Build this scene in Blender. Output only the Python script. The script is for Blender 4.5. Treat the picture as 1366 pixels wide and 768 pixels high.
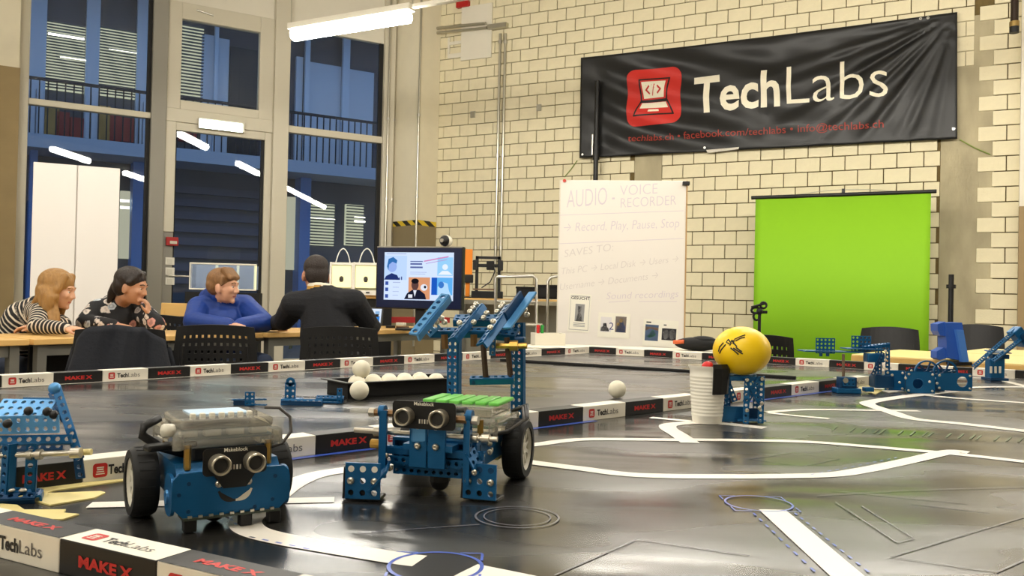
import bpy, bmesh, math, random
from mathutils import Vector, Matrix, Euler
random.seed(7)
scene = bpy.context.scene
for o in list(bpy.data.objects): bpy.data.objects.remove(o)
COL = scene.collection

# ---------------------------------------------------------------- camera
FPX, PITCH, ROLL, CAMZ = 1150.0, 0.012, 0.022, 0.97
CX, CY = 683.0, 384.0
def _basis():
    cp, sp, cr, sr = math.cos(PITCH), math.sin(PITCH), math.cos(ROLL), math.sin(ROLL)
    rp = Matrix(((1,0,0),(0,cp,sp),(0,-sp,cp)))          # world (right, down, forward) -> camera
    rr = Matrix(((cr,-sr,0),(sr,cr,0),(0,0,1)))
    return (rr @ rp).transposed()
CB = _basis()
def rdf(v): return Vector((v[0], v[2], -v[1]))           # right/down/forward -> blender world
cam_data = bpy.data.cameras.new('camera')
cam_data.sensor_width = 36.0
cam_data.lens = FPX / 1366.0 * 36.0
cam_data.clip_start, cam_data.clip_end = 0.02, 200
cam = bpy.data.objects.new('camera', cam_data); COL.objects.link(cam)
_r, _u, _f = rdf(CB @ Vector((1,0,0))), rdf(CB @ Vector((0,-1,0))), rdf(CB @ Vector((0,0,1)))
cam.matrix_world = Matrix(((_r.x,_u.x,-_f.x,0),(_r.y,_u.y,-_f.y,0),(_r.z,_u.z,-_f.z,CAMZ),(0,0,0,1)))
scene.camera = cam
CAMP = Vector((0,0,CAMZ))

# ---------------------------------------------------------------- world (blue dusk outside) and exposure
w = bpy.data.worlds.new('dusk'); scene.world = w; w.use_nodes = True
w.node_tree.nodes['Background'].inputs[0].default_value = (0.22, 0.37, 0.66, 1)
w.node_tree.nodes['Background'].inputs[1].default_value = 1.1
vs = scene.view_settings
vs.view_transform = 'Standard'; vs.look = 'None'; vs.gamma = 1.0; vs.use_curve_mapping = False
vs.exposure = 0.16
LAMP_S = 62.0            # glow of the ceiling lamps' tubes
LAMP_C = (255,249,237)

# ---------------------------------------------------------------- pixel helpers (directions only; distance comes from a surface)
def ray(px, py): return rdf(CB @ Vector(((px-CX)/FPX, (py-CY)/FPX, 1.0)))
def on_z(px, py, z):
    r = ray(px, py); return CAMP + r*((z-CAMZ)/r.z)
def on_y(px, py, y):
    r = ray(px, py); return CAMP + r*(y/r.y)
def on_plane(px, py, p, n):
    r = ray(px, py); return CAMP + r*(((Vector(p)-CAMP).dot(n))/r.dot(n))

# ---------------------------------------------------------------- materials
MATS = {}
def hexc(r, g, b):
    f = lambda c: (c/255/12.92) if c/255 <= 0.04045 else ((c/255+0.055)/1.055)**2.4
    return (f(r), f(g), f(b), 1)
def mat(name, rgb, rough=0.5, metal=0.0, noise=0.0, nscale=40.0, bump=0.0, bscale=None, spec=0.5, coat=0.0, alpha=1.0, trans=0.0, emit=None, estr=0.0, ior=1.45, stretch=None):
    if name in MATS: return MATS[name]
    m = bpy.data.materials.new(name); m.use_nodes = True
    nt = m.node_tree; b = nt.nodes['Principled BSDF']
    c = hexc(*rgb)
    b.inputs['Base Color'].default_value = c
    b.inputs['Roughness'].default_value = rough
    b.inputs['Metallic'].default_value = metal
    b.inputs['Specular IOR Level'].default_value = spec
    b.inputs['Coat Weight'].default_value = coat
    b.inputs['Coat Roughness'].default_value = 0.08
    b.inputs['IOR'].default_value = ior
    b.inputs['Alpha'].default_value = alpha
    b.inputs['Transmission Weight'].default_value = trans
    if emit:
        b.inputs['Emission Color'].default_value = hexc(*emit); b.inputs['Emission Strength'].default_value = estr
    if noise or bump:
        tc = nt.nodes.new('ShaderNodeTexCoord')
        src = tc.outputs['Object']
        if stretch:
            mp = nt.nodes.new('ShaderNodeMapping'); mp.inputs['Scale'].default_value = stretch
            nt.links.new(src, mp.inputs[0]); src = mp.outputs[0]
        n = nt.nodes.new('ShaderNodeTexNoise'); n.inputs['Scale'].default_value = nscale; n.inputs['Detail'].default_value = 5
        nt.links.new(src, n.inputs['Vector'])
        if noise:
            r = nt.nodes.new('ShaderNodeMix'); r.data_type = 'RGBA'
            r.inputs[6].default_value = tuple(max(0, x*(1-noise)) for x in c[:3])+(1,)
            r.inputs[7].default_value = tuple(min(1, x*(1+noise)) for x in c[:3])+(1,)
            nt.links.new(n.outputs['Fac'], r.inputs[0]); nt.links.new(r.outputs[2], b.inputs['Base Color'])
        if bump:
            nb = nt.nodes.new('ShaderNodeTexNoise'); nb.inputs['Scale'].default_value = bscale or nscale; nb.inputs['Detail'].default_value = 4
            nt.links.new(src, nb.inputs['Vector'])
            bp = nt.nodes.new('ShaderNodeBump'); bp.inputs['Strength'].default_value = bump; bp.inputs['Distance'].default_value = 0.01
            nt.links.new(nb.outputs['Fac'], bp.inputs['Height']); nt.links.new(bp.outputs[0], b.inputs['Normal'])
    MATS[name] = m
    return m
def glow(name, rgb, s):
    if name in MATS: return MATS[name]
    m = bpy.data.materials.new(name); m.use_nodes = True; nt = m.node_tree; nt.nodes.clear()
    e = nt.nodes.new('ShaderNodeEmission'); e.inputs[0].default_value = hexc(*rgb); e.inputs[1].default_value = s
    o = nt.nodes.new('ShaderNodeOutputMaterial'); nt.links.new(e.outputs[0], o.inputs[0]); MATS[name] = m
    return m
def glass(name, tint=(1,1,1), f0=0.04, rough=0.0, body=0.0, bodyc=(200,200,200)):
    """thin pane: see-through plus a fresnel reflection (and a little milky body)"""
    if name in MATS: return MATS[name]
    m = bpy.data.materials.new(name); m.use_nodes = True; nt = m.node_tree; nt.nodes.clear()
    t = nt.nodes.new('ShaderNodeBsdfTransparent'); t.inputs[0].default_value = (*tint, 1)
    g = nt.nodes.new('ShaderNodeBsdfGlossy'); g.inputs['Roughness'].default_value = rough
    fr = nt.nodes.new('ShaderNodeFresnel'); fr.inputs[0].default_value = 1.5
    mx = nt.nodes.new('ShaderNodeMixShader')
    nt.links.new(fr.outputs[0], mx.inputs[0]); nt.links.new(g.outputs[0], mx.inputs[2])
    if body:
        d = nt.nodes.new('ShaderNodeBsdfDiffuse'); d.inputs[0].default_value = hexc(*bodyc)
        m2 = nt.nodes.new('ShaderNodeMixShader'); m2.inputs[0].default_value = body
        nt.links.new(t.outputs[0], m2.inputs[1]); nt.links.new(d.outputs[0], m2.inputs[2]); nt.links.new(m2.outputs[0], mx.inputs[1])
    else: nt.links.new(t.outputs[0], mx.inputs[1])
    o = nt.nodes.new('ShaderNodeOutputMaterial'); nt.links.new(mx.outputs[0], o.inputs[0]); MATS[name] = m
    return m

# ---------------------------------------------------------------- mesh builder
def rotz(a): return Matrix.Rotation(a, 4, 'Z')
def frame(p0, p1):
    """4x4 with Z along p0->p1 at p0"""
    p0 = Vector(p0); z = (Vector(p1)-p0).normalized()
    x = z.orthogonal().normalized() if abs(z.z) > 0.999 else Vector((0,0,1)).cross(z).normalized()
    y = z.cross(x)
    return Matrix(((x.x,y.x,z.x,p0.x),(x.y,y.y,z.y,p0.y),(x.z,y.z,z.z,p0.z),(0,0,0,1)))
class MB:
    def __init__(s): s.v, s.f, s.m, s.mi, s.cur = [], [], None, [], 0
    def add(s, vs, fs, M=None):
        n = len(s.v)
        for p in vs:
            p = Vector(p)
            if M: p = M @ p
            s.v.append(p)
        for f in fs: s.f.append([n+i for i in f]); s.mi.append(s.cur)
        return s
    def box(s, c, d, M=None, bev=0.0):
        x, y, z = c; a, b, h = d[0]/2, d[1]/2, d[2]/2
        if bev <= 0:
            vs = [(x-a,y-b,z-h),(x+a,y-b,z-h),(x+a,y+b,z-h),(x-a,y+b,z-h),(x-a,y-b,z+h),(x+a,y-b,z+h),(x+a,y+b,z+h),(x-a,y+b,z+h)]
            return s.add(vs, [(3,2,1,0),(4,5,6,7),(0,1,5,4),(1,2,6,5),(2,3,7,6),(3,0,4,7)], M)
        bm = bmesh.new(); bmesh.ops.create_cube(bm, size=1.0)
        for v in bm.verts: v.co = Vector((v.co.x*d[0], v.co.y*d[1], v.co.z*d[2]))
        bmesh.ops.bevel(bm, geom=list(bm.edges), offset=min(bev, min(d)*0.45), segments=2, profile=0.5, affect='EDGES')
        bm.verts.index_update()
        s.add([Vector(c)+v.co for v in bm.verts], [[v.index for v in f.verts] for f in bm.faces], M); bm.free(); return s
    def cyl(s, p0, p1, r0, r1=None, n=12, cap=True, M=None):
        if r1 is None: r1 = r0
        L = (Vector(p1)-Vector(p0)).length; T = frame(p0, p1)
        if M: T = M @ T
        vs = [(r0*math.cos(2*math.pi*i/n), r0*math.sin(2*math.pi*i/n), 0) for i in range(n)] + [(r1*math.cos(2*math.pi*i/n), r1*math.sin(2*math.pi*i/n), L) for i in range(n)]
        fs = [(i, (i+1) % n, n+(i+1) % n, n+i) for i in range(n)]
        if cap: fs += [tuple(range(n-1,-1,-1)), tuple(range(n, 2*n))]
        return s.add(vs, fs, T)
    def tube(s, pts, r, n=8, M=None, cap=True, closed=False):
        pts = [Vector(p) for p in pts]; k = len(pts); vs, fs = [], []
        up = None
        for i, p in enumerate(pts):
            a = pts[(i-1) % k] if (i > 0 or closed) else p; b = pts[(i+1) % k] if (i < k-1 or closed) else p
            t = (b-a).normalized()
            if up is None: up = t.orthogonal().normalized()
            up = (up - t*up.dot(t)).normalized(); sd = t.cross(up)
            rr = r[i] if isinstance(r, (list, tuple)) else r
            for j in range(n):
                q = 2*math.pi*j/n; vs.append(p + up*(rr*math.cos(q)) + sd*(rr*math.sin(q)))
        for i in range(k if closed else k-1):
            i2 = (i+1) % k
            for j in range(n): fs.append((i*n+j, i*n+(j+1) % n, i2*n+(j+1) % n, i2*n+j))
        if cap and not closed: fs += [tuple(range(n-1,-1,-1)), tuple(range((k-1)*n, k*n))]
        return s.add(vs, fs, M)
    def lathe(s, prof, n=24, M=None, closed=False):
        """profile [(r,z)] round Z"""
        k = len(prof); vs, fs = [], []
        for (r, z) in prof:
            for j in range(n):
                q = 2*math.pi*j/n; vs.append((r*math.cos(q), r*math.sin(q), z))
        for i in range(k if closed else k-1):
            i2 = (i+1) % k
            for j in range(n): fs.append((i*n+j, i*n+(j+1) % n, i2*n+(j+1) % n, i2*n+j))
        if not closed:
            if prof[0][0] > 1e-6: fs.append(tuple(range(n-1,-1,-1)))
            if prof[-1][0] > 1e-6: fs.append(tuple(range((k-1)*n, k*n)))
        return s.add(vs, fs, M)
    def sphere(s, c, r, n=16, m=10, M=None):
        rx, ry, rz = (r, r, r) if not isinstance(r, (tuple, list)) else r
        vs, fs = [(c[0], c[1], c[2]-rz)], []
        for i in range(1, m):
            t = math.pi*i/m - math.pi/2
            for j in range(n):
                q = 2*math.pi*j/n; vs.append((c[0]+rx*math.cos(t)*math.cos(q), c[1]+ry*math.cos(t)*math.sin(q), c[2]+rz*math.sin(t)))
        vs.append((c[0], c[1], c[2]+rz)); e = len(vs)-1
        for j in range(n): fs.append((0, 1+(j+1) % n, 1+j))
        for i in range(m-2):
            for j in range(n): fs.append((1+i*n+j, 1+i*n+(j+1) % n, 1+(i+1)*n+(j+1) % n, 1+(i+1)*n+j))
        for j in range(n): fs.append((e, 1+(m-2)*n+j, 1+(m-2)*n+(j+1) % n))
        return s.add(vs, fs, M)
    def prism(s, poly, z0, z1, M=None):
        n = len(poly)
        vs = [(p[0], p[1], z0) for p in poly] + [(p[0], p[1], z1) for p in poly]
        a = sum(poly[i][0]*poly[(i+1) % n][1]-poly[(i+1) % n][0]*poly[i][1] for i in range(n))
        lo, hi = list(range(n-1,-1,-1)), list(range(n, 2*n)); sd = [(i, (i+1) % n, n+(i+1) % n, n+i) for i in range(n)]
        if a < 0: lo, hi, sd = lo[::-1], hi[::-1], [q[::-1] for q in sd]
        return s.add(vs, [tuple(lo), tuple(hi)]+sd, M)
    def perf(s, nx, ny, p=0.008, th=0.002, hr=0.0024, M=None, k=8, x0=None, y0=None):
        """plate of nx*ny cells in XY, each with a round hole, thickness th about z=0"""
        x0 = -nx*p/2 if x0 is None else x0; y0 = -ny*p/2 if y0 is None else y0
        h = th/2; q = p/2
        sq = []
        for j in range(k):
            a = 2*math.pi*(j+0.5)/k; c, d = math.cos(a), math.sin(a); m = max(abs(c), abs(d)); sq.append((q*c/m, q*d/m))
        ci = [(hr*math.cos(2*math.pi*(j+0.5)/k), hr*math.sin(2*math.pi*(j+0.5)/k)) for j in range(k)]
        # snap the outline to the corners so neighbouring cells close up
        cor = [(q,q),(-q,q),(-q,-q),(q,-q)]
        for ix in range(nx):
            for iy in range(ny):
                cx, cy = x0+(ix+0.5)*p, y0+(iy+0.5)*p
                vs = []
                for z in (h, -h):
                    vs += [(cx+a, cy+b, z) for a, b in sq] + [(cx+a, cy+b, z) for a, b in ci] + [(cx+a, cy+b, z) for a, b in cor]
                fs = []; o2 = 2*k+4
                for j in range(k):
                    j2 = (j+1) % k
                    fs.append((j, j2, k+j2, k+j)); fs.append((o2+j2, o2+j, o2+k+j, o2+k+j2))
                    fs.append((k+j, k+j2, o2+k+j2, o2+k+j))
                # corner triangles
                for ci_, (a, b) in enumerate(cor):
                    ang = math.atan2(b, a) % (2*math.pi)
                    j = int(round(ang/(2*math.pi)*k-1)) % k; j2 = (j+1) % k
                    fs.append((j, 2*k+ci_, j2)); fs.append((o2+j2, o2+2*k+ci_, o2+j))
                s.add(vs, fs, M)
        X0, X1, Y0, Y1 = x0, x0+nx*p, y0, y0+ny*p
        s.add([(X0,Y0,-h),(X1,Y0,-h),(X1,Y1,-h),(X0,Y1,-h),(X0,Y0,h),(X1,Y0,h),(X1,Y1,h),(X0,Y1,h)], [(0,1,5,4),(1,2,6,5),(2,3,7,6),(3,0,4,7)], M)
        return s
    def mesh(s, name):
        me = bpy.data.meshes.new(name); me.from_pydata([tuple(v) for v in s.v], [], s.f); return me
    def build(s, name, material, parent=None, smooth=False, loc=None, rot=None):
        me = s.mesh(name)
        ms = material if isinstance(material, (list, tuple)) else [material]
        for m_ in ms: me.materials.append(m_)
        if len(ms) > 1: me.polygons.foreach_set('material_index', s.mi)
        if smooth is True: me.polygons.foreach_set('use_smooth', [True]*len(me.polygons))
        elif smooth: me.polygons.foreach_set('use_smooth', [True]*len(me.polygons)); me.set_sharp_from_angle(angle=math.radians(smooth))
        if max((max(f) for f in s.f), default=0) >= len(s.v): raise ValueError(name)
        me.update()
        return link(name, me, parent, loc, rot)
def link(name, me, parent=None, loc=None, rot=None):
    o = bpy.data.objects.new(name, me); COL.objects.link(o)
    if parent: o.parent = parent
    if loc is not None: o.location = loc
    if rot is not None: o.rotation_euler = rot
    return o
def tag(o, label=None, cat=None, group=None, kind=None):
    if label: o['label'] = label
    if cat: o['category'] = cat
    if group: o['group'] = group
    if kind: o['kind'] = kind
    return o
def thing(name, label, cat, loc=(0,0,0), rz=0.0, group=None, M=None):
    o = bpy.data.objects.new(name, None); COL.objects.link(o); o.empty_display_size = 0.05
    if M is not None: o.matrix_world = M
    else: o.location = loc; o.rotation_euler = (0,0,rz)
    return tag(o, label, cat, group)
def struct(o): o['kind'] = 'structure'; return o
def copy_tree(o, parent=None):
    c = o.copy(); COL.objects.link(c)
    if parent: c.parent = parent
    for ch in [x for x in o.children]: copy_tree(ch, c)
    return c
# text as mesh (flat print with a hair of thickness)
_TC = {}
def text_mesh(txt, size=1.0, bold=0.0, align='LEFT', ext=0.0, shear=0.0, spacing=1.0, res=3):
    key = (txt, size, bold, align, ext, shear, spacing)
    if key in _TC: return _TC[key]
    cu = bpy.data.curves.new('t', 'FONT'); cu.body = txt; cu.size = size; cu.offset = bold; cu.align_x = align
    cu.extrude = ext; cu.shear = shear; cu.space_character = spacing; cu.resolution_u = res
    ob = bpy.data.objects.new('t', cu); COL.objects.link(ob)
    dg = bpy.context.evaluated_depsgraph_get()
    me = bpy.data.meshes.new_from_object(ob.evaluated_get(dg)); bpy.data.objects.remove(ob); bpy.data.curves.remove(cu)
    _TC[key] = me
    return me
def text_w(me): xs = [v.co.x for v in me.vertices]; return (min(xs), max(xs)) if xs else (0, 0)
def add_text(mb, txt, size, M, **kw):
    me = text_mesh(txt, size, **kw)
    mb.add([v.co.copy() for v in me.vertices], [list(p.vertices) for p in me.polygons], M)
    return text_w(me)
def words(me, gap=.20):
    """polygons of a text mesh grouped into words"""
    ps = sorted(((min(me.vertices[i].co.x for i in p.vertices), max(me.vertices[i].co.x for i in p.vertices), list(p.vertices)) for p in me.polygons), key=lambda q: q[0])
    out, end = [], -1e9
    for a, b, vs_ in ps:
        if a-end > gap: out.append([])
        out[-1].append(vs_); end = max(end, b)
    return out
def basis(o, x, y, z=None):
    x = Vector(x).normalized(); y = Vector(y); y = (y-x*x.dot(y)).normalized(); z = x.cross(y); o = Vector(o)
    return Matrix(((x.x,y.x,z.x,o.x),(x.y,y.y,z.y,o.y),(x.z,y.z,z.z,o.z),(0,0,0,1)))
def rrect(w, h, r, n=5, cx=0, cy=0):
    pts = []
    for sx, sy, a0 in ((1,1,0),(-1,1,90),(-1,-1,180),(1,-1,270)):
        for i in range(n+1):
            a = math.radians(a0+90*i/n); pts.append((cx+sx*(w/2-r)+r*math.cos(a), cy+sy*(h/2-r)+r*math.sin(a)))
    return pts
# ================================================================= THE ROOM
WA = math.radians(27.98); WD = Vector((math.cos(WA), -math.sin(WA), 0)); WN = Vector((-math.sin(WA), -math.cos(WA), 0))   # brick wall: direction to the right, normal into the room
BP = 0.26                                                                # brick pitch (25 cm brick and joint)
WO = Vector((0, 43.688*BP, 0))
def wall_uv(px, py, off=0.0):
    p = on_plane(px, py, WO+WN*off, WN); return (p-WO).dot(WD), p.z
def wall_pt(u, z, off=0.0): return WO + WD*u + WN*off + Vector((0,0,z))
WB = math.radians(31.26); GD = Vector((math.cos(WB), math.sin(WB), 0)); GN = Vector((math.sin(WB), -math.cos(WB), 0))       # window wall
UK = wall_uv(548, 300)[0]
K = wall_pt(UK, 0)                                                        # the corner
def glass_uv(px, py, off=0.0):
    p = on_plane(px, py, K+GN*off, GN); return (p-K).dot(GD), p.z
def glass_pt(u, z, off=0.0): return K + GD*u + GN*off + Vector((0,0,z))
CEIL = 5.4
UR = UK + 13.0
RWALL, LWALL = wall_pt(UR, 0), glass_pt(-9.5, 0)
BR, BL = Vector((RWALL.x-1.0, -5.0, 0)), Vector((LWALL.x+0.5, -5.0, 0))

m_brick = mat('sand_lime_brick', (222,212,180), 0.85, noise=0.10, nscale=9, bump=0.25, bscale=60)
m_mortar = mat('dark_mortar', (106,90,54), 0.95, noise=0.25, nscale=30)
m_conc = mat('raw_concrete', (166,156,128), 0.9, noise=0.5, nscale=4, bump=0.5, bscale=18, stretch=(1,1,0.45))
m_plaster = mat('cream_plaster', (228,219,194), 0.8, noise=0.06, nscale=6)
m_white = mat('white_paint', (222,216,200), 0.7, noise=0.04, nscale=5)
m_floor = mat('grey_screed', (120,114,104), 0.45, noise=0.2, nscale=3)
m_ceil = mat('ceiling_white', (205,200,188), 0.9)
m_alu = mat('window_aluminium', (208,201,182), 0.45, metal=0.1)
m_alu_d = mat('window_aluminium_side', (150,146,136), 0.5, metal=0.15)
m_gasket = mat('black_gasket', (16,16,18), 0.6)
m_steel = mat('galvanised_steel', (190,186,172), 0.28, metal=0.9)
m_chrome = mat('chrome', (200,197,190), 0.34, metal=1.0)
m_black = mat('black_plastic', (15,15,16), 0.45)
m_blackm = mat('matte_black', (12,12,13), 0.75)
m_pane = glass('window_glass', (0.93,0.96,0.97))

# floor and ceiling
poly = [(v.x, v.y) for v in (K, LWALL, BL, BR, RWALL)]
pc = [( (x-0)*1.03, (y-3)*1.03+3) for x, y in poly]
struct(MB().prism(pc, -0.1, 0.0).build('floor', m_floor))
struct(MB().prism(pc, CEIL, CEIL+0.1).build('ceiling', m_ceil))
def plain_wall(name, a, b, m):
    a, b = Vector(a), Vector(b); n = Vector((0,0,1)).cross(b-a).normalized()
    mb = MB(); mb.prism([(a.x,a.y),(b.x,b.y),(b.x+n.x*.15,b.y+n.y*.15),(a.x+n.x*.15,a.y+n.y*.15)], 0, CEIL)
    return struct(mb.build(name, m))
plain_wall('wall_left', LWALL, BL, m_white) if False else None
def wall_between(name, a, b, m):
    mid = (Vector(a)+Vector(b))/2; cen = Vector((0,4,0)); t = (Vector(b)-Vector(a)).normalized(); n = Vector((-t.y, t.x, 0))
    if n.dot(cen-mid) > 0: n = -n
    a, b = Vector(a), Vector(b)
    mb = MB(); mb.prism([(a.x,a.y),(b.x,b.y),(b.x+n.x*.15,b.y+n.y*.15),(a.x+n.x*.15,a.y+n.y*.15)], 0, CEIL)
    return struct(mb.build(name, m))
wall_between('wall_left', LWALL, BL, m_white)
wall_between('wall_near', BL, BR, m_white)
wall_between('wall_right', BR, RWALL, m_white)

# ---- brick wall: mortar bed, every brick its own piece
wall = struct(MB().box(((UK+UR)/2, 0.09, CEIL/2), (UR-UK, 0.15, CEIL), basis(WO, WD, -WN)).build('wall_back', m_mortar))
brick_list = []
def lay(u0, u1, uj, zj, ph, z0, z1, rag=None, ragr=None):
    """rows of bricks between u0 and u1; uj: a joint of an even row; zj: a bed joint"""
    r0 = int(math.floor((z0-zj)/ph)); r1 = int(math.ceil((z1-zj)/ph))
    for r in range(r0, r1):
        lo, hi = zj+r*ph+0.005, zj+(r+1)*ph-0.005
        par = r % 2; j = uj + (BP/2 if par else 0)
        a0 = u0 + (rag[par] if rag else 0) + (random.uniform(-.012,.012) if rag else 0)
        b0 = u1
        k = math.floor((a0-j)/BP); u = j+k*BP
        while u < b0:
            a, b = max(u, a0)+0.005, min(u+BP, b0)-0.005
            if b-a > 0.05: brick_list.append((a, b, max(lo, 0), min(hi, CEIL)))
            u += BP
ph = 0.5952*BP
zl = CAMZ + 7.2379*BP; ulj = -3.7818*BP                 # left stretch: a bed joint and a perpend
ua, ub = wall_uv(582, 300)[0], wall_uv(847, 225)[0]
uc, ud = wall_uv(883, 225)[0], wall_uv(1254.5, 225)[0]
zup = wall_uv(860, 140)[1]; zup2 = wall_uv(1290, 22)[1]      # the uprights end behind the banner
lay(ua, ub, ulj, zl-3*ph, ph, 0.0, zup); zl2 = zl-3*ph + ph*(math.ceil((zup-(zl-3*ph))/ph)); lay(ua, wall_uv(1301,10)[0], ulj, zl2, ph, zl2, CEIL-0.02)
zm = wall_uv(918, 291.2)[1]; phm = (wall_uv(918,237.7)[1]-wall_uv(918,381.5)[1])/8
umj = 8.7737*BP
lay(uc, ud, umj+BP/2, zm, phm, 0.0, zl2-.05)
ue = wall_uv(1301, 300)[0]; ug = UR-0.5
zr = wall_uv(1345, 190+318/2.65)[1]; phr = (wall_uv(1345,190+101/2.65)[1]-wall_uv(1345,190+590/2.65)[1])/9
ujr = wall_uv(1341, 310)[0]
lay(ue, ug, ujr, zr, phr, 0.0, CEIL-0.02, rag=(0.0, 0.13))
# the nearest (largest in the picture) become single bricks, the rest one joined piece
def vis(b):
    p = wall_pt((b[0]+b[1])/2, (b[2]+b[3])/2); d = p-CAMP
    c = (d.dot(_r), d.dot(_u), d.dot(_f))
    x, y = CX+FPX*c[0]/c[2], CY-FPX*c[1]/c[2]
    return -30 < x < 1396 and -30 < y < 455, x, y
def covered(x, y):
    if 778 < x < 1274 and 77-(x-775)*.1215+6 < y < 206-(x-775)*.05: return True      # behind the banner
    if 1012 < x < 1238 and y > 264: return True                                      # behind the green screen
    if 750 < x < 910 and y > 246: return True
    return False
scored = []
for b in brick_list:
    ok, x, y = vis(b); scored.append((0 if (ok and not covered(x, y) and b[1]-b[0] > .1) else 1, -b[1], b))
scored.sort(key=lambda t: (t[0], t[1]))
BV = [(-1,0),(1,0)]
def brick_mesh(w, h):
    mb = MB(); mb.box((0,0,0), (w, 0.024, h), bev=0.004); me = mb.mesh('brick'); me.materials.append(m_brick); return me
_bm = {}
WM = basis(WO, WD, Vector((0,0,1)))        # local x along wall, y up, z into the room
rest = MB()
for i, (_, __, (a, b, lo, hi)) in enumerate(scored):
    if i < 300:
        key = (round(b-a, 2), round(hi-lo, 3))
        if key not in _bm: _bm[key] = brick_mesh(b-a, hi-lo)
        o = link('brick', _bm[key], wall)
        o.location = wall_pt((a+b)/2, (lo+hi)/2, 0.002+random.uniform(-.002,.002)); o.rotation_euler = (0,0,-WA)
    else:
        rest.box(((a+b)/2, (lo+hi)/2, 0.002+random.uniform(-.002,.002)), (b-a, hi-lo, 0.024), WM)
o = rest.build('brick_courses', m_brick, wall); o['kind'] = 'stuff'
# concrete uprights cast into the brickwork
uf = wall_uv(1322, 300)[0]
c1 = MB().box(((ub+uc)/2, zup/2, 0.0), (uc-ub, zup, 0.016), WM).build('concrete_upright', m_conc, wall)
c2 = MB().box(((ud+uf+0.02)/2, zup2/2, -0.004), (uf-ud+0.02, zup2, 0.012), WM).build('concrete_upright', m_conc, wall)
# next column at the right edge of the view: pale above, brownish painted dado below
un, zn = wall_uv(1361.5, 150, 0.12); zd = wall_uv(1363, 275, 0.12)[1]
col = struct(MB().box((un+0.25, (zd+CEIL)/2, 0.06), (0.5, CEIL-zd, 0.14), WM).build('trim_1', m_white))
MB().box((un+0.25, zd/2, 0.06), (0.5, zd, 0.14), WM).build('painted_dado', mat('dado_brown', (150,128,92), 0.7, noise=.1, nscale=6), col)

# ---- corner pillar (two faces), grey dado, hazard stripe
A = on_plane(524, 300, K+GN*0.03, GN); B = on_plane(557, 300, K+WN*0.42, WN); C = on_plane(582, 300, WO+WN*0.02, WN)
pz = on_plane(557, 293, K+WN*0.42, WN).z
far = K - WN*0.3 - GN*0.3
pp = [(v.x, v.y) for v in (A, B, C, far)]
pil = struct(MB().prism(pp, pz, CEIL).build('trim_2', m_plaster))
MB().prism(pp, 0, pz-0.07).build('painted_dado', mat('dado_grey', (138,124,94), 0.7, noise=.08, nscale=5), pil)
m_haz = bpy.data.materials.new('hazard_stripe'); m_haz.use_nodes = True
nt = m_haz.node_tree; bs = nt.nodes['Principled BSDF']; tc = nt.nodes.new('ShaderNodeTexCoord'); sx = nt.nodes.new('ShaderNodeSeparateXYZ')
nt.links.new(tc.outputs['Object'], sx.inputs[0])
ad = nt.nodes.new('ShaderNodeMath'); ad.operation = 'ADD'; nt.links.new(sx.outputs[0], ad.inputs[0]); 
m1 = nt.nodes.new('ShaderNodeMath'); m1.operation = 'MULTIPLY'; m1.inputs[1].default_value = 1.0; nt.links.new(sx.outputs[2], m1.inputs[0]); nt.links.new(m1.outputs[0], ad.inputs[1])
md = nt.nodes.new('ShaderNodeMath'); md.operation = 'FRACT'; mm = nt.nodes.new('ShaderNodeMath'); mm.operation = 'MULTIPLY'; mm.inputs[1].default_value = 1/0.155
nt.links.new(ad.outputs[0], mm.inputs[0]); nt.links.new(mm.outputs[0], md.inputs[0])
gt = nt.nodes.new('ShaderNodeMath'); gt.operation = 'GREATER_THAN'; gt.inputs[1].default_value = 0.5; nt.links.new(md.outputs[0], gt.inputs[0])
mx = nt.nodes.new('ShaderNodeMix'); mx.data_type = 'RGBA'; mx.inputs[6].default_value = hexc(22,20,14); mx.inputs[7].default_value = hexc(222,190,40)
nt.links.new(gt.outputs[0], mx.inputs[0]); nt.links.new(mx.outputs[2], bs.inputs['Base Color'])
MB().prism(pp, pz-0.07, pz).build('hazard_stripe', m_haz, pil)

# ---- window wall: mullions, transoms, panes
win_head = 6.0
def gu(px, py=200): return glass_uv(px, py)[0]
U = {k: gu(v) for k, v in dict(j0=15, j0b=36, m1a=199, m1b=219, m1c=233, d0=352, m2a=361, m2b=381, m3a=508, m3b=522).items()}
GM = basis(K, GD, Vector((0,0,1)))         # x along wall, y up, z into the room
def gz(px, py): return glass_uv(px, py)[1]
def bar(name, u0, u1, z0, z1, d0, d1, m, parent=None):
    return MB().box(((u0+u1)/2, (z0+z1)/2, (d0+d1)/2), (u1-u0, z1-z0, abs(d1-d0)), GM, bev=0.006).build(name, m, parent)
# solid wall left of the windows, sill and the wall above
wl = struct(MB().box(((U['j0']-9.5)/2, CEIL/2, -0.1), (U['j0']+9.5, CEIL, 0.2), GM).build('wall_window', m_plaster))
zsill = 0.42
w1 = struct(bar('window_1', U['j0'], U['j0b'], 0, CEIL, -0.08, 0.05, m_alu))
zt1 = (gz(33, 134)+gz(213, 157))/2
bar('transom', U['j0b'], U['m1a'], zt1-0.035, zt1+0.035, -0.05, 0.05, m_alu, w1)
bar('sill', U['j0b'], U['m1a'], 0.0, 0.12, -0.06, 0.06, m_alu, w1)
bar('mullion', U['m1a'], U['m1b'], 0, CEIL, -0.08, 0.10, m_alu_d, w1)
for (z0, z1) in ((0.12, zt1-0.035), (zt1+0.035, CEIL)):
    MB().box(((U['j0b']+U['m1a'])/2, (z0+z1)/2, 0), (U['m1a']-U['j0b'], z1-z0, 0.008), GM).build('pane', m_pane, w1)
    bar('gasket', U['m1a']-0.05, U['m1a'], z0, z1, -0.02, 0.02, m_gasket, w1)
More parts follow.
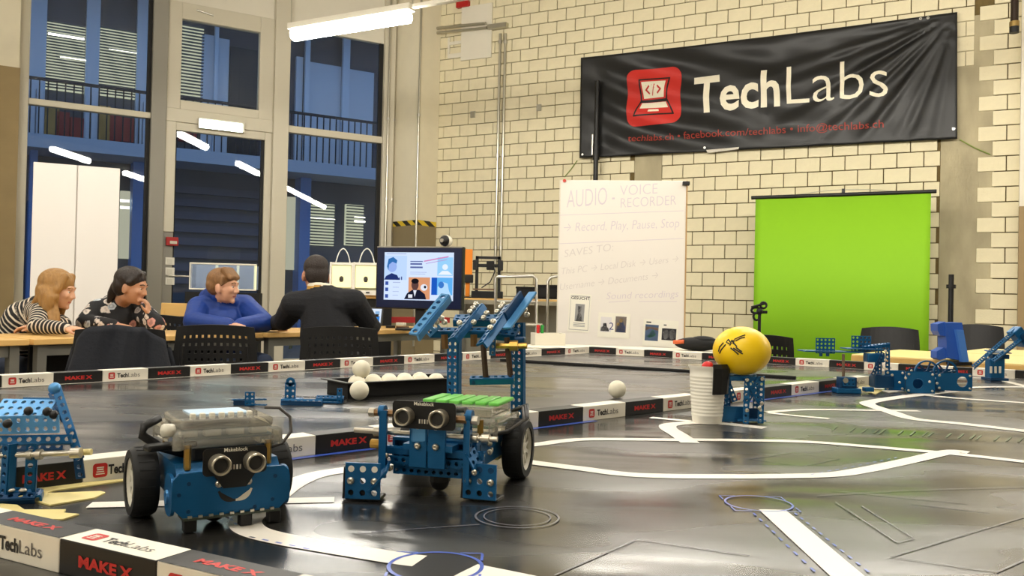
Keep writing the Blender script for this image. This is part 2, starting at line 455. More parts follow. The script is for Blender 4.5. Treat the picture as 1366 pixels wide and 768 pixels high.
# bay two: top-hung window above a glazed door
zh = gz(375, 29); zf0 = gz(300, 154); zdoor = gz(300, 171)
d1 = struct(bar('door_1', U['m1b'], U['m1c'], gz(232,310), zdoor, -0.04, 0.07, m_alu))
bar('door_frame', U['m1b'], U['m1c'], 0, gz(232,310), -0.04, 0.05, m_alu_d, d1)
bar('door_frame', U['d0'], U['m2a'], 0, zdoor, -0.04, 0.05, m_alu, d1)
bar('door_frame', U['m1c'], U['d0'], zdoor-0.10, zdoor, -0.04, 0.05, m_alu, d1)
bar('door_rail', U['m1c'], U['d0'], 0.0, 0.35, -0.04, 0.045, m_alu, d1)
MB().box(((U['m1c']+U['d0'])/2, (0.35+zdoor-.10)/2, 0), (U['d0']-U['m1c'], zdoor-.45, 0.008), GM).build('pane', m_pane, d1)
for a, b in ((U['d0']-0.04, U['d0']), (U['m1c'], U['m1c']+0.02)): bar('gasket', a, b, 0.35, zdoor-.1, -0.02, 0.02, m_gasket, d1)
zhd = gz(228, 368)
hd = MB(); hd.cyl((U['m1b']+0.08, zhd, 0.07), (U['m1b']+0.34, zhd, 0.07), 0.012, M=GM); hd.cyl((U['m1b']+0.08, zhd, 0.0), (U['m1b']+0.08, zhd, 0.075), 0.014, M=GM)
hd.build('door_handle', m_steel, d1, smooth=40)
w2 = struct(bar('window_2', U['m1b'], U['m2a'], zdoor, zf0, -0.06, 0.07, m_alu))
bar('frame', U['m1b'], U['m1b']+0.16, zf0, zh, -0.05, 0.06, m_alu, w2)
bar('frame', U['m2a']-0.18, U['m2a'], zf0, zh, -0.05, 0.06, m_alu, w2)
bar('frame', U['m1b']+0.16, U['m2a']-0.18, zh-0.20, zh, -0.05, 0.06, m_alu, w2)
bar('frame', U['m1b']+0.16, U['m2a']-0.18, zf0, zf0+0.11, -0.05, 0.06, m_alu, w2)
MB().box(((U['m1b']+U['m2a'])/2, (zf0+zh)/2, 0), (U['m2a']-U['m1b']-.3, zh-zf0-.25, 0.008), GM).build('pane', m_pane, w2)
mb = MB(); mb.cyl((U['m1b']+.32, zh-.07, .07), (U['m1b']+.52, zh-.10, .07), .012, M=GM); mb.build('closer_arm', m_steel, w2)
# bay three
w3 = struct(bar('window_3', U['m2a'], U['m2b'], 0, CEIL, -0.08, 0.12, m_alu))
zt3 = (gz(391,173)+gz(516,189))/2
bar('transom', U['m2b'], U['m3a'], zt3-0.045, zt3+0.045, -0.05, 0.06, m_alu, w3)
bar('sill', U['m2b'], U['m3a'], 0.0, 0.12, -0.06, 0.06, m_alu, w3)
bar('mullion', U['m3a'], U['m3b'], 0, CEIL, -0.08, 0.08, m_alu, w3)
zh3 = gz(450, 48)
for (z0, z1) in ((0.12, zt3-0.045), (zt3+0.045, zh3)):
    MB().box(((U['m2b']+U['m3a'])/2, (z0+z1)/2, 0), (U['m3a']-U['m2b'], z1-z0, 0.008), GM).build('pane', m_pane, w3)
    bar('gasket', U['m3a']-0.06, U['m3a'], z0, z1, -0.02, 0.02, m_gasket, w3)
# white lintel panels above bays two and three
lint = struct(bar('trim_3', U['m1b'], U['m2a'], zh, CEIL, -0.06, 0.03, m_white))
bar('lintel_panel', U['m2b'], U['m3a'], zh3, CEIL, -0.06, 0.03, m_white, lint)
bar('wall_strip', U['m3b'], 0.0, 0, CEIL, -0.1, 0.02, m_plaster, lint)
# brown post at the left edge of the view, pale brick pier above it
zb = glass_uv(12, 83, 0.5)[1]; ubx = glass_uv(24, 200, 0.3)[0]
post = struct(MB().box((ubx-0.55, zb/2, 0.15), (1.1, zb, 0.3), GM).build('trim_4', mat('brown_post', (150,130,92), 0.8, noise=.2, nscale=4)))
MB().box((ubx-0.55, (zb+CEIL)/2, 0.13), (1.08, CEIL-zb, 0.26), GM).build('upper_pier', m_plaster, post)

# ---- lamps: rows of trunking parallel to the brick wall; the one in view, plus unseen ones added to light hall and wall
def lamp(p, label, group, run=1.54):
    t = thing('ceiling_lamp', label, 'lamp', p, -WA, group)
    MB().box((0,0,0.06), (1.40,0.11,0.06), bev=0.008).build('housing', m_white, t)
    MB().cyl((-0.66,0,-0.018), (0.66,0,-0.018), 0.058, n=20).build('tube', glow('tube_light', LAMP_C, LAMP_S), t, smooth=40)
    for sx in (-1, 1): MB().cyl((sx*0.7,0,0.08), (sx*0.7,0,CEIL-p[2]), 0.006, n=6).build('hanger', m_steel, t)
    MB().box(((.70+run+.11)/2+.002,0,.065), (run+.11-.70,.05,.035), bev=.005).build('trunking_rail', m_white, t)
    return t
LP = (on_y(388, 45, 8.2)+0*WD); LP = LP + WD*0.70
TR = []
for r in range(4):
    for k_ in range(6 if r == 0 else 3):
        if r == 0 and k_ == 0: lamp(LP, 'glowing tube lamp hanging before the window wall, next to the corner pillar', 'suspended tube lamps', 2.28); continue
        p = LP + (WD*(3.1+1.65*(k_-1)) if r == 0 else WN*(2.9*r) + WD*(2.9*k_-1.0))  # unseen wall row spaced closer, to brighten the bricks
        lamp(p, 'unseen suspended tube lamp added over the hall for light', 'suspended tube lamps', .84 if r == 0 else 2.08)
# ================================================================= OUTSIDE: courtyard and the facade across it
OD = 7.0
FO = K - GN*OD
def fac(px, py, off=0.0):
    p = on_plane(px, py, FO+GN*off, GN); return (p-FO).dot(GD), p.z
FM = basis(FO, GD, Vector((0,0,1)))
m_fblue = mat('pale_cladding', (196,206,218), 0.6)
m_fdark = mat('dark_cladding', (80,86,98), 0.7, noise=.2, nscale=2)
m_fslab = mat('slab_edge', (165,178,196), 0.7)
m_frail = mat('rail_dark', (24,28,38), 0.6)
m_blind = glow('lit_blind_room', (214,216,186), 0.7)
m_slat = mat('blind_slat', (96,106,120), 0.6)
court = struct(MB().box((-2, -0.15, 3.4), (40, 0.1, 7.2), FM).build('ground_courtyard', mat('courtyard_paving', (90,92,92), 0.7)))
bld = thing('courtyard_building', 'dusk-blue building across the courtyard with balcony and lit blinds, seen through the window', 'building', FO)
_cnt = []
def fbox(name, u0, u1, z0, z1, d0, d1, m, parent=bld):
    o = MB().box(((u0+u1)/2, (z0+z1)/2, (d0+d1)/2), (u1-u0, z1-z0, d1-d0), FM).build(name, m, parent)
    o.matrix_parent_inverse = Matrix.Translation(-FO); return o
umin, umax = fac(-60, 200)[0], fac(620, 200)[0]
zs1, zs0 = fac(120, 196)[1], fac(120, 213)[1]          # balcony slab
fbox('wall', umin-4, umax+4, 0, zs0, -0.3, -0.1, m_fdark)
fbox('wall', umin-4, umax+4, zs1, zs1+6, -0.3, -0.1, m_fdark)
fbox('balcony_slab', umin-4, umax+4, zs0, zs1, -0.3, 1.0, m_fslab)
# upper storey: lit windows with blinds, pale columns
def blind_window(p0, p1, n, slats=True):
    u0, z1 = fac(*p0); u1, z0 = fac(*p1)
    w_ = fbox('window', u0, u1, z0, z1, -0.1, -0.04, m_blind)
    mb = MB(); h = (z1-z0)/n
    for i in range(n):
        z = z0+(i+.5)*h; a = h*0.36
        mb.box((0,0,0), (u1-u0, 0.004, a*2), FM @ Matrix.Translation(((u0+u1)/2, z, 0.02)) @ Matrix.Rotation(math.radians(62), 4, 'X') @ Matrix.Rotation(math.radians(90), 4, 'X'))
    if slats:
        s_ = mb.build('blind_slats', m_slat, bld); s_.matrix_parent_inverse = Matrix.Translation(-FO); s_['kind'] = 'stuff'
blind_window((62,26),(112,124), 24)
blind_window((132,34),(180,132), 24)
blind_window((198,40),(240,138), 24)
blind_window((238,30),(270,138), 24)
# lit strip lamps showing between the slats
m_strip = glow('room_strip_light', (255,246,224), 5.0)
for a, b in (((64,47),(112,52)), ((80,76),(114,82)), ((145,66),(182,72))):
    u0, z1 = fac(*a); u1, z0 = fac(*b); fbox('strip_light', u0, u1, z0, z1, 0.05, 0.06, m_strip)
for a, b in ((38,60), (113,131), (181,199)):
    fbox('column', fac(a,120)[0], fac(b,120)[0], zs1, zs1+6, -0.1, 0.05, m_fblue)
# room behind the lower balcony glazing: reddish shelves
m_red = mat('shelf_red', (150,62,58), 0.8, noise=.5, nscale=3); m_och = mat('shelf_ochre', (176,140,80), 0.8, noise=.6, nscale=3)
for i, (a, b, m_) in enumerate(((60,78,m_och),(74,92,m_red),(94,112,m_red),(128,146,m_och),(146,160,m_red),(160,178,m_red),(236,262,m_red))):
    u0, z1 = fac(a, 140+8*(i % 3)); u1, z0 = fac(b, 190)
    fbox('shelf_unit', u0, u1, z0, z1, -0.1, 0.02, m_)
for a, b in ((113,119),(121,127),(183,188),(190,197),(40,46),(48,57)):
    fbox('column', fac(a,160)[0], fac(b,160)[0], zs1, fac(120,128)[1], 0.0, 0.12, m_fblue)
# balcony railing: rail and balusters
zr1 = fac(120,128)[1]
rl = MB(); rl.box(((umin+umax)/2, zr1, 0.95), (umax-umin+8, 0.05, 0.05), FM)
u = umin-2
while u < umax+2: rl.box((u, (zs1+zr1)/2, 0.95), (0.022, zr1-zs1, 0.022), FM); u += 0.135
o = rl.build('balcony_railing', m_frail, bld); o.matrix_parent_inverse = Matrix.Translation(-FO)
# pale panels seen through bays two and three
for a, b, t in ((270,284,45),(289,303,50),(396,402,75),(412,453,82),(466,497,92),(520,560,96)):
    u0, z1 = fac(a, t); u1, z0 = fac(b, 186); fbox('panel', u0, u1, zs1, z1, -0.1, 0.0, m_fblue)
for a, b in ((284,289),(405,411),(455,464),(349,353)):
    fbox('mullion', fac(a,120)[0], fac(b,120)[0], zs1, zs1+3.6, 0.0, 0.10, mat('pale_mullion', (200,212,226), 0.5))
u0, z1 = fac(307, 62); u1, _z = fac(346, 62); fbox('panel', u0, u1, zs1, z1, -0.1, 0.03, mat('dark_pane', (34,38,44), 0.25))
fbox('soffit', umin-4, umax+4, fac(430,40)[1], fac(430,40)[1]+1.5, -0.3, 1.2, m_fdark)
# ground storey: lit blinds and openings
blind_window((411,270),(446,328), 14); blind_window((462,272),(485,328), 14)
m_warm = glow('lit_opening', (226,222,196), 0.55)
for a, b in (((161,254),(172,345)), ((189,256),(196,345)), ((384,262),(396,360))):
    u0, z1 = fac(*a); u1, z0 = fac(*b); fbox('window', u0, u1, z0, z1, -0.1, -0.02, m_warm)
for a, b in (((410,290),(446,293)), ((472,289),(486,291)), ((472,294),(486,297)), ((160,266),(172,270)), ((160,275),(172,279))):
    u0, z1 = fac(*a); u1, z0 = fac(*b); fbox('strip_light', u0, u1, z0, z1, 0.04, 0.05, m_strip)
fbox('column', fac(36,300)[0], fac(46,300)[0], 0, zs0, -0.1, 0.6, mat('blue_column', (92,132,190), 0.6))
fbox('column', fac(173,300)[0], fac(188,300)[0], 0, zs0, -0.1, 0.3, mat('blue_column', (92,132,190), 0.6))
fbox('column', fac(394,300)[0], fac(408,300)[0], 0, zs0, -0.1, 0.3, mat('blue_column', (92,132,190), 0.6))
# siding boards of the shed seen through the door
for i in range(8):
    z = fac(290, 250+i*17)[1]
    fbox('siding_board', fac(228,300)[0], fac(352,300)[0], z-0.16, z-0.015, -0.1, -0.02+0.01*(i % 2), mat('siding', (86,92,110), 0.7, noise=.2, nscale=4))
# low hedge in the courtyard
random.seed(3)
hb = MB(); 
for i in range(900):
    uu = random.uniform(umin, umax); zz = random.uniform(0.0, 0.75); dd = 3.3+random.uniform(-.3,.3)
    q = Euler((random.uniform(0,6), random.uniform(0,6), random.uniform(0,6))).to_matrix().to_4x4()
    hb.add([(-.06,0,0),(0,-.035,0),(.06,0,0),(0,.035,0)], [(0,1,2,3)], FM @ Matrix.Translation((uu, zz, dd)) @ q)
o = hb.build('hedge', mat('hedge_leaf', (62,74,40), 0.7, noise=.4, nscale=6)); tag(o, 'low dark hedge outside the glazed door', 'hedge', kind='stuff')
# ================================================================= THINGS ON THE BRICK WALL
UP = Vector((0,0,1))
# ---- banner
BOFF = 0.075
bc = [on_plane(px, py, WO+WN*BOFF, WN) for px, py in ((775,77),(1277,16),(1277,185),(773,211))]   # TL TR BR BL
def banner_pt(s, t, lift=0.0):
    """s 0..1 left to right, t 0..1 bottom to top"""
    top = bc[0].lerp(bc[1], s); bot = bc[3].lerp(bc[2], s)
    p = bot.lerp(top, t)
    # folds pulled towards the upper right corner and lower left corner, sag waves elsewhere
    dx, dy = (1-s)*3.9, (1-t)*1.2
    r1 = math.hypot(dx, dy)+.02; a1 = math.atan2(dy, dx)
    f = (0.030*math.sin(a1*34+.6*r1)+0.026*math.sin(a1*19+1.3)+.012*math.sin(a1*61))*math.exp(-r1/1.2)*min(1, r1/.25)
    d2x, d2y = s*3.9, t*1.2
    f += 0.030*math.sin((t*1.2+s*3.9*0.42)*17+0.9*math.sin(s*9))*math.exp(-((s-.27)/.28)**2)
    f += 0.011*math.sin(s*52+3*t)*math.exp(-((s-.06)/.07)**2) + 0.016*math.sin(t*1.2*13+s*9+1.2*math.sin(s*17))*(1-abs(2*t-1)**4)*math.exp(-((s-.55)/.3)**2)
    f += 0.007*math.sin(s*63+2*t)*math.exp(-((s-.86)/.1)**2)
    edge = min(1, 8*s, 8*(1-s), 6*t, 6*(1-t))
    return p + WN*(f*(0.3+0.7*edge)+lift) - UP*(0.018*math.sin(math.pi*s)*t)
NX, NY = 150, 46
mb = MB()
vs = [banner_pt(i/NX, j/NY) for j in range(NY+1) for i in range(NX+1)]
fs = [(j*(NX+1)+i, j*(NX+1)+i+1, (j+1)*(NX+1)+i+1, (j+1)*(NX+1)+i) for j in range(NY) for i in range(NX)]
mb.add(vs, fs)
banner = thing('wall_banner', 'long black vinyl banner with white lettering and red laptop logo hung on brick wall', 'banner', bc[3])
def kid(o, p):
    o.parent = p; o.matrix_parent_inverse = p.matrix_basis.inverted(); return o
kid(mb.build('vinyl_sheet', mat('black_vinyl', (22,22,23), 0.42, noise=.2, nscale=3, spec=.5), smooth=True), banner)
me = bpy.data.objects['vinyl_sheet']
so = me.modifiers.new('thick', 'SOLIDIFY'); so.thickness = 0.003; so.offset = -1
def to_banner(mb_, lift=0.004, grid=True):
    """take print in banner units (x: 0..1, y: 0..1) onto the sheet, cut fine enough to follow the folds"""
    bm = bmesh.new(); vv = [bm.verts.new(v) for v in mb_.v]
    for f in mb_.f:
        try: bm.faces.new([vv[i] for i in f])
        except ValueError: pass
    xs = [v.co.x for v in bm.verts]; x0, x1 = min(xs), max(xs)
    n = int((x1-x0)*110)+1
    for i in range(1, n):
        bmesh.ops.bisect_plane(bm, geom=bm.verts[:]+bm.edges[:]+bm.faces[:], plane_co=(x0+(x1-x0)*i/n,0,0), plane_no=(1,0,0))
    for i in range(1, 34):
        bmesh.ops.bisect_plane(bm, geom=bm.verts[:]+bm.edges[:]+bm.faces[:], plane_co=(0,i/34,0), plane_no=(0,1,0))
    bm.verts.index_update()
    out = MB(); out.add([banner_pt(v.co.x, v.co.y, lift) for v in bm.verts], [[v.index for v in f.verts] for f in bm.faces]); bm.free()
    return out
# locate print in (s,t) from the picture
def bst(px, py):
    p = on_plane(px, py, WO+WN*BOFF, WN)
    s = 0.5
    for _ in range(20):
        top = bc[0].lerp(bc[1], s); bot = bc[3].lerp(bc[2], s); s += ((p-bot.lerp(top,.5)).dot(WD))/4.0
    top = bc[0].lerp(bc[1], s); bot = bc[3].lerp(bc[2], s)
    return s, (p.z-bot.z)/(top.z-bot.z)
def banner_text(txt, pl, pr, ph_, bold, name, m, lift=0.004, sx=1.0):
    """baseline from pixel pl to pixel pr, cap height ph_ in t units"""
    s0, t0 = bst(*pl); s1, t1 = bst(*pr)
    me_ = text_mesh(txt, 1.0, bold=bold); xs = [v.co.x for v in me_.vertices]; a, b = min(xs), max(xs)
    cap = 0.70
    for fs_ in words(me_):
        q = MB(); idx = sorted({i for f in fs_ for i in f}); mp_ = {i: n for n, i in enumerate(idx)}
        q.add([((v.co.x-a)/(b-a)*(s1-s0)+s0, v.co.y/cap*ph_+t0+(v.co.x-a)/(b-a)*(t1-t0), 0) for v in (me_.vertices[i] for i in idx)], [[mp_[i] for i in f] for f in fs_])
        kid(to_banner(q, lift).build(name, m), banner)
m_bw = mat('banner_print_white', (236,228,206), 0.6); m_br = mat('banner_print_red', (196,44,36), 0.55); m_bdr = mat('banner_print_dim_red', (150,52,40), 0.6)
def capt(px, y0, y1): return bst(px, y0)[1]-bst(px, y1)[1]
hcap = capt(985, 101, 146)
banner_text('Tech', (925,149), (1040,139), hcap*1.06, 0.022, 'lettering', m_bw)
banner_text('Labs', (1049,138), (1184,128), hcap*1.12, -0.010, 'lettering', m_bw)
banner_text('techlabs.ch • facebook.com/techlabs • info@techlabs.ch', (838,189), (1178,170), capt(985,175,184.5), 0.0, 'small_lettering', m_bdr)
# logo: red rounded square, laptop with </>
def bquad(name, m, pts, lift):
    q = MB(); q.add([(*bst(*p), 0) for p in pts], [list(range(len(pts)))]); return kid(to_banner(q, lift).build(name, m), banner)
s0, t0 = bst(836,169); s1, t1 = bst(909,87); s1b, t1b = bst(909,163); s0b, t0b = bst(836,93)
def logo(name, m, poly, lift):
    """poly in 0..1 logo square, y up"""
    q = MB(); vs = []
    for x, y in poly:
        s = s0+(s1-s0)*x; t = (t0+(t1b-t0)*x)*(1-y) + (t0b+(t1-t0b)*x)*y; vs.append((s, t, 0))
    q.add(vs, [list(range(len(vs)))]); return kid(to_banner(q, lift).build(name, m), banner)
logo('logo_square', m_br, rrect(1,1,.15,5,.5,.5), .004)
m_bk = mat('banner_print_black', (20,18,18), .5)
def logo_ring(poly, wd, lift):
    n = len(poly)
    for i in range(n):
        (x0_, y0_), (x1_, y1_) = poly[i], poly[(i+1) % n]; dx, dy = x1_-x0_, y1_-y0_; L_ = math.hypot(dx, dy); nx_, ny_ = -dy/L_*wd, dx/L_*wd
        ex, ey = dx/L_*wd, dy/L_*wd
        logo('logo_outline', m_bk, [(x0_-ex-nx_,y0_-ey-ny_),(x1_+ex-nx_,y1_+ey-ny_),(x1_+ex+nx_,y1_+ey+ny_),(x0_-ex+nx_,y0_-ey+ny_)], lift)
logo_ring([(.26,.44),(.24,.80),(.78,.82),(.74,.44)], .014, .0055)
logo_ring([(.25,.42),(.14,.18),(.86,.18),(.75,.42)], .014, .0055)
logo('logo_screen', m_bw, [(.31,.48),(.28,.76),(.72,.77),(.69,.48)], .0055)
logo('logo_keyboard', m_bw, [(.28,.40),(.25,.30),(.76,.30),(.72,.40)], .0055)
logo('logo_keyboard', m_bw, [(.41,.275),(.40,.235),(.60,.235),(.59,.275)], .0055)
for a in ([(.42,.70),(.345,.62),(.42,.54),(.435,.565),(.385,.62),(.435,.675)], [(.58,.70),(.655,.62),(.58,.54),(.565,.565),(.615,.62),(.565,.675)], [(.53,.72),(.485,.52),(.47,.52),(.515,.72)]):
    logo('logo_code', m_br, a, .007)
for px, py in ((1228,25),(1238,24),(1272,172),(777,206),(940,197)):
    p = on_plane(px, py, WO+WN*(BOFF+.02), WN); T = basis(p, WD, UP)
    kid(MB().lathe([(.006,0),(.014,.002),(.014,.006),(.006,.006)], 12, T, closed=True).build('eyelet', m_chrome), banner)
# white torn tape at the lower hem
p0 = [on_plane(px, py, WO+WN*(BOFF+.012), WN) for px, py in ((942,200),(986,196),(985,199),(944,204))]
kid(MB().add(p0, [(0,3,2,1)]).build('hem_tape', mat('clear_tape', (196,190,176), .4)), banner)
# green tie cords at two corners
def cord(a, b, label):
    p, q = on_plane(*a, WO+WN*.03, WN), on_plane(*b, WO+WN*.02, WN)
    m_ = (p+q)/2 - UP*.01
    o = MB().tube([p, m_, q], .006, 6).build('tie_cord', mat('green_cord', (120,140,60), .7)); tag(o, label, 'cord')
cord((770,214),(753,236), 'thin green cord tying the lower corner of the banner beside the black pole')
cord((1280,186),(1321,206), 'thin green cord tying the banner corner across the raw concrete upright')

# ---- steel conduits on the brickwork and their bracket
for px0, px1, lab in ((666.5,660.5,'steel conduit pipe down the brick wall, nearer the corner pillar'), (673.5,667.5,'steel conduit pipe down the brick wall, nearer the whiteboard')):
    (u0, z0), (u1, z1) = wall_uv(px0, 40, .04), wall_uv(px1, 400, .04)
    um = (u0+u1)/2
    t = thing('conduit_pipe', lab, 'pipe', wall_pt(um, 0, .04))
    MB().cyl((0,0,0.6), (0,0,z0-.05), .018, n=12).build('pipe', m_steel, t, smooth=40)
    for py in (56, 207, 330): 
        z = wall_uv(px0, py, .04)[1]; MB().cyl((0,0,z-.02), (0,0,z+.02), .026, n=10).build('clip', m_chrome, t, smooth=40)
        MB().box((0,.02,z), (.03,.04,.03), rotz(-WA)).build('clip_base', m_steel, t)
# horizontal pipe run from the pillar to the conduits
a, b = on_plane(560,40,WO+WN*.10,WN), on_plane(676,33,WO+WN*.06,WN)
t = thing('pipe_run', 'grey pipe run crossing in front of the white board near the ceiling', 'pipe', a)
kid(MB().cyl(a, on_plane(648,31,WO+WN*.10,WN), .02).build('pipe', m_steel, smooth=40), t); kid(MB().cyl(on_plane(565,46,WO+WN*.10,WN), on_plane(650,37,WO+WN*.08,WN), .02).build('pipe', m_steel, smooth=40), t)
kid(MB().box((0,0,0), (.28,.07,.06), basis(on_plane(664,35,WO+WN*.06,WN), WD, -WN)).build('junction_box', m_steel), t)
# white board panel, white bracket, red alarm beacon
def wall_box(name, p0, p1, d, m, label=None, cat=None, off=0.0, bev=.004):
    u0, z1 = wall_uv(*p0, off); u1, z0 = wall_uv(*p1, off)
    o = MB().box((0,0,d/2), (u1-u0, z1-z0, d), bev=bev).build(name, m)
    o.matrix_world = basis(wall_pt((u0+u1)/2, (z0+z1)/2, off+.014), WD, UP)
    if label: tag(o, label, cat)
    return o
wall_box('wall_panel', (618,11),(657,77), .03, m_white, 'blank white panel fixed high on the brick wall beside the conduits', 'panel')
t = thing('wall_bracket', 'white angle bracket on the brick wall beside the blank white panel', 'bracket', wall_pt(wall_uv(600,60)[0], wall_uv(600,60)[1], .014))
for p0, p1 in (((599,51),(601,77)), ((600,57),(617,59)), ((599,73),(617,77))): kid(wall_box('bracket_bar', p0, p1, .02, m_white), t)
wall_box('alarm_beacon', (612,5),(628,10), .06, mat('red_plastic', (176,30,28), .4), 'small red beacon on the brick wall above the blank white panel', 'beacon')
for p, lab in (((632,153),'small grey metal wall anchor plate near the steel conduits'), ((720,144),'small grey metal wall anchor plate near the banner')):
    o = wall_box('wall_anchor', (p[0]-3,p[1]-4),(p[0]+3,p[1]+4), .02, m_steel, lab, 'anchor')
# spotlight / pipe end hanging at the upper right
p = on_plane(1353, 44, WO+WN*.5, WN)
t = thing('hanging_pipe', 'dark hanging pipe end with brass collar beside the concrete upright', 'pipe', p)
MB().cyl((0,0,.10), (0,0,CEIL-p.z), .035, n=16).build('pipe', mat('dark_bronze', (52,40,32), .4, metal=.5), t, smooth=40)
MB().cyl((0,0,.0), (0,0,.10), .042, n=16).build('nozzle', m_black, t, smooth=40)
MB().cyl((0,0,.06), (0,0,.11), .044, n=16).build('collar', mat('brass', (168,140,84), .35, metal=.8), t, smooth=40)

# ---- corner pillar conduits
for pa, pb, off, lab in (((527,100),(516,330), .06, 'thin steel conduit on the corner pillar along the window frame'), ((520,100),(509,330), .10, 'thin steel conduit standing off the window frame by the pillar'), ((557,100),(557,330), 0.46, 'thin steel conduit along the pillar edge')):
    if off == .46: q0 = B + WN*.03
    else: q0 = on_plane(pa[0]-3, 200, K+GN*off, GN)
    t = thing('conduit_pipe', lab, 'pipe', (q0.x, q0.y, 0))
    MB().cyl((0,0,.3), (0,0,CEIL), .016, n=10).build('pipe', m_steel, t, smooth=40)
    for z in (1.1, 2.3, 3.4): MB().cyl((0,0,z-.015), (0,0,z+.015), .024, n=10).build('clip', m_chrome, t, smooth=40)
# ---- things by the door: alarm, switches, exit sign
def glass_box(name, p0, p1, d, m, off, label=None, cat=None, group=None, bev=.005):
    u0, z1 = glass_uv(*p0, off); u1, z0 = glass_uv(*p1, off)
    o = MB().box((0,0,d/2), (u1-u0, z1-z0, d), bev=bev).build(name, m)
    o.matrix_world = basis(glass_pt((u0+u1)/2, (z0+z1)/2, off), GD, UP)
    if label: tag(o, label, cat, group)
    return o
u_, z_ = glass_uv(229, 322, .05)
t = thing('fire_alarm', 'red fire alarm call point on the door post', 'alarm', glass_pt(u_, z_, .05))
kid(glass_box('case', (221,316),(237,328), .05, mat('red_plastic', (176,30,28), .4), .05), t); kid(glass_box('cover', (226.5,321),(236,325.5), .01, m_white, .101), t)
for y0, y1, lab in ((343,353.5,'square white switch plate under the red fire alarm, upper one of three'), (356.5,367,'square white switch plate under the red fire alarm, middle one of three'), (369.5,380,'square white switch plate under the red fire alarm, lowest of three')):
    u_, z_ = glass_uv(226, (y0+y1)/2, .05)
    t = thing('light_switch', lab, 'switch', glass_pt(u_, z_, .05))
    kid(glass_box('plate', (220.5,y0),(232.5,y1), .012, mat('switch_white', (238,234,222), .4), .05), t); kid(glass_box('rocker', (223,y0+2),(230,y1-2), .006, mat('switch_white2', (226,222,208), .35), .062), t)
u_, z_ = glass_uv(294, 166, .1)
t = thing('exit_sign', 'brightly glowing emergency exit sign above the glazed door', 'sign', glass_pt(u_, z_, .08))
kid(glass_box('case', (264,157),(325,178), .05, m_white, .08), t); kid(glass_box('lit_face', (266,158.5),(323,176.5), .006, glow('exit_glow', (225,255,246), 14.0), .13), t)
u_, z_ = glass_uv(294, 166, .137)
ar = MB(); ar.add([(-.16,0,0),(-.05,.06,0),(-.05,.025,0),(.13,.025,0),(.13,-.025,0),(-.05,-.025,0),(-.05,-.06,0)], [tuple(range(6,-1,-1))])
kid(ar.build('arrow', glow('exit_green', (60,190,140), 2.0)), t).matrix_world = basis(glass_pt(u_, z_, .138), GD, UP)
# ================================================================= THE PLAYING FIELD
MZ = 0.77
def G(px, py): return on_z(px, py, MZ)
def cam_px(p):
    d = Vector(p)-CAMP; c = d.dot(_f); return CX+FPX*d.dot(_r)/c, CY-FPX*d.dot(_u)/c
def on_line(A_, B_, px):
    lo, hi = -3.0, 4.0
    for _ in range(50):
        m_ = (lo+hi)/2
        p = A_.lerp(B_, m_)
        if p.y < 0.05 or cam_px(p)[0] < px: lo = m_
        else: hi = m_
    return A_.lerp(B_, (lo+hi)/2)
FARC = G(785.5, 471)
farA = G(71.5, 513)
frA, frB = G(0, 744), G(78, 764.5)                              # outer foot of the front rail
d_far = (farA-FARC).normalized(); d_r = (G(1060,487.4)-FARC).normalized(); d_fr = (frB-frA).normalized()
def isect(p, d, q, e):
    den = d.x*e.y-d.y*e.x; s = ((q.x-p.x)*e.y-(q.y-p.y)*e.x)/den; return p+d*s
CL = isect(frA, d_fr, FARC, d_far)                               # left corner of the field
RF = FARC + d_r*1.95; RN = CL + d_fr*1.95
m_mat = bpy.data.materials.new('field_vinyl'); m_mat.use_nodes = True
nt = m_mat.node_tree; b = nt.nodes['Principled BSDF']; b.inputs['Base Color'].default_value = hexc(36,35,33)
tc = nt.nodes.new('ShaderNodeTexCoord'); n1 = nt.nodes.new('ShaderNodeTexNoise'); n1.inputs['Scale'].default_value = 3.0; n1.inputs['Detail'].default_value = 1.5
mp = nt.nodes.new('ShaderNodeMapping'); mp.inputs['Rotation'].default_value = (0,0,.3); mp.inputs['Scale'].default_value = (1,2.6,1)
nt.links.new(tc.outputs['Object'], mp.inputs[0]); nt.links.new(mp.outputs[0], n1.inputs['Vector'])
rp = nt.nodes.new('ShaderNodeMapRange'); rp.inputs[1].default_value = .35; rp.inputs[2].default_value = .65; rp.inputs[3].default_value = 0.17; rp.inputs[4].default_value = 0.36
nt.links.new(n1.outputs['Fac'], rp.inputs[0]); nt.links.new(rp.outputs[0], b.inputs['Roughness'])
bp = nt.nodes.new('ShaderNodeBump'); bp.inputs['Strength'].default_value = .6; bp.inputs['Distance'].default_value = .012
nt.links.new(n1.outputs['Fac'], bp.inputs['Height']); nt.links.new(bp.outputs[0], b.inputs['Normal'])
b.inputs['Specular IOR Level'].default_value = 0.9; b.inputs['IOR'].default_value = 1.6
m_wood = mat('beech_edge', (196,158,92), .5, noise=.18, nscale=14, stretch=(1,6,1))
m_woodt = mat('beech_top', (214,180,120), .4, noise=.12, nscale=10, stretch=(1,6,1))
m_frame = mat('grey_steel_frame', (120,118,110), .5, metal=.3)

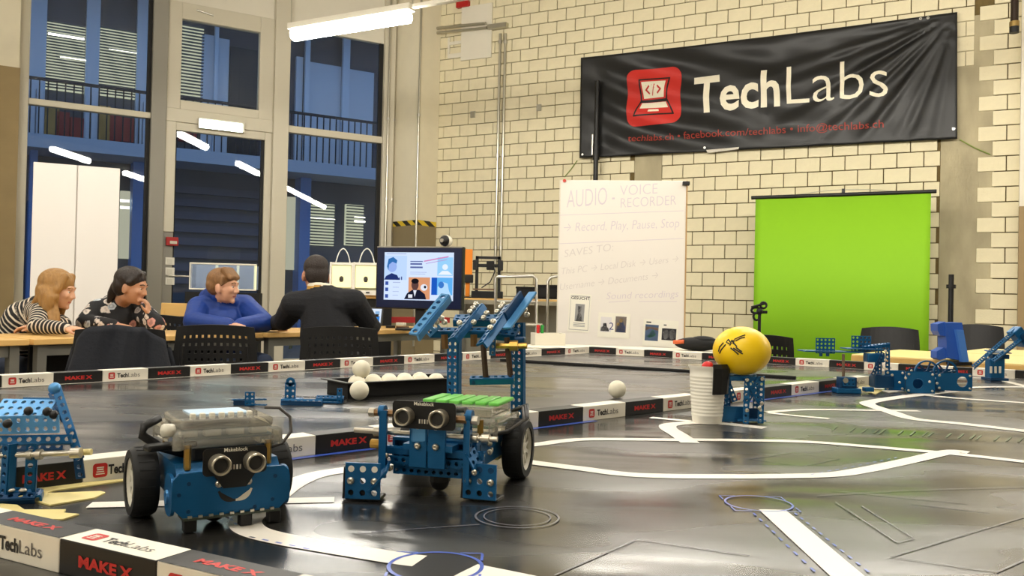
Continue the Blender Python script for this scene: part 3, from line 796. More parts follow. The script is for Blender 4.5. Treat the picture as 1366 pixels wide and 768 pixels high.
# table carrying the field
def off_poly(pts, g):
    c = sum(pts, Vector())/len(pts); out = []
    for p in pts: d = (p-c); out.append(p+d.normalized()*g)
    return out
quad = [CL, RN, RF, FARC]
tbl = thing('field_table', 'large wooden table carrying the black game field', 'table', (CL.x, CL.y, 0))
kid(MB().prism([(p.x,p.y) for p in off_poly(quad, .09)], MZ-.034, MZ-.005).build('tabletop', m_wood), tbl)
for p in off_poly(quad, -.12): kid(MB().box((p.x,p.y,(MZ-.034)/2), (.06,.06,MZ-.034)).build('leg', m_frame), tbl)
field = thing('game_mat', 'glossy black vinyl game mat printed with white lines', 'game mat', (CL.x, CL.y, MZ))
def mat_kid(o): return kid(o, field)
mat_kid(MB().prism([(p.x,p.y) for p in off_poly(quad, .03)], MZ-.004, MZ).build('mat_sheet', m_mat))
m_line = mat('printed_white', (232,226,216), .38); m_blue = mat('printed_blue', (62,92,190), .28, spec=.9, ior=1.6); m_pale = mat('printed_grey', (104,104,112), .26, spec=.9, ior=1.6); m_grn = mat('printed_green', (70,100,58), .26, spec=.9, ior=1.6)
m_tape = mat('yellow_tape', (222,206,140), .5)
_lz = [0]
def strip(pts, wd, m=None, name='line_marking', px=True, close=False):
    """a printed band along pixel points on the mat, wd metres wide"""
    P_ = [G(*p) if px else p for p in pts]
    # smooth with Catmull-Rom
    if len(P_) > 2:
        Q = []; n = len(P_)
        for i in range(n-1):
            p0, p1, p2, p3 = P_[max(0,i-1)], P_[i], P_[i+1], P_[min(n-1,i+2)]
            for k in range(6):
                t = k/6; Q.append(.5*((2*p1)+(p2-p0)*t+(2*p0-5*p1+4*p2-p3)*t*t+(3*p1-p0-3*p2+p3)*t**3))
        Q.append(P_[-1]); P_ = Q
    _lz[0] += 1; z = MZ+.0006+.00004*(_lz[0] % 10)
    vs, fs = [], []
    for i, p in enumerate(P_):
        a, b_ = P_[max(0,i-1)], P_[min(len(P_)-1,i+1)]; t = (b_-a); t.z = 0; t.normalize(); n_ = Vector((-t.y,t.x,0))*wd/2
        vs += [Vector((p.x+n_.x,p.y+n_.y,z)), Vector((p.x-n_.x,p.y-n_.y,z))]
        if i: fs.append((2*i-2, 2*i-1, 2*i+1, 2*i))
    return mat_kid(MB().add(vs, fs).build(name, m or m_line))
def patch(pts, m, name, dz=.0009, px=True):
    P_ = [G(*p) if px else p for p in pts]
    mb_ = MB(); mb_.prism([(p.x,p.y) for p in P_], MZ+.0002, MZ+dz); return mb_.build(name, m)
W_ = .024
strip([(700,615.5),(717,618),(773,625),(852,634),(980,635.8),(1097,634),(1150,627.7),(1214,614.4),(1267,602.7),(1292,604)], W_)
strip([(505,621),(600,606),(717,593),(746,589),(789,586),(900,586.8),(937,586.8),(1065,589),(1150,595),(1203,599.5),(1267,605),(1366,616),(1420,623)], W_*.9)
strip([(921,591),(905,580),(892,572),(893,567),(915,564.5),(950,564),(1020,571)], W_*1.15)
strip([(868,557),(921,562)], W_*.8); strip([(1024,550),(1073,546.7),(1150,547.3),(1226,548.3)], W_*.8); strip([(1024,550.6),(1060,554.6),(1106,558.8)], W_*.8)
strip([(1273,522),(1228,526.6),(1185,532),(1160,536.5),(1158,539.5),(1168,543.4),(1186,549),(1219,559),(1278,565),(1366,575),(1420,581)], W_*1.25)
strip([(1232,527),(1284,532),(1366,537.5)], W_); strip([(1240,524),(1297,517),(1366,516.3)], W_); strip([(1335,507),(1375,517)], W_); strip([(1281,503.8),(1380,505)], .02)
strip([(511,621),(454,628),(417,635),(388,647.6),(360,668),(337,686),(327,698),(340,710),(384,721),(446,731.6),(528,744.7),(560,749)], .028)
strip([(119,674),(446,667)], .022)
strip([(618,763),(700,780)], .04)
strip([(1030,680.5),(1129,768),(1160,795)], .026)
# dashed blue lines either side of the white diagonal
def dashes(a, b_, n, m, wd=.0022):
    A_, B_ = G(*a), G(*b_)
    for i in range(n): strip([A_.lerp(B_, (i+.15)/n), A_.lerp(B_, (i+.6)/n)], wd, m, 'dash_mark', px=False)
dashes((1004,684),(1092,768), 9, m_blue); dashes((1059,684),(1164,768), 11, m_blue)
dashes((296,681),(330,716), 6, m_blue, .0025); dashes((330,716),(420,735), 5, m_blue, .0025); dashes((1080,634),(1200,610), 12, m_blue, .002)
# ring targets
def ring(px, py, rx, m, wd=.003, brackets=True, cover=None):
    c = G(px, py); R_ = (G(px+rx, py)-c).length
    if cover: mat_kid(MB().prism([(c.x+R_*.98*math.cos(a*math.pi/20), c.y+R_*.98*math.sin(a*math.pi/20)) for a in range(40)], MZ+.0001, MZ+.0005).build('ring_disc', cover))
    strip([c+Vector((R_*math.cos(a*math.pi/12), R_*math.sin(a*math.pi/12), 0)) for a in range(25)], wd, m, 'ring_mark', px=False)
    if brackets:
        for q in range(4):
            a = math.radians(45+90*q); d1_ = Vector((math.cos(a), math.sin(a), 0)); t_ = Vector((-d1_.y, d1_.x, 0)); k_ = c+d1_*R_*1.38
            strip([k_+(-d1_+t_).normalized()*R_*.5, k_], wd*.7, m, 'ring_mark', px=False); strip([k_, k_+(-d1_-t_).normalized()*R_*.5], wd*.7, m, 'ring_mark', px=False)
ring(1012, 672, 42, m_blue, .0022)
ring(581, 756, 62, m_blue, .003, cover=mat('printed_dark', (30,30,30), .35))
ring(690, 690, 55, m_pale, .002, False); ring(690, 690, 44, m_pale, .0015, False)
for pl in ([(1114,670),(1197,725),(1219,719),(1149,675)], [(1188,744),(1366,690)], [(1188,744),(1330,764),(1366,748)], [(1090,662),(1200,655),(1366,650)], [(1110,655),(1290,672)], [(1000,612),(1060,604),(1120,612),(1070,622),(1000,612)], [(640,700),(470,712)], [(740,768),(850,720),(1000,742)], [(1215,672),(1320,684)]):
    for a, b_ in zip(pl, pl[1:]): strip([a, b_], .0018, m_pale, 'faint_mark')
for i in range(16):
    x = 1110+i*16+ (8 if i % 4 else 0); y = 571.5+(x-1110)*.062
    strip([(x, y+3), (x+7, y-3)], .003, m_grn, 'faint_mark'); strip([(x, y+4), (x+13, y+4.6)], .002, m_grn, 'faint_mark')

# ---- border rails: each panel its own block with its print
RH, RT = 0.0245, 0.03
m_pw = mat('panel_white', (226,220,206), .5); m_pb = mat('panel_black', (20,19,19), .45); m_pr = mat('panel_red', (186,40,36), .5); m_pk = mat('panel_ink', (36,34,34), .5); m_pg = mat('panel_grey_ink', (104,100,96), .5)
def rail(label, pts_px, A_, B_, first, side, toptext=False):
    """panels between successive pixel columns on ground line A_-B_; side: unit vector out of the printed face"""
    P_ = [on_line(A_, B_, x) if not isinstance(x, Vector) else x for x in pts_px]
    t = thing('border_rail', label, 'border', P_[0])
    for i in range(len(P_)-1):
        a, b_ = P_[i], P_[i+1]; L_ = (b_-a).length; make = (i+first) % 2
        x = (b_-a).normalized(); n = Vector(side); n = (n-x*n.dot(x)); n.z = 0; n.normalize()
        if x.cross(UP).dot(n) < 0: x = -x; a, b_ = b_, a
        M_ = basis(a, x, UP)                       # x along, y up, z out of the face
        pn = kid(MB().box((L_/2, RH/2, -RT/2), (L_-.0006, RH, RT), M_, bev=.0008).build('panel', m_pb if make else m_pw), t)
        def prt(name, mb_, m_):
            return mb_.build(name, m_, pn)
        s_ = L_/.1
        faces = [M_ @ Matrix.Translation((0,0,.0003))]
        if toptext: faces.append(M_ @ Matrix.Translation((0,RH+.0003,-RT+.002)) @ Matrix.Rotation(-math.pi/2, 4, 'X') @ Matrix.Translation((0, -.026, 0)))
        for fi, T in enumerate(faces):
            if make if fi == 0 else not make:
                if fi: prt('top_panel', MB().add([(0.0005,0.0,0),(L_-.0005,0.0,0),(L_-.0005,RT-.001,0),(0.0005,RT-.001,0)], [(0,1,2,3)], T @ Matrix.Translation((0,-.002,0))), m_pb)
                mb_ = MB(); me_ = text_mesh('MAKE X', .0105, bold=.00045); x0_, x1_ = text_w(me_)
                k_ = .056*s_/(x1_-x0_)
                mb_.add([((v.co.x-x0_)*k_+L_/2-.028*s_, v.co.y*1.0+.0085, .0002) for v in me_.vertices], [list(p.vertices) for p in me_.polygons], T)
                prt('red_lettering', mb_, m_pr)
            else:
                if fi: prt('top_panel', MB().add([(0.0005,0.0,0),(L_-.0005,0.0,0),(L_-.0005,RT-.001,0),(0.0005,RT-.001,0)], [(0,1,2,3)], T @ Matrix.Translation((0,-.002,0))), m_pw)
                q = .0145; ox = .012*s_
                prt('logo_square', MB().add([(p[0],p[1],.0002) for p in rrect(q, q, .003, 4, ox+q/2, RH/2)], [list(range(20))], T), m_pr)
                g = MB()
                for (cx_, cy_, w_, h_) in ((.5,.70,.5,.08),(.5,.56,.44,.10),(.5,.40,.52,.07),(.5,.24,.6,.07)): g.add([(ox+q*(cx_+sx*w_/2), RH/2-q/2+q*(cy_+sy*h_/2), .0004) for sx, sy in ((-1,-1),(1,-1),(1,1),(-1,1))], [(0,1,2,3)], T)
                prt('logo_glyph', g, m_pw)
                for txt, bold, a0, a1, m_ in (('Tech', .0005, .031, .0535, m_pk), ('Labs', 0.0, .0545, .081, m_pg)):
                    me_ = text_mesh(txt, .0135, bold=bold); x0_, x1_ = text_w(me_); k_ = (a1-a0)*s_/(x1_-x0_)
                    mb_ = MB(); mb_.add([((v.co.x-x0_)*k_+a0*s_, v.co.y+.0075, .0002) for v in me_.vertices], [list(p.vertices) for p in me_.polygons], T)
                    prt('dark_lettering', mb_, m_)
    return t
inner = lambda d: Vector((-d.y, d.x, 0))
n_far = Vector((d_far.y, -d_far.x, 0)); 
if n_far.dot(Vector((1,0,0))) < 0: n_far = -n_far
n_r = Vector((d_r.y, -d_r.x, 0));
if n_r.dot(Vector((0,-1,0))) < 0: n_r = -n_r
left_cols = [CL+d_far*-.03]+[x for x in (-80, -30, 2.3)] if False else [-180,-115,-55,2.3,71.5,136.7,197.6,253.7,308,358,407,454,497.7,539.3,579.6,617,654.5,685.7,722.5,754]
rail('border rail of black and white printed panels running below the seated people', left_cols+[FARC.copy()], farA, FARC, 1, n_far)
rail('border rail of printed panels along the far side under whiteboard and green screen', [FARC.copy()-d_r*0.0]+[821.5,859,897,936,979,1023,1061,1106,1152.5,1198,1246,1271,1297,1354,1410,1470], FARC, G(1060,487.4), 1, n_r)
dA, dB = G(110,645.5), G(1092,523)
n_div = Vector(((dB-dA).y, -(dB-dA).x, 0)).normalized()
rail('border rail dividing the field, printed panels, behind the two wheeled robots', [-92,5,110,215,320,421,507,585,655,718.5,778,834.5,884.8,931,977,1020,1056,1092.5,1126,1159,1172], dA, dB, 0, n_div)
n_fr = Vector((d_fr.y, -d_fr.x, 0)); n_fr = n_fr if n_fr.y < 0 else -n_fr
fl = (frB-frA).length
fpts = [frB + d_fr*(.0985*k) for k in (-3,-2,-1,0,1,2,3,4,5,6)]
rail('border rail of printed panels on the wooden table edge, with lettering on its top', fpts, frA, frB, 0, n_fr, toptext=True)
# pale strip at the foot of the far rail, blue strip at the foot of the divider
sd = G(2,517.5); strip([farA+d_far*.3+n_far*.006, FARC+n_far*.006], .009, m_line, px=False); strip([FARC+n_r*.006, FARC+d_r*1.6+n_r*.006], .01, m_line, px=False)
strip([on_line(dA,dB,330)+n_div*.007, on_line(dA,dB,790)+n_div*.007], .011, m_blue, px=False); strip([on_line(dA,dB,990)+n_div*.008, on_line(dA,dB,1130)+n_div*.008], .012, m_blue, px=False)
# black cord lying across the far field
p, q = G(668,481.3), G(1062,505.5)
o = MB().box((0,0,.004), ((q-p).length,.014,.008), basis((p+q)/2, q-p, UP.cross(q-p)), bev=.002).build('black_cord', m_blackm); tag(o, 'thin flat black strip lying across the grey far part of the field', 'cord')
# yellow masking tape by the left corner
tapes = [[(30,90),(380,55),(940,0),(945,14),(400,92),(250,150),(60,115)], [(300,112),(760,95),(800,104),(720,145),(560,170),(380,200),(255,165)], [(0,190),(130,200),(185,236),(500,235),(480,260),(600,270),(480,308),(290,312),(165,272),(0,238)]]
for tp, lab in zip(tapes, ('strip of yellow masking tape along the foot of the divider rail', 'torn piece of yellow masking tape under the blue beam structure', 'torn piece of yellow masking tape by the corner of the front rail')):
    tag(patch([(x/5.69, 640+y/5.69) for x, y in tp], m_tape, 'masking_tape', .0016), lab, 'tape', 'pieces of yellow masking tape')
# ================================================================= FURNITURE ROUND THE FIELD
TZ = 0.72
tA, tB = on_z(60, 452, TZ), on_z(520, 440, TZ)
TT = (tB-tA).normalized(); TS = Vector((-TT.y, TT.x, 0))          # along the row, and towards the windows
def row(px, s=0.0, z=TZ):
    """point on the row of desks: at the pixel column where the near edge passes, s metres towards the windows"""
    return on_line(tA, tB, px) + TS*s + UP*(z-TZ)
m_laq = mat('desk_top', (214,172,104), .4, noise=.1, nscale=8, stretch=(1,5,1))
def desk(a, b_, label, depth=.60, panel=True):
    L_ = (b_-a).length; t = thing('desk', label, 'desk', (a.x,a.y,0), math.atan2(TT.y, TT.x))
    MB().box((L_/2, depth/2, TZ-.0145), (L_-.01, depth, .029), bev=.003).build('tabletop', m_laq, t)
    for x in (.06, L_-.06):
        for y in (.05, depth-.05): MB().box((x,y,(TZ-.029)/2), (.045,.045,TZ-.029)).build('leg', m_frame, t)
    MB().box((L_/2, .05, TZ-.06), (L_-.17, .03, .05)).build('frame_bar', m_frame, t)
    MB().box((L_/2, depth-.05, TZ-.06), (L_-.17, .03, .05)).build('frame_bar', m_frame, t)
    if panel: MB().box((L_/2, .24, .42), (L_-.2, .02, .5)).build('under_desk_dark', m_blackm, t)  # added black sheet standing for the dark beneath the desk
    return t
r0, r1, r2, r3 = row(-60), row(43), row(345), row(640)
desk(r0, row(41), 'wooden desk at the left end, under the girl in the striped top')
desk(row(44), row(352), 'long wooden desk between the seated girls and boy')
desk(row(356), row(606), 'wooden desk carrying the monitor and the tablet', panel=False)

m_ch = mat('chair_plastic', (20,20,22), .5)
def chair(label, loc, rz, perf=True, name='plastic_chair', w=.45, hb=.30, ztop=.79):
    """faces +Y in its own frame (backrest on the -Y side)"""
    t = thing(name, label, 'chair', loc, rz)
    # seat pan
    mb = MB(); nx, ny = 10, 8; vs, fs = [], []
    for j in range(ny+1):
        for i in range(nx+1):
            x = (i/nx-.5)*.44; y = (j/ny-.5)*.42; z = .44-.012*math.cos(x/.22*1.4)*math.cos(y/.21*1.3)-.03*max(0,(y-.12)/.09)**2
            vs.append((x*(1-.08*max(0,y/.21)), y, z))
    fs = [(j*(nx+1)+i, j*(nx+1)+i+1, (j+1)*(nx+1)+i+1, (j+1)*(nx+1)+i) for j in range(ny) for i in range(nx)]
    o = mb.add(vs, fs).build('seat', m_ch, t, smooth=True); md_ = o.modifiers.new('t','SOLIDIFY'); md_.thickness = .012
    # backrest: curved shell, with a field of square holes
    cols, rows_ = 13, 7; mb = MB(); cw, chh = w/cols, hb/rows_
    def bp_(u, v): # u -1..1, v 0..1
        xx = u*w/2*(1.0-.10*v**2) if True else 0
        return Vector((xx, -.20-.045*v+.05*u*u, ztop-hb+hb*v-.015*u*u*v))
    for i in range(cols):
        for j in range(rows_):
            u0, u1 = -1+2*i/cols, -1+2*(i+1)/cols; v0, v1 = j/rows_, (j+1)/rows_
            if perf and 0 < i < cols-1 and 1 < j < rows_-1 and i != cols//2 + 99:
                du, dv = (u1-u0)*.30, (v1-v0)*.30
                P_ = [bp_(u0,v0),bp_(u1,v0),bp_(u1,v1),bp_(u0,v1),bp_(u0+du,v0+dv),bp_(u1-du,v0+dv),bp_(u1-du,v1-dv),bp_(u0+du,v1-dv)]
                mb.add(P_, [(0,1,5,4),(1,2,6,5),(2,3,7,6),(3,0,4,7)])
            else: mb.add([bp_(u0,v0),bp_(u1,v0),bp_(u1,v1),bp_(u0,v1)], [(0,1,2,3)])
    o = mb.build('backrest', m_ch, t); md_ = o.modifiers.new('t','SOLIDIFY'); md_.thickness = .010
    for sx in (-1,1):
        MB().tube([(sx*.17,-.19,ztop-.12),(sx*.18,-.17,.46),(sx*.19,-.12,.43),(sx*.20,.16,.43),(sx*.21,.20,.40),(sx*.23,.24,.0)], .011, 8).build('frame_tube', m_ch, t, smooth=40)
        MB().tube([(sx*.20,-.10,.42),(sx*.22,-.19,.36),(sx*.24,-.26,.0)], .011, 8).build('leg', m_ch, t, smooth=40)
    MB().cyl((-.2,.1,.42), (.2,.1,.42), .010).build('stretcher', m_ch, t, smooth=40)
    return t
def face(d): return math.atan2(d.y, d.x)-math.pi/2
# chairs at the row (backs towards the field)
c_boy = row(318,-.10,0); c_man = row(478,-.16,0)
chair('black perforated plastic chair standing empty in front of the boy in blue', on_y(292,440,4.80)*Vector((1,1,0)) if False else Vector((on_y(292,440,4.95).x, 4.95, 0)), face(Vector((-.25,1,0))), w=.45)
chair('black perforated plastic chair the man in the black sweater sits on', Vector((on_y(456,440,5.12).x, 5.12, 0)), face(Vector((-.15,1,0))), w=.46)
chair('black plastic chair mostly hidden under a draped dark jacket', Vector((on_y(166,440,4.35).x, 4.35, 0)), face(Vector((-.35,1,0))), w=.44, perf=False)
chair('grey-black perforated chair on the window side behind the desks', Vector((on_y(236,430,6.3).x, 6.3, 0)), face(Vector((.2,1,0))), w=.42, ztop=.80)
# jacket draped over the chair
jc = Vector((on_y(165,440,4.35).x, 4.35, 0)); jr = face(Vector((-.35,1,0)))
mb = MB(); N1, N2 = 36, 26; vs = []
for j in range(N2+1):
    t_ = j/N2                                   # 0: front hem (inside), over the top, 1: outside hem
    for i in range(N1+1):
        u = i/N1*2-1
        drop = abs(t_-.3)/.7 if t_ > .3 else (.3-t_)/.3*.5
        wd = .195+.115*drop+.015*math.sin(7*u)
        if t_ > .3: y = -.275-.04*drop-.012*math.sin(9*u+4*drop)-.02*(1-abs(u))*drop; z = .800-.44*drop**.9
        else: y = -.215+.05*(.3-t_)/.3; z = .800-.20*((.3-t_)/.3)
        if abs(t_-.3) < .05: z += .006
        shoulder = .05*max(0, abs(u)-.62)/.38
        z += .012*math.sin(5*u+2)*.5 - shoulder*1.4*(1 if t_ > .2 else .6)
        vs.append((u*wd, y+.06*u*u+.012*math.sin(11*u+5*t_), max(z, .36)))
fs = [(j*(N1+1)+i, j*(N1+1)+i+1, (j+1)*(N1+1)+i+1, (j+1)*(N1+1)+i) for j in range(N2) for i in range(N1)]
jk = mb.add(vs, fs).build('draped_jacket', mat('navy_jacket', (24,27,36), .85, bump=.3, nscale=60), smooth=True, loc=jc, rot=(0,0,jr)); md_ = jk.modifiers.new('t','SOLIDIFY'); md_.thickness = .012; md_.offset = 1
tag(jk, 'dark navy jacket draped over a chair back in front of the girl in floral top', 'jacket')
# wooden chair back and black bag behind the desks
p = on_y(238, 413, 6.6)
t = thing('wooden_bench', 'light wooden bench with a low back near the glazed door', 'bench', (p.x, p.y, 0), face(Vector((.3,1,0))))
MB().box((0,0,p.z), (.30,.025,.10), bev=.005).build('back_board', m_laq, t); MB().box((0,.16,.45), (.42,.34,.03), bev=.004).build('seat_board', m_laq, t)
for sx in (-1,1):
    MB().box((sx*.13,0,(p.z)/2), (.035,.035,p.z)).build('post', m_laq, t); MB().box((sx*.17,.3,.22), (.04,.04,.44)).build('leg', m_laq, t)
p = on_y(252, 420, 6.75)
bg = MB(); bg.sphere((0,0,0), (.13,.09,.11), 16, 10); 
b_o = bg.build('shoulder_bag', m_blackm, smooth=True); b_o.location = (p.x, p.y, .575); tag(b_o, 'black bag lying on the wooden bench behind the boy', 'bag')

# ---- tall white cabinet by the window
cn = ray(102,300); cn.z = 0; cn.normalize(); cc = on_y(102,300,8.0)
w0, w1 = on_plane(44,217,cc,cn), on_plane(161,224,cc,cn)
cw = (Vector((w1.x,w1.y,0))-Vector((w0.x,w0.y,0))).length
t = thing('tall_cabinet', 'tall plain white two-door cabinet standing against the window', 'cabinet', ((w0.x+w1.x)/2, (w0.y+w1.y)/2, 0), math.atan2(cn.y,cn.x)-math.pi/2)
H_ = (w0.z+w1.z)/2
MB().box((0,.21,H_/2), (cw*.985,.40,H_), bev=.004).build('body', mat('cabinet_white', (232,226,218), .6), t)
for sx in (-1,1):
    MB().box((sx*cw/4,-.003,H_/2+.02), (cw/2-.010,.022,H_-.04), bev=.004).build('door', mat('cabinet_white2', (238,232,226), .55), t)

# ---- monitor on the desk
mc = [on_y(503.5,329,6.35), on_y(619,329,6.15), on_y(615,415,6.15), on_y(500,410,6.35)]
mx_ = ((mc[1]-mc[0])+(mc[2]-mc[3])).normalized(); mx_.z = 0; mx_.normalize(); mo = sum(mc, Vector())/4; mw, mh = (mc[1]-mc[0]).length, ((mc[0]-mc[3]).length+(mc[1]-mc[2]).length)/2
MM = basis(mo, mx_, UP)
t = thing('monitor', 'large black monitor showing a slide with pictures, on the desk', 'monitor', M=MM)
MB().box((0,0,-.025), (mw,mh,.05), bev=.006).build('case', m_black, t)
MB().box((0,mh/2-.002,-.02), (mw*.985,.008,.045)).build('top_edge', mat('bezel_silver', (150,146,136), .4), t)
MB().box((0,0,.002), (mw*.97,mh*.955,.004)).build('bezel', mat('bezel_screen_glow', (16,26,60), .25), t)  # black bezel coloured blue, the screen's glow painted in
sw, sh = mw*.80, mh*.765
scr = MB().box((0,.012,.0045), (sw,sh,.002)).build('screen', glow('screen_white', (206,222,250), 1.0), t)
def scr_poly(name, poly, col, z, s=.95):
    """poly in 0..1 of the screen"""
    o = MB().add([((x-.5)*sw, (y-.5)*sh+.012, .0057+z) for x, y in poly], [list(range(len(poly)))]).build(name, glow('screen_%d_%d_%d' % col, col, s), scr); return o
def rect(x0, y0, x1, y1): return [(x0,y0),(x1,y0),(x1,y1),(x0,y1)]
def ell(cx, cy, rx, ry, n=16): return [(cx+rx*math.cos(2*math.pi*i/n), cy+ry*math.sin(2*math.pi*i/n)) for i in range(n)]
# picture tiles on the slide
scr_poly('slide_tile', rect(0,.42,.33,.93), (188,214,250), .0002)
scr_poly('slide_figure', [(0,.42),(.03,.50),(.11,.56),(.19,.52),(.23,.42)], (36,52,110), .0006); scr_poly('slide_figure', ell(.115,.70,.07,.12), (150,176,236), .0006); scr_poly('slide_figure', [(.04,.70),(.06,.86),(.13,.90),(.19,.83),(.18,.76),(.12,.80),(.07,.74),(.06,.62)], (50,110,176), .0008)
scr_poly('slide_figure', rect(.22,.42,.235,.47), (40,50,120), .0008); scr_poly('slide_figure', rect(.25,.42,.265,.49), (40,50,120), .0008)
scr_poly('slide_tile', rect(.36,.02,.67,.48), (216,150,110), .0002)
scr_poly('slide_figure', [(.30,.02),(.34,.14),(.42,.22),(.52,.22),(.60,.13),(.62,.02)], (26,30,50), .0006); scr_poly('slide_figure', ell(.455,.32,.052,.11), (92,64,60), .0006); scr_poly('slide_figure', ell(.455,.40,.055,.055), (24,22,28), .0008); scr_poly('slide_figure', [(.43,.21),(.455,.07),(.48,.21)], (220,226,240), .0008)
scr_poly('slide_figure', ell(.585,.27,.05,.07), (226,230,240), .0008); scr_poly('slide_figure', ell(.60,.28,.018,.03), (26,30,50), .001); scr_poly('slide_figure', rect(.36,.05,.42,.12), (226,230,240), .001)
scr_poly('slide_tile', rect(.70,.12,.99,.48), (96,176,240), .0002); scr_poly('slide_tile', rect(.69,.12,.77,.48), (30,88,190), .0004)
scr_poly('slide_figure', [(.78,.12),(.78,.28),(.83,.40),(.92,.36),(.94,.22),(.97,.12)], (176,216,250), .0006); scr_poly('slide_figure', ell(.83,.33,.04,.07), (60,120,200), .0008)
scr_poly('slide_tile', rect(.77,.52,.99,.90), (150,206,246), .0002); scr_poly('slide_figure', [(.78,.54),(.84,.62),(.92,.62),(.985,.54)], (232,240,250), .0006); scr_poly('slide_figure', ell(.88,.70,.04,.06), (228,238,252), .0006)
for (x0, y0, x1, y1) in ((.38,.80,.56,.82),(.38,.74,.55,.775),(.38,.67,.56,.705)): scr_poly('slide_line', rect(x0,y0,x1,y1), (92,104,160), .0004)
for (x0, y0, x1, y1) in ((.38,.58,.62,.59),(.38,.545,.60,.555),(.13,.36,.24,.375),(.13,.26,.22,.27),(.13,.17,.22,.18),(.13,.09,.21,.10),(.03,.96,.32,.975)): scr_poly('slide_line', rect(x0,y0,x1,y1), (160,172,214), .0004)
for y in (.34,.21,.07): scr_poly('slide_icon', rect(.02,y-.03,.065,y+.045), (60,84,160), .0004)
scr_poly('slide_banner', [(.57,.80),(.92,.90),(.93,.93),(.58,.83)], (206,140,190), .0004); scr_poly('slide_banner', [(.60,.76),(.90,.845),(.905,.86),(.605,.775)], (176,150,210), .0004)
MB().box((0,-mh/2-.06,-.05), (.07,.16,.03)).build('stand_neck', m_black, t); MB().box((0,TZ-mo.z+.008,-.04), (.30,.016,.20), bev=.004).build('stand_base', m_black, t)
# webcam ball on the monitor
p = on_y(596, 321.5, 6.2)
t = thing('webcam', 'round white and black webcam sitting on top of the monitor', 'camera', (p.x, p.y, mo.z+mh/2))
rr_ = .043
MB().sphere((0,0,rr_), rr_, 20, 12).build('shell', m_white, t, smooth=True); MB().sphere((-.012,-.016,rr_), (.040,.038,.040), 20, 12).build('front', m_black, t, smooth=True); MB().cyl((-.028,-.046,rr_), (-.034,-.055,rr_), .014, n=14).build('lens', m_chrome, t)
# tablet with a picture, leaning on the desk
p = on_z(499, 436, TZ)
T = basis(p+UP*.012+TS*.0, Vector((1,-.12,0)), Vector((-.05,.35,1)))
t = thing('tablet', 'small tablet with a light blue picture leaning on the desk beside the man', 'tablet', M=T)
MB().box((-.0,.075,0), (.135,.15,.012), bev=.004).build('case', m_black, t); sc_ = MB().box((-.004,.077,.0075), (.108,.118,.002)).build('screen', glow('tablet_screen', (222,234,250), .9), t)
MB().add([(-.02,.03,.009),(.04,.03,.009),(.04,.075,.009),(-.02,.075,.009)], [(0,1,2,3)]).build('slide_tile', glow('screen_50_130_210', (50,130,210), .9), sc_); MB().add([(0,.085,.009),(.035,.085,.009),(.035,.115,.009),(0,.115,.009)], [(0,1,2,3)]).build('slide_tile', glow('screen_140_180_220', (140,180,220), .9), sc_)
MB().box((0,.04,-.03), (.06,.09,.01), Matrix.Rotation(.5,4,'X')).build('prop', m_black, t)
# clutter on the monitor desk
def desk_box(px, py, w_, d_, h_, m, label, cat, name, rz=.4, z=TZ):
    p_ = on_z(px, py, z); o_ = MB().box((0,0,h_/2), (w_,d_,h_), bev=.004).build(name, m, loc=(p_.x,p_.y,z), rot=(0,0,rz)); tag(o_, label, cat); return o_
m_redbox = mat('red_box', (176,42,44), .5)
def tray_long(px0, px1, py):
    a, b_ = on_z(px0,py,TZ), on_z(px1,py,TZ); L_ = (b_-a).length
    t_ = thing('parts_tray', 'long low red parts tray behind the clutter on the monitor desk', 'tray', (a.x,a.y,TZ), math.atan2((b_-a).y,(b_-a).x))
    MB().box((L_/2,.06,.004), (L_,.12,.008)).build('base', m_redbox, t_)
    for y in (.004,.116): MB().box((L_/2,y,.03), (L_,.008,.044)).build('side', m_redbox, t_)
    for x in (.004, L_-.004): MB().box((x,.06,.03), (.008,.12,.044)).build('side', m_redbox, t_)
tray_long(512, 600, 430.5)
desk_box(535,434,.09,.035,.025, m_white, 'white block eraser lying by the red parts tray', 'eraser', 'board_eraser', -.6)
desk_box(521,437.5,.07,.03,.02, m_black, 'small black adapter lying on the monitor desk near the eraser', 'adapter', 'power_adapter', .5)
desk_box(537,437.5,.10,.03,.014, mat('brown_block', (80,56,44), .6), 'dark brown wooden block lying near the desk edge by the eraser', 'block', 'wooden_block', .2)
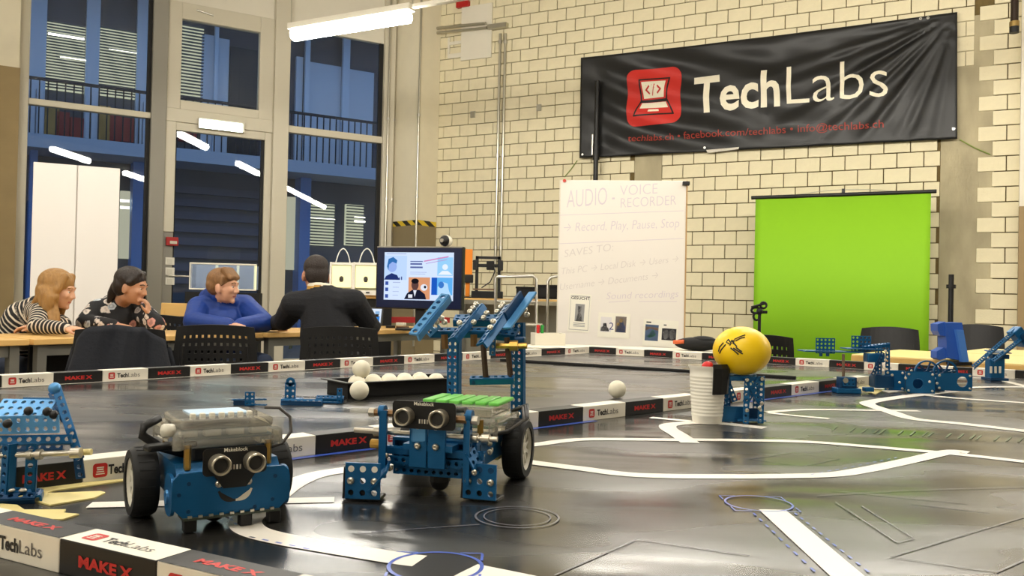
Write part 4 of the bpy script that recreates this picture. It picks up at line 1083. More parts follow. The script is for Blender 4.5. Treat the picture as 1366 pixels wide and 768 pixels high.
# ---- printer stand and the two lit printers by the window
pb = on_y(472, 393, 7.3)
t = thing('printer_stand', 'dark cabinet under the lit white printers', 'cabinet', (pb.x, 7.45, 0), .25)
MB().box((0,0,(pb.z-.03)/2), (.56,.42,pb.z-.03), bev=.004).build('body', m_blackm, t); MB().box((0,0,pb.z-.015), (.62,.46,.03), bev=.004).build('top', m_laq, t)
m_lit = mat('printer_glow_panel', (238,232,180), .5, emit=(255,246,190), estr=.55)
def printer(px, wpx, label, off):
    p_ = on_y(px, 393, 7.3+off); w_ = wpx/FPX*7.3; h_ = 43/FPX*7.3
    t_ = thing('desktop_printer', label, 'printer', (p_.x, 7.42+off, pb.z), .12)
    mw_ = mat('printer_white', (236,234,226), .4)
    MB().box((0,.12,h_/2), (w_,.02,h_), bev=.003).build('back_panel', mw_, t_)
    for sx in (-1,1): MB().box((sx*(w_/2-.008),0,h_/2), (.016,.25,h_), bev=.003).build('side_panel', mw_, t_)
    MB().box((0,0,.02), (w_-.034,.25,.04)).build('base', mw_, t_); MB().box((0,0,h_-.012), (w_-.034,.25,.02)).build('top_panel', mw_, t_)
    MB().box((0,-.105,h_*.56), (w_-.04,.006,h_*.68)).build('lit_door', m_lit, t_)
    g = MB(); g.add([(.018*math.cos(i*math.pi/6), -.110, h_*.5+.020*math.sin(i*math.pi/6)) for i in range(12)], [tuple(range(12))]); g.add([(-.012,-.110,h_*.5-.03),(.012,-.110,h_*.5-.03),(.02,-.110,h_*.5-.005),(-.02,-.110,h_*.5-.005)], [(0,1,2,3)])
    g.build('emblem', mat('emblem_grey', (70,66,60), .6), t_)
    MB().box((.02,-.127,.02), (.03,.004,.012)).build('display', m_black, t_)
    pts = [(w_*(.30-.62*k/10)*1.0, .05, h_+.125*math.sin(math.pi*k/10)**.7) for k in range(11)]
    MB().tube(pts, .005, 6).build('feed_tube', mat('tube_white', (226,226,220), .3), t_, smooth=True)
printer(452.5, 31, 'white desktop printer with yellow-lit door, nearer the window post', 0.0)
printer(485, 33, 'white desktop printer with yellow-lit door, next to the monitor', -.08)
# made-up pale box standing for the printers' reflection in the door glass
p = on_y(300, 387, 7.6); 
t = thing('reflection_box', 'made-up pale box with glowing posts, in place of a reflection behind the boy', 'box', (p.x, 7.6, 0), .2)
wB, hB = 84/FPX*7.6, 35/FPX*7.6
MB().box((0,0,(p.z-.02)/2), (wB*1.1,.34,p.z-.02)).build('plinth', m_blackm, t)
m_mist = glass('misty_panel', (.85,.9,1.0), body=.28, bodyc=(180,200,230))
MB().box((0,-.15,p.z+hB/2), (wB-.02,.006,hB-.02)).build('front_panel', m_mist, t)
MB().box((0,.15,p.z+hB/2), (wB-.02,.006,hB-.02)).build('back_panel', mat('reflection_back', (120,132,150), .6), t)
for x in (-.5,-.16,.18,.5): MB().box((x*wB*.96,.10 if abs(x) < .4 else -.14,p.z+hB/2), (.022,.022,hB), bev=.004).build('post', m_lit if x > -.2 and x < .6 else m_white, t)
for z in (p.z+.006, p.z+hB-.006): MB().box((0,-.14,z), (wB,.03,.014), bev=.004).build('rim', m_white, t)

# ---- steel rack with frame printer, orange panel and crates
RY = 7.2
zsh = on_y(660, 398, RY).z
xa, xb = on_y(612,398,RY).x, on_y(760,398,RY).x
t = thing('steel_rack', 'steel rack with wooden shelf behind the monitor and whiteboard', 'rack', (xa, RY, 0))
MB().box(((xb-xa)/2, .25, zsh-.012), (xb-xa, .5, .024)).build('shelf', m_laq, t); MB().box(((xb-xa)/2, .25, .30), (xb-xa, .5, .024)).build('shelf', m_frame, t)
for x in (.02, xb-xa-.02):
    for y in (.02, .48): MB().box((x,y,zsh/2), (.03,.03,zsh)).build('upright', m_frame, t)
MB().box(((xb-xa)/2, -.008, on_y(700,404,RY).z), (xb-xa, .02, .035)).build('edge_bar', m_steel, t)
MB().box(((xb-xa)/2, .49, zsh/2+.1), (xb-xa, .012, zsh-.3)).build('back_sheet', mat('rack_back', (150,146,132), .7), t)
# chrome trolley frame in front
q = [on_y(x, y, 6.9) for x, y in ((661.5,470),(661.5,371),(664,369),(711,368),(715.5,372),(716,470))]
t = thing('chrome_trolley', 'chrome tube trolley handle standing in front of the rack', 'trolley', (q[0].x, 6.9, 0))
pts = [Vector((v.x-q[0].x, 0, v.z)) for v in q]; pts[0].z = .12; pts[-1].z = .12
MB().tube(pts, .013, 10).build('handle_frame', m_chrome, t, smooth=50)
dx = q[-1].x-q[0].x
MB().cyl((0,0,on_y(690,402,6.9).z), (dx,0,on_y(690,402,6.9).z), .012).build('cross_bar', m_chrome, t, smooth=40); MB().cyl((-.0,0,on_y(690,433,6.9).z), (dx+.04,0,on_y(690,433,6.9).z), .016).build('cross_bar', m_steel, t, smooth=40)
MB().box((dx/2,-.16,.20), (dx+.03,.36,.03)).build('platform', m_steel, t)
for sx in (0, dx):
    for y in (-.3, 0): MB().cyl((sx-.012,y,.09), (sx+.012,y,.09), .09, n=16).build('wheel', m_black, t, smooth=40)
q = [on_y(x, y, 7.05) for x, y in ((731,420),(731,375),(735,370),(745,368),(765,368),(768,420))]
t = thing('chrome_handle_cart', 'second chrome tube handle half hidden behind the whiteboard', 'cart', (q[0].x, 7.05, 0)); pts = [Vector((v.x-q[0].x, 0, v.z)) for v in q]; pts[0].z = .1; pts[-1].z = .1
MB().tube(pts, .012, 10).build('handle_frame', m_chrome, t, smooth=50); MB().box((pts[-1].x/2,-.08,.09), (pts[-1].x+.05,.3,.06)).build('platform', m_steel, t)
# black crates
def rack_box(p0, p1, d_, m, label, cat, name, y):
    a, b_ = on_y(*p0, y), on_y(*p1, y); h_ = a.z-b_.z
    t_ = thing(name, label, cat, ((a.x+b_.x)/2, y+d_/2, b_.z)); w_ = b_.x-a.x
    MB().box((0,0,.006), (w_,d_,.012)).build('base', m, t_)
    for sx in (-1,1): MB().box((sx*(w_/2-.005),0,h_/2), (.01,d_,h_), bev=.002).build('side', m, t_); MB().box((0,sx*(d_/2-.005),h_/2), (w_,.01,h_), bev=.002).build('side', m, t_)
    MB().box((0,0,h_), (w_+.012,d_+.012,.014), bev=.002).build('rim', m, t_)
    return t_
zc = zsh+.001
def crate(pxa, pxb, top, label, y):
    a = on_y(pxa, top, y); b_ = on_y(pxb, top, y); bot = cam_px(Vector((a.x, y, zsh+.001)))[1]
    return rack_box((pxa,top),(pxb,bot), .24, m_blackm, label, 'crate', 'storage_crate', y)
crate(689,716, 383, 'flat black storage crate on the rack, next to the frame printer', RY+.06); crate(717,744, 381, 'flat black storage crate on the rack, half behind the whiteboard', RY+.07)
# boxes on the lower front of the rack
rb = on_y(640,386,RY)
# frame printer
zb_ = zsh; p0, p1 = on_y(634.5,341,RY+.1), on_y(668,341,RY+.1)
t = thing('frame_printer', 'open black gantry-frame 3D printer on the rack', 'printer', ((p0.x+p1.x)/2, RY+.15, zsh))
pw_ = p1.x-p0.x; ph_ = p0.z-zsh
for sx in (-1,1): MB().box((sx*(pw_/2-.012),0,ph_/2), (.026,.03,ph_)).build('upright', m_black, t)
MB().box((0,0,ph_-.012), (pw_,.03,.022)).build('top_bar', m_black, t)
zg = on_y(650,354,RY+.1).z-zsh
MB().box((0,-.02,zg), (pw_+.03,.025,.028)).build('gantry', m_black, t)
for sx in (-1,1): MB().box((sx*pw_/2,-.025,zg+.003), (.045,.05,.085), bev=.006).build('carriage_plate', m_black, t)
MB().box((.02,-.05,zg+.0), (.065,.06,.075), bev=.008).build('print_head', m_blackm, t)
MB().tube([(.04,-.05,zg+.03),(.06,-.05,zg-.05),(.02,-.05,zg-.14),(-.05,-.05,zg-.19)], .005, 6).build('cable', m_black, t)
MB().box((0,0,.03), (pw_+.05,.30,.06), bev=.004).build('base', m_black, t); MB().box((-.02,-.02,.075), (.2,.2,.012)).build('print_bed', mat('bed_brown', (120,92,70), .6), t)
o = rack_box((619,386),(651,396), .1, m_blackm, 'low black box on the rack in front of the frame printer', 'box', 'storage_box', RY+.0) if False else None
# orange panel
a, b_ = on_y(619,332,RY+.08), on_y(629,397,RY+.08)
wo = b_.x-a.x; ho = a.z-zsh; m_or = mat('orange_plastic', (226,130,24), .45)
t = thing('orange_part', 'upright orange plastic machine part on the rack beside the monitor', 'machine part', ((a.x+b_.x)/2, RY+.10, zsh))
MB().box((0,0,ho-.11), (wo,.03,.22), bev=.004).build('plate', m_or, t); MB().box((.0,-.02,ho-.25), (wo*1.3,.04,.07), bev=.006).build('clamp', m_black, t)
MB().box((.0,0,(ho-.28)/2+.01), (wo*.5,.03,ho-.28), bev=.004).build('lower_plate', m_or, t); MB().box((0,.0,.006), (.07,.12,.012)).build('foot', m_black, t)
# ================================================================= WHITEBOARD, GREEN SCREEN, RIGHT HAND SIDE
# ---- whiteboard
WY = 6.3
tl, tr_, bl, br_ = on_y(748,243,WY), on_y(916,238,WY-.1), on_y(740,468,WY), on_y(912,470,WY-.1)
wx = (tr_-tl); wx.z = 0; wb_w = (tr_-tl).length; wb_top = (tl.z+tr_.z)/2; wb_bot = 0.40
WBM = basis(Vector(((tl.x+tr_.x)/2, (tl.y+tr_.y)/2, wb_top)), wx, Vector((0,.028,1)))     # x right, y up the board, z to the viewer; origin top centre
wbt = thing('whiteboard', 'tall white mobile whiteboard with faint handwriting and pinned sheets', 'whiteboard', M=WBM)
hW = wb_top-wb_bot
MB().box((0,-hW/2,-.012), (wb_w,hW,.024), bev=.003).build('panel', mat('whiteboard_white', (236,230,222), .35), wbt)
MB().box((wb_w/2+.003,-hW/2,-.012), (.010,hW,.030)).build('side_trim', mat('beech_trim', (186,150,100), .6), wbt)
MB().box((-wb_w/2-.003,-hW/2,-.012), (.008,hW,.030)).build('side_trim', m_white, wbt)
for sx in (-1,1):
    MB().box((sx*wb_w*.42,-hW-.16,-.012), (.04,.40,.03)).build('leg', m_steel, wbt)
    MB().box((sx*wb_w*.42,-wb_top+.03,-.012), (.05,.05,.60)).build('foot', m_steel, wbt)
def wb_xy(px, py):
    p = on_plane(px, py, WBM.translation, WBM.to_3x3() @ Vector((0,0,1))); q = WBM.inverted() @ p; return q.x, q.y
MB().box((wb_w/2-.005, wb_xy(915,245)[1], .01), (.05,.025,.05), bev=.003).build('clip', m_black, wbt)
MB().cyl((wb_xy(753,244)[0], -.006, 0), (wb_xy(753,244)[0], -.006, .01), .012).build('magnet', mat('magnet_red', (200,60,40), .4), wbt)
m_ink = mat('faded_ink', (216,206,213), .45); m_ink2 = mat('faded_ink_grey', (216,208,204), .45)
def wtext(txt, pl, pr, hpx, shear=.1, m=m_ink, line=False):
    (x0, y0), (x1, y1) = wb_xy(*pl), wb_xy(*pr); cap = hpx/FPX*WY
    me_ = text_mesh(txt, 1.0, shear=shear, bold=-.012); a, b_ = text_w(me_)
    for fs_ in words(me_):
        idx = sorted({i for f in fs_ for i in f}); mp_ = {i: n for n, i in enumerate(idx)}
        MB().add([((v.co.x-a)/(b_-a)*(x1-x0)+x0, v.co.y/.7*cap+y0+(v.co.x-a)/(b_-a)*(y1-y0), .0008) for v in (me_.vertices[i] for i in idx)], [[mp_[i] for i in f] for f in fs_]).build('handwriting', m, wbt)
def wline(a, b_, m=m_ink, th=.004):
    (x0, y0), (x1, y1) = wb_xy(*a), wb_xy(*b_); MB().add([(x0,y0-th/2,.0008),(x1,y1-th/2,.0008),(x1,y1+th/2,.0008),(x0,y0+th/2,.0008)], [(0,1,2,3)]).build('handwriting', m, wbt)
wtext('AUDIO -', (756,277), (820,272), 24, 0); wtext('VOICE', (827,261), (877,258), 14, 0); wtext('RECORDER', (828,277), (902,273), 13, 0)
wline((747,287),(912,281)); wtext('→ Record, Play, Pause, Stop', (752,309), (906,303), 12, .15); wline((746,325),(912,318))
wtext('SAVES TO:', (753,343), (818,334), 10, .05, m_ink2); wtext('This PC → Local Disk → Users →', (749,366), (905,349), 9, .15, m_ink2); wtext('Username → Documents →', (747,387), (878,371), 9, .15, m_ink2); wtext('Sound recordings', (809,399), (905,396), 9, .15); wline((812,403),(840,401)); wline((852,402),(903,402))
# sheets pinned on the board
m_paper = mat('paper_white', (240,236,222), .6); m_pdark = mat('print_dark', (44,44,50), .6); m_pgrey = mat('print_grey', (150,150,150), .6)
def sheet(c0, c1, label):
    (x0, y1), (x1, y0) = wb_xy(*c0), wb_xy(*c1)
    T = WBM @ Matrix.Translation(((x0+x1)/2, (y0+y1)/2, .0025)) @ Matrix.Rotation(-.045, 4, 'Z')
    t_ = thing('pinned_sheet', label, 'poster', M=T); w_, h_ = x1-x0, y1-y0
    MB().box((0,0,0), (w_,h_,.0012)).build('paper', m_paper, t_)
    def pr(name, poly, m): MB().add([((x-.5)*w_, (y-.5)*h_, .0009) for x, y in poly], [list(range(len(poly)))]).build(name, m, t_)
    return t_, w_, h_, pr
t_, w_, h_, pr = sheet((759,392),(787,443), 'white wanted poster headed GESUCHT with a dark figure pinned on the whiteboard')
mb_ = MB(); add_text(mb_, 'GESUCHT', h_*.11, Matrix.Translation((0,h_*.36,.0009)), align='CENTER', bold=.0006); mb_.build('heading', m_pdark, t_)
for poly in (rect(.06,.05,.94,.065), rect(.06,.945,.94,.96), rect(.06,.05,.075,.96), rect(.925,.05,.94,.96)): pr('border_line', poly, m_pgrey)
pr('picture', rect(.30,.28,.72,.74), m_pgrey); pr('figure', [(.36,.28),(.40,.44),(.44,.50),(.44,.58),(.56,.58),(.56,.50),(.60,.44),(.64,.28)], m_pdark); pr('figure', [(.42,.58),(.42,.68),(.58,.68),(.58,.58)], m_pdark)
for y in (.22,.18,.14): pr('text_line', rect(.25,y,.78,y+.018), m_pgrey)
t_, w_, h_, pr = sheet((798,417),(840,451), 'white sheet with two small photos pinned low on the whiteboard')
pr('picture', rect(.08,.22,.42,.82), mat('print_pale', (226,222,222), .6)); pr('figure', [(.08,.24),(.10,.40),(.16,.44),(.16,.56),(.26,.58),(.28,.44),(.34,.36),(.36,.24)], m_pdark)
mb_ = MB(); add_text(mb_, '2', h_*.42, Matrix.Translation((-w_*.16,-h_*.18,.0011))); mb_.build('figure', mat('print_blue', (60,70,130), .6), t_)
pr('picture', rect(.54,.24,.88,.88), mat('print_brown', (120,110,104), .6)); pr('figure', [(.58,.24),(.60,.5),(.68,.62),(.74,.82),(.80,.60),(.86,.46),(.85,.24)], mat('print_steel', (62,82,128), .6)); pr('figure', ell(.72,.72,.06,.09,10), mat('print_gold', (190,160,100), .6)); pr('figure', ell(.63,.56,.05,.07,10), mat('print_gold', (190,160,100), .6))
t_, w_, h_, pr = sheet((858,426),(904,463), 'sheet with a dark screenshot and a picture of two discs pinned on the whiteboard')
pr('picture', rect(.06,.20,.44,.80), mat('print_darkblue', (70,90,120), .6)); pr('figure', [(.10,.36),(.2,.5),(.28,.62),(.38,.42),(.30,.34),(.2,.30)], mat('print_green', (70,140,100), .6)); pr('figure', [(.06,.55),(.2,.66),(.44,.58),(.44,.70),(.06,.72)], mat('print_tan', (150,120,90), .6))
pr('picture', rect(.54,.26,.95,.70), m_pdark); pr('figure', ell(.65,.48,.095,.19,16), m_pgrey); pr('figure', ell(.84,.48,.095,.19,16), m_pgrey); pr('text_line', rect(.08,.86,.22,.91), m_pdark); pr('text_line', rect(.58,.80,.66,.84), m_pdark)
# ---- black pole in front of the banner, behind the whiteboard
p = on_plane(795, 210, WO+WN*.14, WN)
t = thing('light_stand', 'tall black stand pole rising behind the whiteboard in front of the banner', 'stand', (p.x, p.y, 0))
zt_ = on_plane(796,108,WO+WN*.14,WN).z
MB().cyl((0,0,.0), (0,0,zt_), .030, n=14).build('pole', m_black, t, smooth=40); MB().cyl((0,0,p.z-.03), (0,0,p.z+.16), .042, n=14).build('collar', m_black, t, smooth=40)
MB().cyl((-.05,-.02,p.z+.03), (-.05,-.02,p.z+.28), .012, n=10).build('side_rod', m_chrome, t, smooth=40); MB().box((-.03,-.01,p.z+.05), (.06,.03,.03)).build('clamp', m_black, t)
MB().cyl((0,0,0), (0,0,.03), .11, n=20).build('base', m_black, t, smooth=40)
# ---- green screen
GY = [wall_pt(wall_uv(px, 300)[0], 0, .45) for px in (1008, 1242)]
gl, gr = on_plane(1008,262,wall_pt(0,0,.45),WN), on_plane(1242,257,wall_pt(0,0,.45),WN)
gt_ = (gl.z+gr.z)/2; gx = gr-gl; gx.z = 0; gw = gx.length
GSM = basis(Vector(((gl.x+gr.x)/2,(gl.y+gr.y)/2,0)), gx, UP)
t = thing('green_screen', 'bright green pull-up backdrop screen with black top bar against brick wall', 'screen', M=GSM)
m_green = mat('chroma_green', (134,190,28), .75)
mb = MB(); n = 24; vs = []
for i in range(n+1):
    for z in (.06, gt_): vs.append(((i/n-.5)*gw, z, .006*math.sin(i*.9)*.5))
mb.add(vs, [(2*i,2*i+2,2*i+3,2*i+1) for i in range(n)]); o = mb.build('fabric', m_green, t, smooth=True); md_ = o.modifiers.new('t','SOLIDIFY'); md_.thickness = .004
MB().cyl((-gw/2-.045,gt_,.0), (gw/2+.05,gt_,.0), .020, n=12).build('top_bar', m_black, t, smooth=40)
MB().box((0,.04,0), (gw+.1,.08,.10), bev=.01).build('case', m_black, t); 
for sx in (-1,1): MB().box((sx*gw*.45,.012,.0), (.05,.024,.40)).build('foot', m_black, t)
MB().tube([(-.45,gt_+.015,-.02),(-.2,gt_+.045,-.02),(0,gt_+.055,-.02),(.3,gt_+.045,-.02),(.6,gt_+.012,-.02)], .004, 6).build('tension_cord', m_steel, t)
xh = (on_plane(1124.5,258,wall_pt(0,0,.45),WN)-GSM.translation).dot(gx.normalized())
MB().box((xh,gt_+.03,-.03), (.03,.07,.03)).build('hook', m_black, t); MB().cyl((xh,.08,-.04), (xh,gt_+.03,-.04), .014).build('support_pole', m_black, t)
# ---- phone holder stand behind the yellow ball
p = on_y(1013, 430, 4.3); 
t = thing('holder_stand', 'black phone holder clamp on a thin stand behind the yellow ball', 'stand', (p.x, 4.3, 0))
zt_ = on_y(1013,418,4.3).z
MB().cyl((0,0,.02), (0,0,zt_), .008).build('pole', m_black, t, smooth=40)
for k_ in range(3):
    a = k_*2.094; MB().cyl((0,0,.3), (.25*math.cos(a),.25*math.sin(a),0.0), .009).build('leg', m_black, t)
S_ = 4.3/FPX
def ringpts(cx, cz, rx, rz, n=12): return [(cx+rx*math.cos(2*math.pi*i/n), 0, cz+rz*math.sin(2*math.pi*i/n)) for i in range(n)]
zc_ = zt_
MB().tube(ringpts(-5*S_, zc_+4*S_, 6*S_, 4*S_), .006, 6, closed=True).build('clamp_ring', m_black, t); MB().tube(ringpts(5*S_, zc_+11*S_, 4*S_, 4*S_), .006, 6, closed=True).build('clamp_ring', m_black, t); MB().tube(ringpts(-4*S_, zc_-4*S_, 4*S_, 5*S_), .006, 6, closed=True).build('clamp_ring', m_black, t)
MB().sphere((0,0,zc_+3*S_), .017, 12, 8).build('ball_joint', m_black, t, smooth=True); MB().box((6*S_,0,zc_+2*S_), (8*S_,.02,4*S_), bev=.003).build('knob', m_black, t); MB().cyl((-11*S_,0,zc_+8*S_), (8*S_,0,zc_+14*S_), .006).build('clamp_bar', m_black, t)
# ---- right hand tables
rA, rB = on_z(1135,472,TZ), on_z(1366,485.5,TZ); rT = (rB-rA).normalized(); rS = Vector((-rT.y, rT.x, 0))
m_pale_wood = mat('pale_desk_top', (236,214,150), .35, noise=.05, nscale=6)
def rdesk(a, L_, depth, label):
    t_ = thing('desk', label, 'desk', (a.x,a.y,0), math.atan2(rT.y,rT.x))
    MB().box((L_/2,depth/2,TZ-.004), (L_-.006,depth-.006,.008), bev=.002).build('top_surface', m_pale_wood, t_)
    MB().box((L_/2,depth/2,TZ-.022), (L_,depth,.028), bev=.003).build('tabletop', m_wood, t_)
    for x in (.08,L_-.08):
        for y in (.06,depth-.06): MB().box((x,y,(TZ-.036)/2), (.05,.05,TZ-.036)).build('leg', m_frame, t_)
    MB().box((L_/2,.06,TZ-.07), (L_-.2,.03,.06)).build('frame_bar', m_frame, t_)
    return t_
rdesk(rA, 1.9, .78, 'pale yellow wooden desk behind the long blue robot, front one of two')
rdesk(rA+rS*.80+rT*.28, 1.9, .75, 'pale yellow wooden desk behind the front desk, towards the brick wall')
chair('black plastic chair turned sideways in front of the green screen', Vector((on_y(1179,445,6.0).x, 6.0, 0)), face(Vector((-.55,-.8,0))), perf=False, w=.42, ztop=.825)
chair('black plastic chair by the concrete upright behind the pale desk', Vector((on_y(1296,445,6.35).x, 6.35, 0)), face(Vector((-.6,-.8,0))), perf=False, w=.40, ztop=.85)
chair('black perforated plastic chair behind the yellow ball by the far rail', Vector((on_y(1021,450,4.5).x, 4.70, 0)), face(Vector((.10,1,0))), perf=True, w=.36, ztop=.81)
# black stand pole behind the right desks
p = on_y(1268.5, 400, 6.9); zt_ = on_y(1268.5,366,6.9).z
t = thing('pole_stand', 'black round stand pole with a collar behind the blue clamp', 'stand', (p.x, 6.9, 0))
MB().cyl((0,0,.02), (0,0,zt_), .020, n=14).build('pole', m_black, t, smooth=40); zk = on_y(1268.5,382,6.9).z; MB().cyl((0,0,zk-.015), (0,0,zk+.015), .036, n=14).build('collar', m_black, t, smooth=40); MB().cyl((0,0,0), (0,0,.025), .16, n=24).build('base', m_black, t, smooth=40)
# blue bench clamp gripping the desk edge
pcl = rA + rT*((on_line(rA,rB,1266)-rA).length); Zc = pcl.y; S_ = Zc/FPX/4.464
m_bclamp = mat('clamp_blue', (36,82,168), .45)
t = thing('bench_clamp', 'chunky blue plastic bench clamp gripping the pale desk edge', 'clamp', (pcl.x, pcl.y, TZ))
def cl_poly(pts, y0, y1, m, name):
    # picture outline in zoom units about (930,310), extruded in depth
    P_ = [((x-930)*S_, (310-y)*S_) for x, y in pts]
    T = Matrix(((1,0,0,0),(0,0,-1,0),(0,1,0,0),(0,0,0,1)))
    MB().prism(P_, -y1, -y0, T).build(name, m, t)
zoff = on_y(1060+930/4.464, 400+310/4.464, Zc).z-TZ
t.location.z = TZ+zoff
cl_poly([(872,135),(972,132),(985,200),(1000,362),(888,340),(880,210)], -.05, .035, m_bclamp, 'body')
cl_poly([(834,145),(880,130),(882,215),(850,210),(836,185)], -.04, .03, m_bclamp, 'upper_jaw')
cl_poly([(832,305),(872,282),(890,300),(890,345),(850,356),(832,345)], -.04, .02, m_bclamp, 'lower_jaw')
cl_poly([(925,175),(965,175),(1000,360),(962,362)], -.075, -.045, mat('clamp_blue_light', (66,118,196), .4), 'lever')
cl_poly([(912,366),(1020,362),(1026,380),(915,386)], -.07, .0, m_black, 'screw_pad')
# bench with bag and white box behind the far rail
zA, zB = on_z(690,462,.70), on_z(952,471.6,.70); zT = (zB-zA).normalized()
t = thing('low_bench', 'low narrow bench behind the far rail carrying bag and white box', 'bench', (zA.x,zA.y,0), math.atan2(zT.y,zT.x)); L_ = (zB-zA).length
MB().box((L_/2,.2,.685), (L_,.42,.03), bev=.003).build('top', m_white, t)
for x in (.05,L_-.05):
    for y in (.04,.36): MB().box((x,y,.335), (.04,.04,.67)).build('leg', m_frame, t)
p = on_z(727, 461, .70)
t = thing('white_box', 'small open white box with marker pens beside the whiteboard', 'box', (p.x+.02, p.y+.10, .70), .2)
for sx in (-1,1): MB().box((sx*.088,0,.035), (.006,.12,.07)).build('side', m_white, t); MB().box((0,sx*.058,.035), (.182,.006,.07)).build('side', m_white, t)
MB().box((0,0,.003), (.182,.12,.006)).build('base', m_white, t)
for x, c, lab in ((-.06,(200,40,40),'red marker pen standing in the white box'), (-.035,(40,150,60),'green marker pen standing in the white box')):
    o = MB().cyl((0,0,0), (0,0,.085), .009, n=10).cyl((0,0,.085), (0,0,.11), .010, n=10).build('marker_pen', mat('pen_%d' % c[0], c, .4), smooth=40)
    q = Matrix.Rotation(.2,4,'Z') @ Vector((x,0,0)); o.location = (p.x+.02+q.x, p.y+.10+q.y, .707); tag(o, lab, 'pen')
p = on_z(934, 470, .70)
t = thing('tool_bag', 'black soft tool bag with orange handle lying beside the whiteboard', 'bag', (p.x+.02, p.y+.16, .70), -.3)
mb = MB(); mb.sphere((0,0,.038), (.13,.06,.038), 18, 10); mb.build('bag_body', m_blackm, t, smooth=True); mb = MB(); mb.sphere((.03,0,.062), (.07,.045,.022), 14, 8); mb.build('bag_flap', m_blackm, t, smooth=True)
MB().cyl((-.13,-.03,.045), (-.07,-.045,.05), .011).build('handle', mat('handle_orange', (210,96,50), .5), t, smooth=40)
# ================================================================= ROBOTS AND THINGS ON THE FIELD
m_mb = mat('anodised_blue', (10,86,136), .38, metal=.35); m_mbl = mat('anodised_light_blue', (84,146,200), .32, metal=.4)
m_mbd = mat('anodised_dark_blue', (8,58,98), .4, metal=.35)
m_pcb = mat('black_pcb', (14,14,16), .35); m_screw = mat('screw_steel', (205,198,184), .32, metal=1.0); m_brass = mat('brass_standoff', (176,140,70), .3, metal=.9)
m_rubber = mat('tyre_rubber', (15,15,16), .7); m_rim = mat('rim_white', (214,210,196), .45); m_clear = glass('clear_case', (.93,.93,.91), body=.22, bodyc=(235,230,216))
m_cable = mat('cable_black', (16,15,15), .5); m_wood_rod = mat('dark_standoff', (62,44,30), .5)
XR, YR = lambda a: Matrix.Rotation(a,4,'X'), lambda a: Matrix.Rotation(a,4,'Y')
def Tm(x, y, z): return Matrix.Translation((x,y,z))
def screw(parent, M_, name='screw', r=.0028):
    """dome head screw, axis +Z of M_"""
    if 'screw' not in _TC:
        mb_ = MB(); mb_.lathe([(.0028,0),(.0028,.0012),(.0018,.0022),(.0009,.0023),(.0008,.0014)], 10); me_ = mb_.mesh('screw'); me_.materials.append(m_screw); me_.polygons.foreach_set('use_smooth', [True]*len(me_.polygons)); _TC['screw'] = me_
    o_ = link(name, _TC['screw'], parent); o_.matrix_parent_inverse = Matrix(); o_.matrix_basis = M_ @ Matrix.Scale(r/.0028, 4); return o_
def plate(parent, nx, ny, M_, m=None, name='plate', p=.008, th=.002, hr=.0023):
    return MB().perf(nx, ny, p, th, hr, M_).build(name, m or m_mb, parent)
def strut(parent, a, b_, up, m=None, name='beam', w=1, p=.008, th=.002, flange=True):
    """perforated strip from a to b_ (local), its face towards up, with one folded flange"""
    a, b_ = Vector(a), Vector(b_); x = b_-a; L_ = x.length; n = max(2, round(L_/p)); z = Vector(up); z = (z-x.normalized()*z.dot(x.normalized())).normalized(); y = z.cross(x.normalized())
    T = basis((a+b_)/2, x, y)
    mb_ = MB(); k = L_/(n*p); mb_.perf(n, w, p, th, p*.29, T @ Matrix.Diagonal((k,1,1,1)))
    if flange: mb_.box((0,-w*p/2,-p*.4), (L_,th,p*.8), T)
    return mb_.build(name, m or m_mb, parent)
def wheel(parent, x, y, r=.032, wd=.022, side=1, name='wheel'):
    T = Tm(x, y, r) @ YR(math.pi/2*side)
    t_ = MB().lathe([(r*.72,-wd/2),(r*.93,-wd/2),(r,-wd*.32),(r,wd*.32),(r*.93,wd/2),(r*.72,wd/2)], 32, T, closed=True).build(name, m_rubber, parent, smooth=50)
    mb_ = MB(); mb_.lathe([(r*.62,wd*.30),(r*.72,wd*.42),(r*.78,wd*.44),(r*.78,-wd*.3),(r*.62,-wd*.3)], 28, T, closed=True); mb_.lathe([(0,wd*.30),(r*.16,wd*.36),(r*.2,wd*.30),(r*.2,0),(0,0)], 16, T)
    for k in range(10): mb_.box((r*.42,0,wd*.22), (r*.5,r*.13,wd*.16), T @ Matrix.Rotation(k*math.pi/5,4,'Z'))
    mb_.lathe([(0,wd*.05),(r*.66,wd*.05),(r*.66,0),(0,0)], 24, T)
    mb_.build('rim', m_rim, t_, smooth=40)
    tr_ = MB()
    for k in range(24): tr_.box((r*.995,0,0), (r*.03,r*.06,wd*.62), T @ Matrix.Rotation(k*math.pi/12,4,'Z'))
    tr_.build('tread', m_rubber, t_)
    return t_
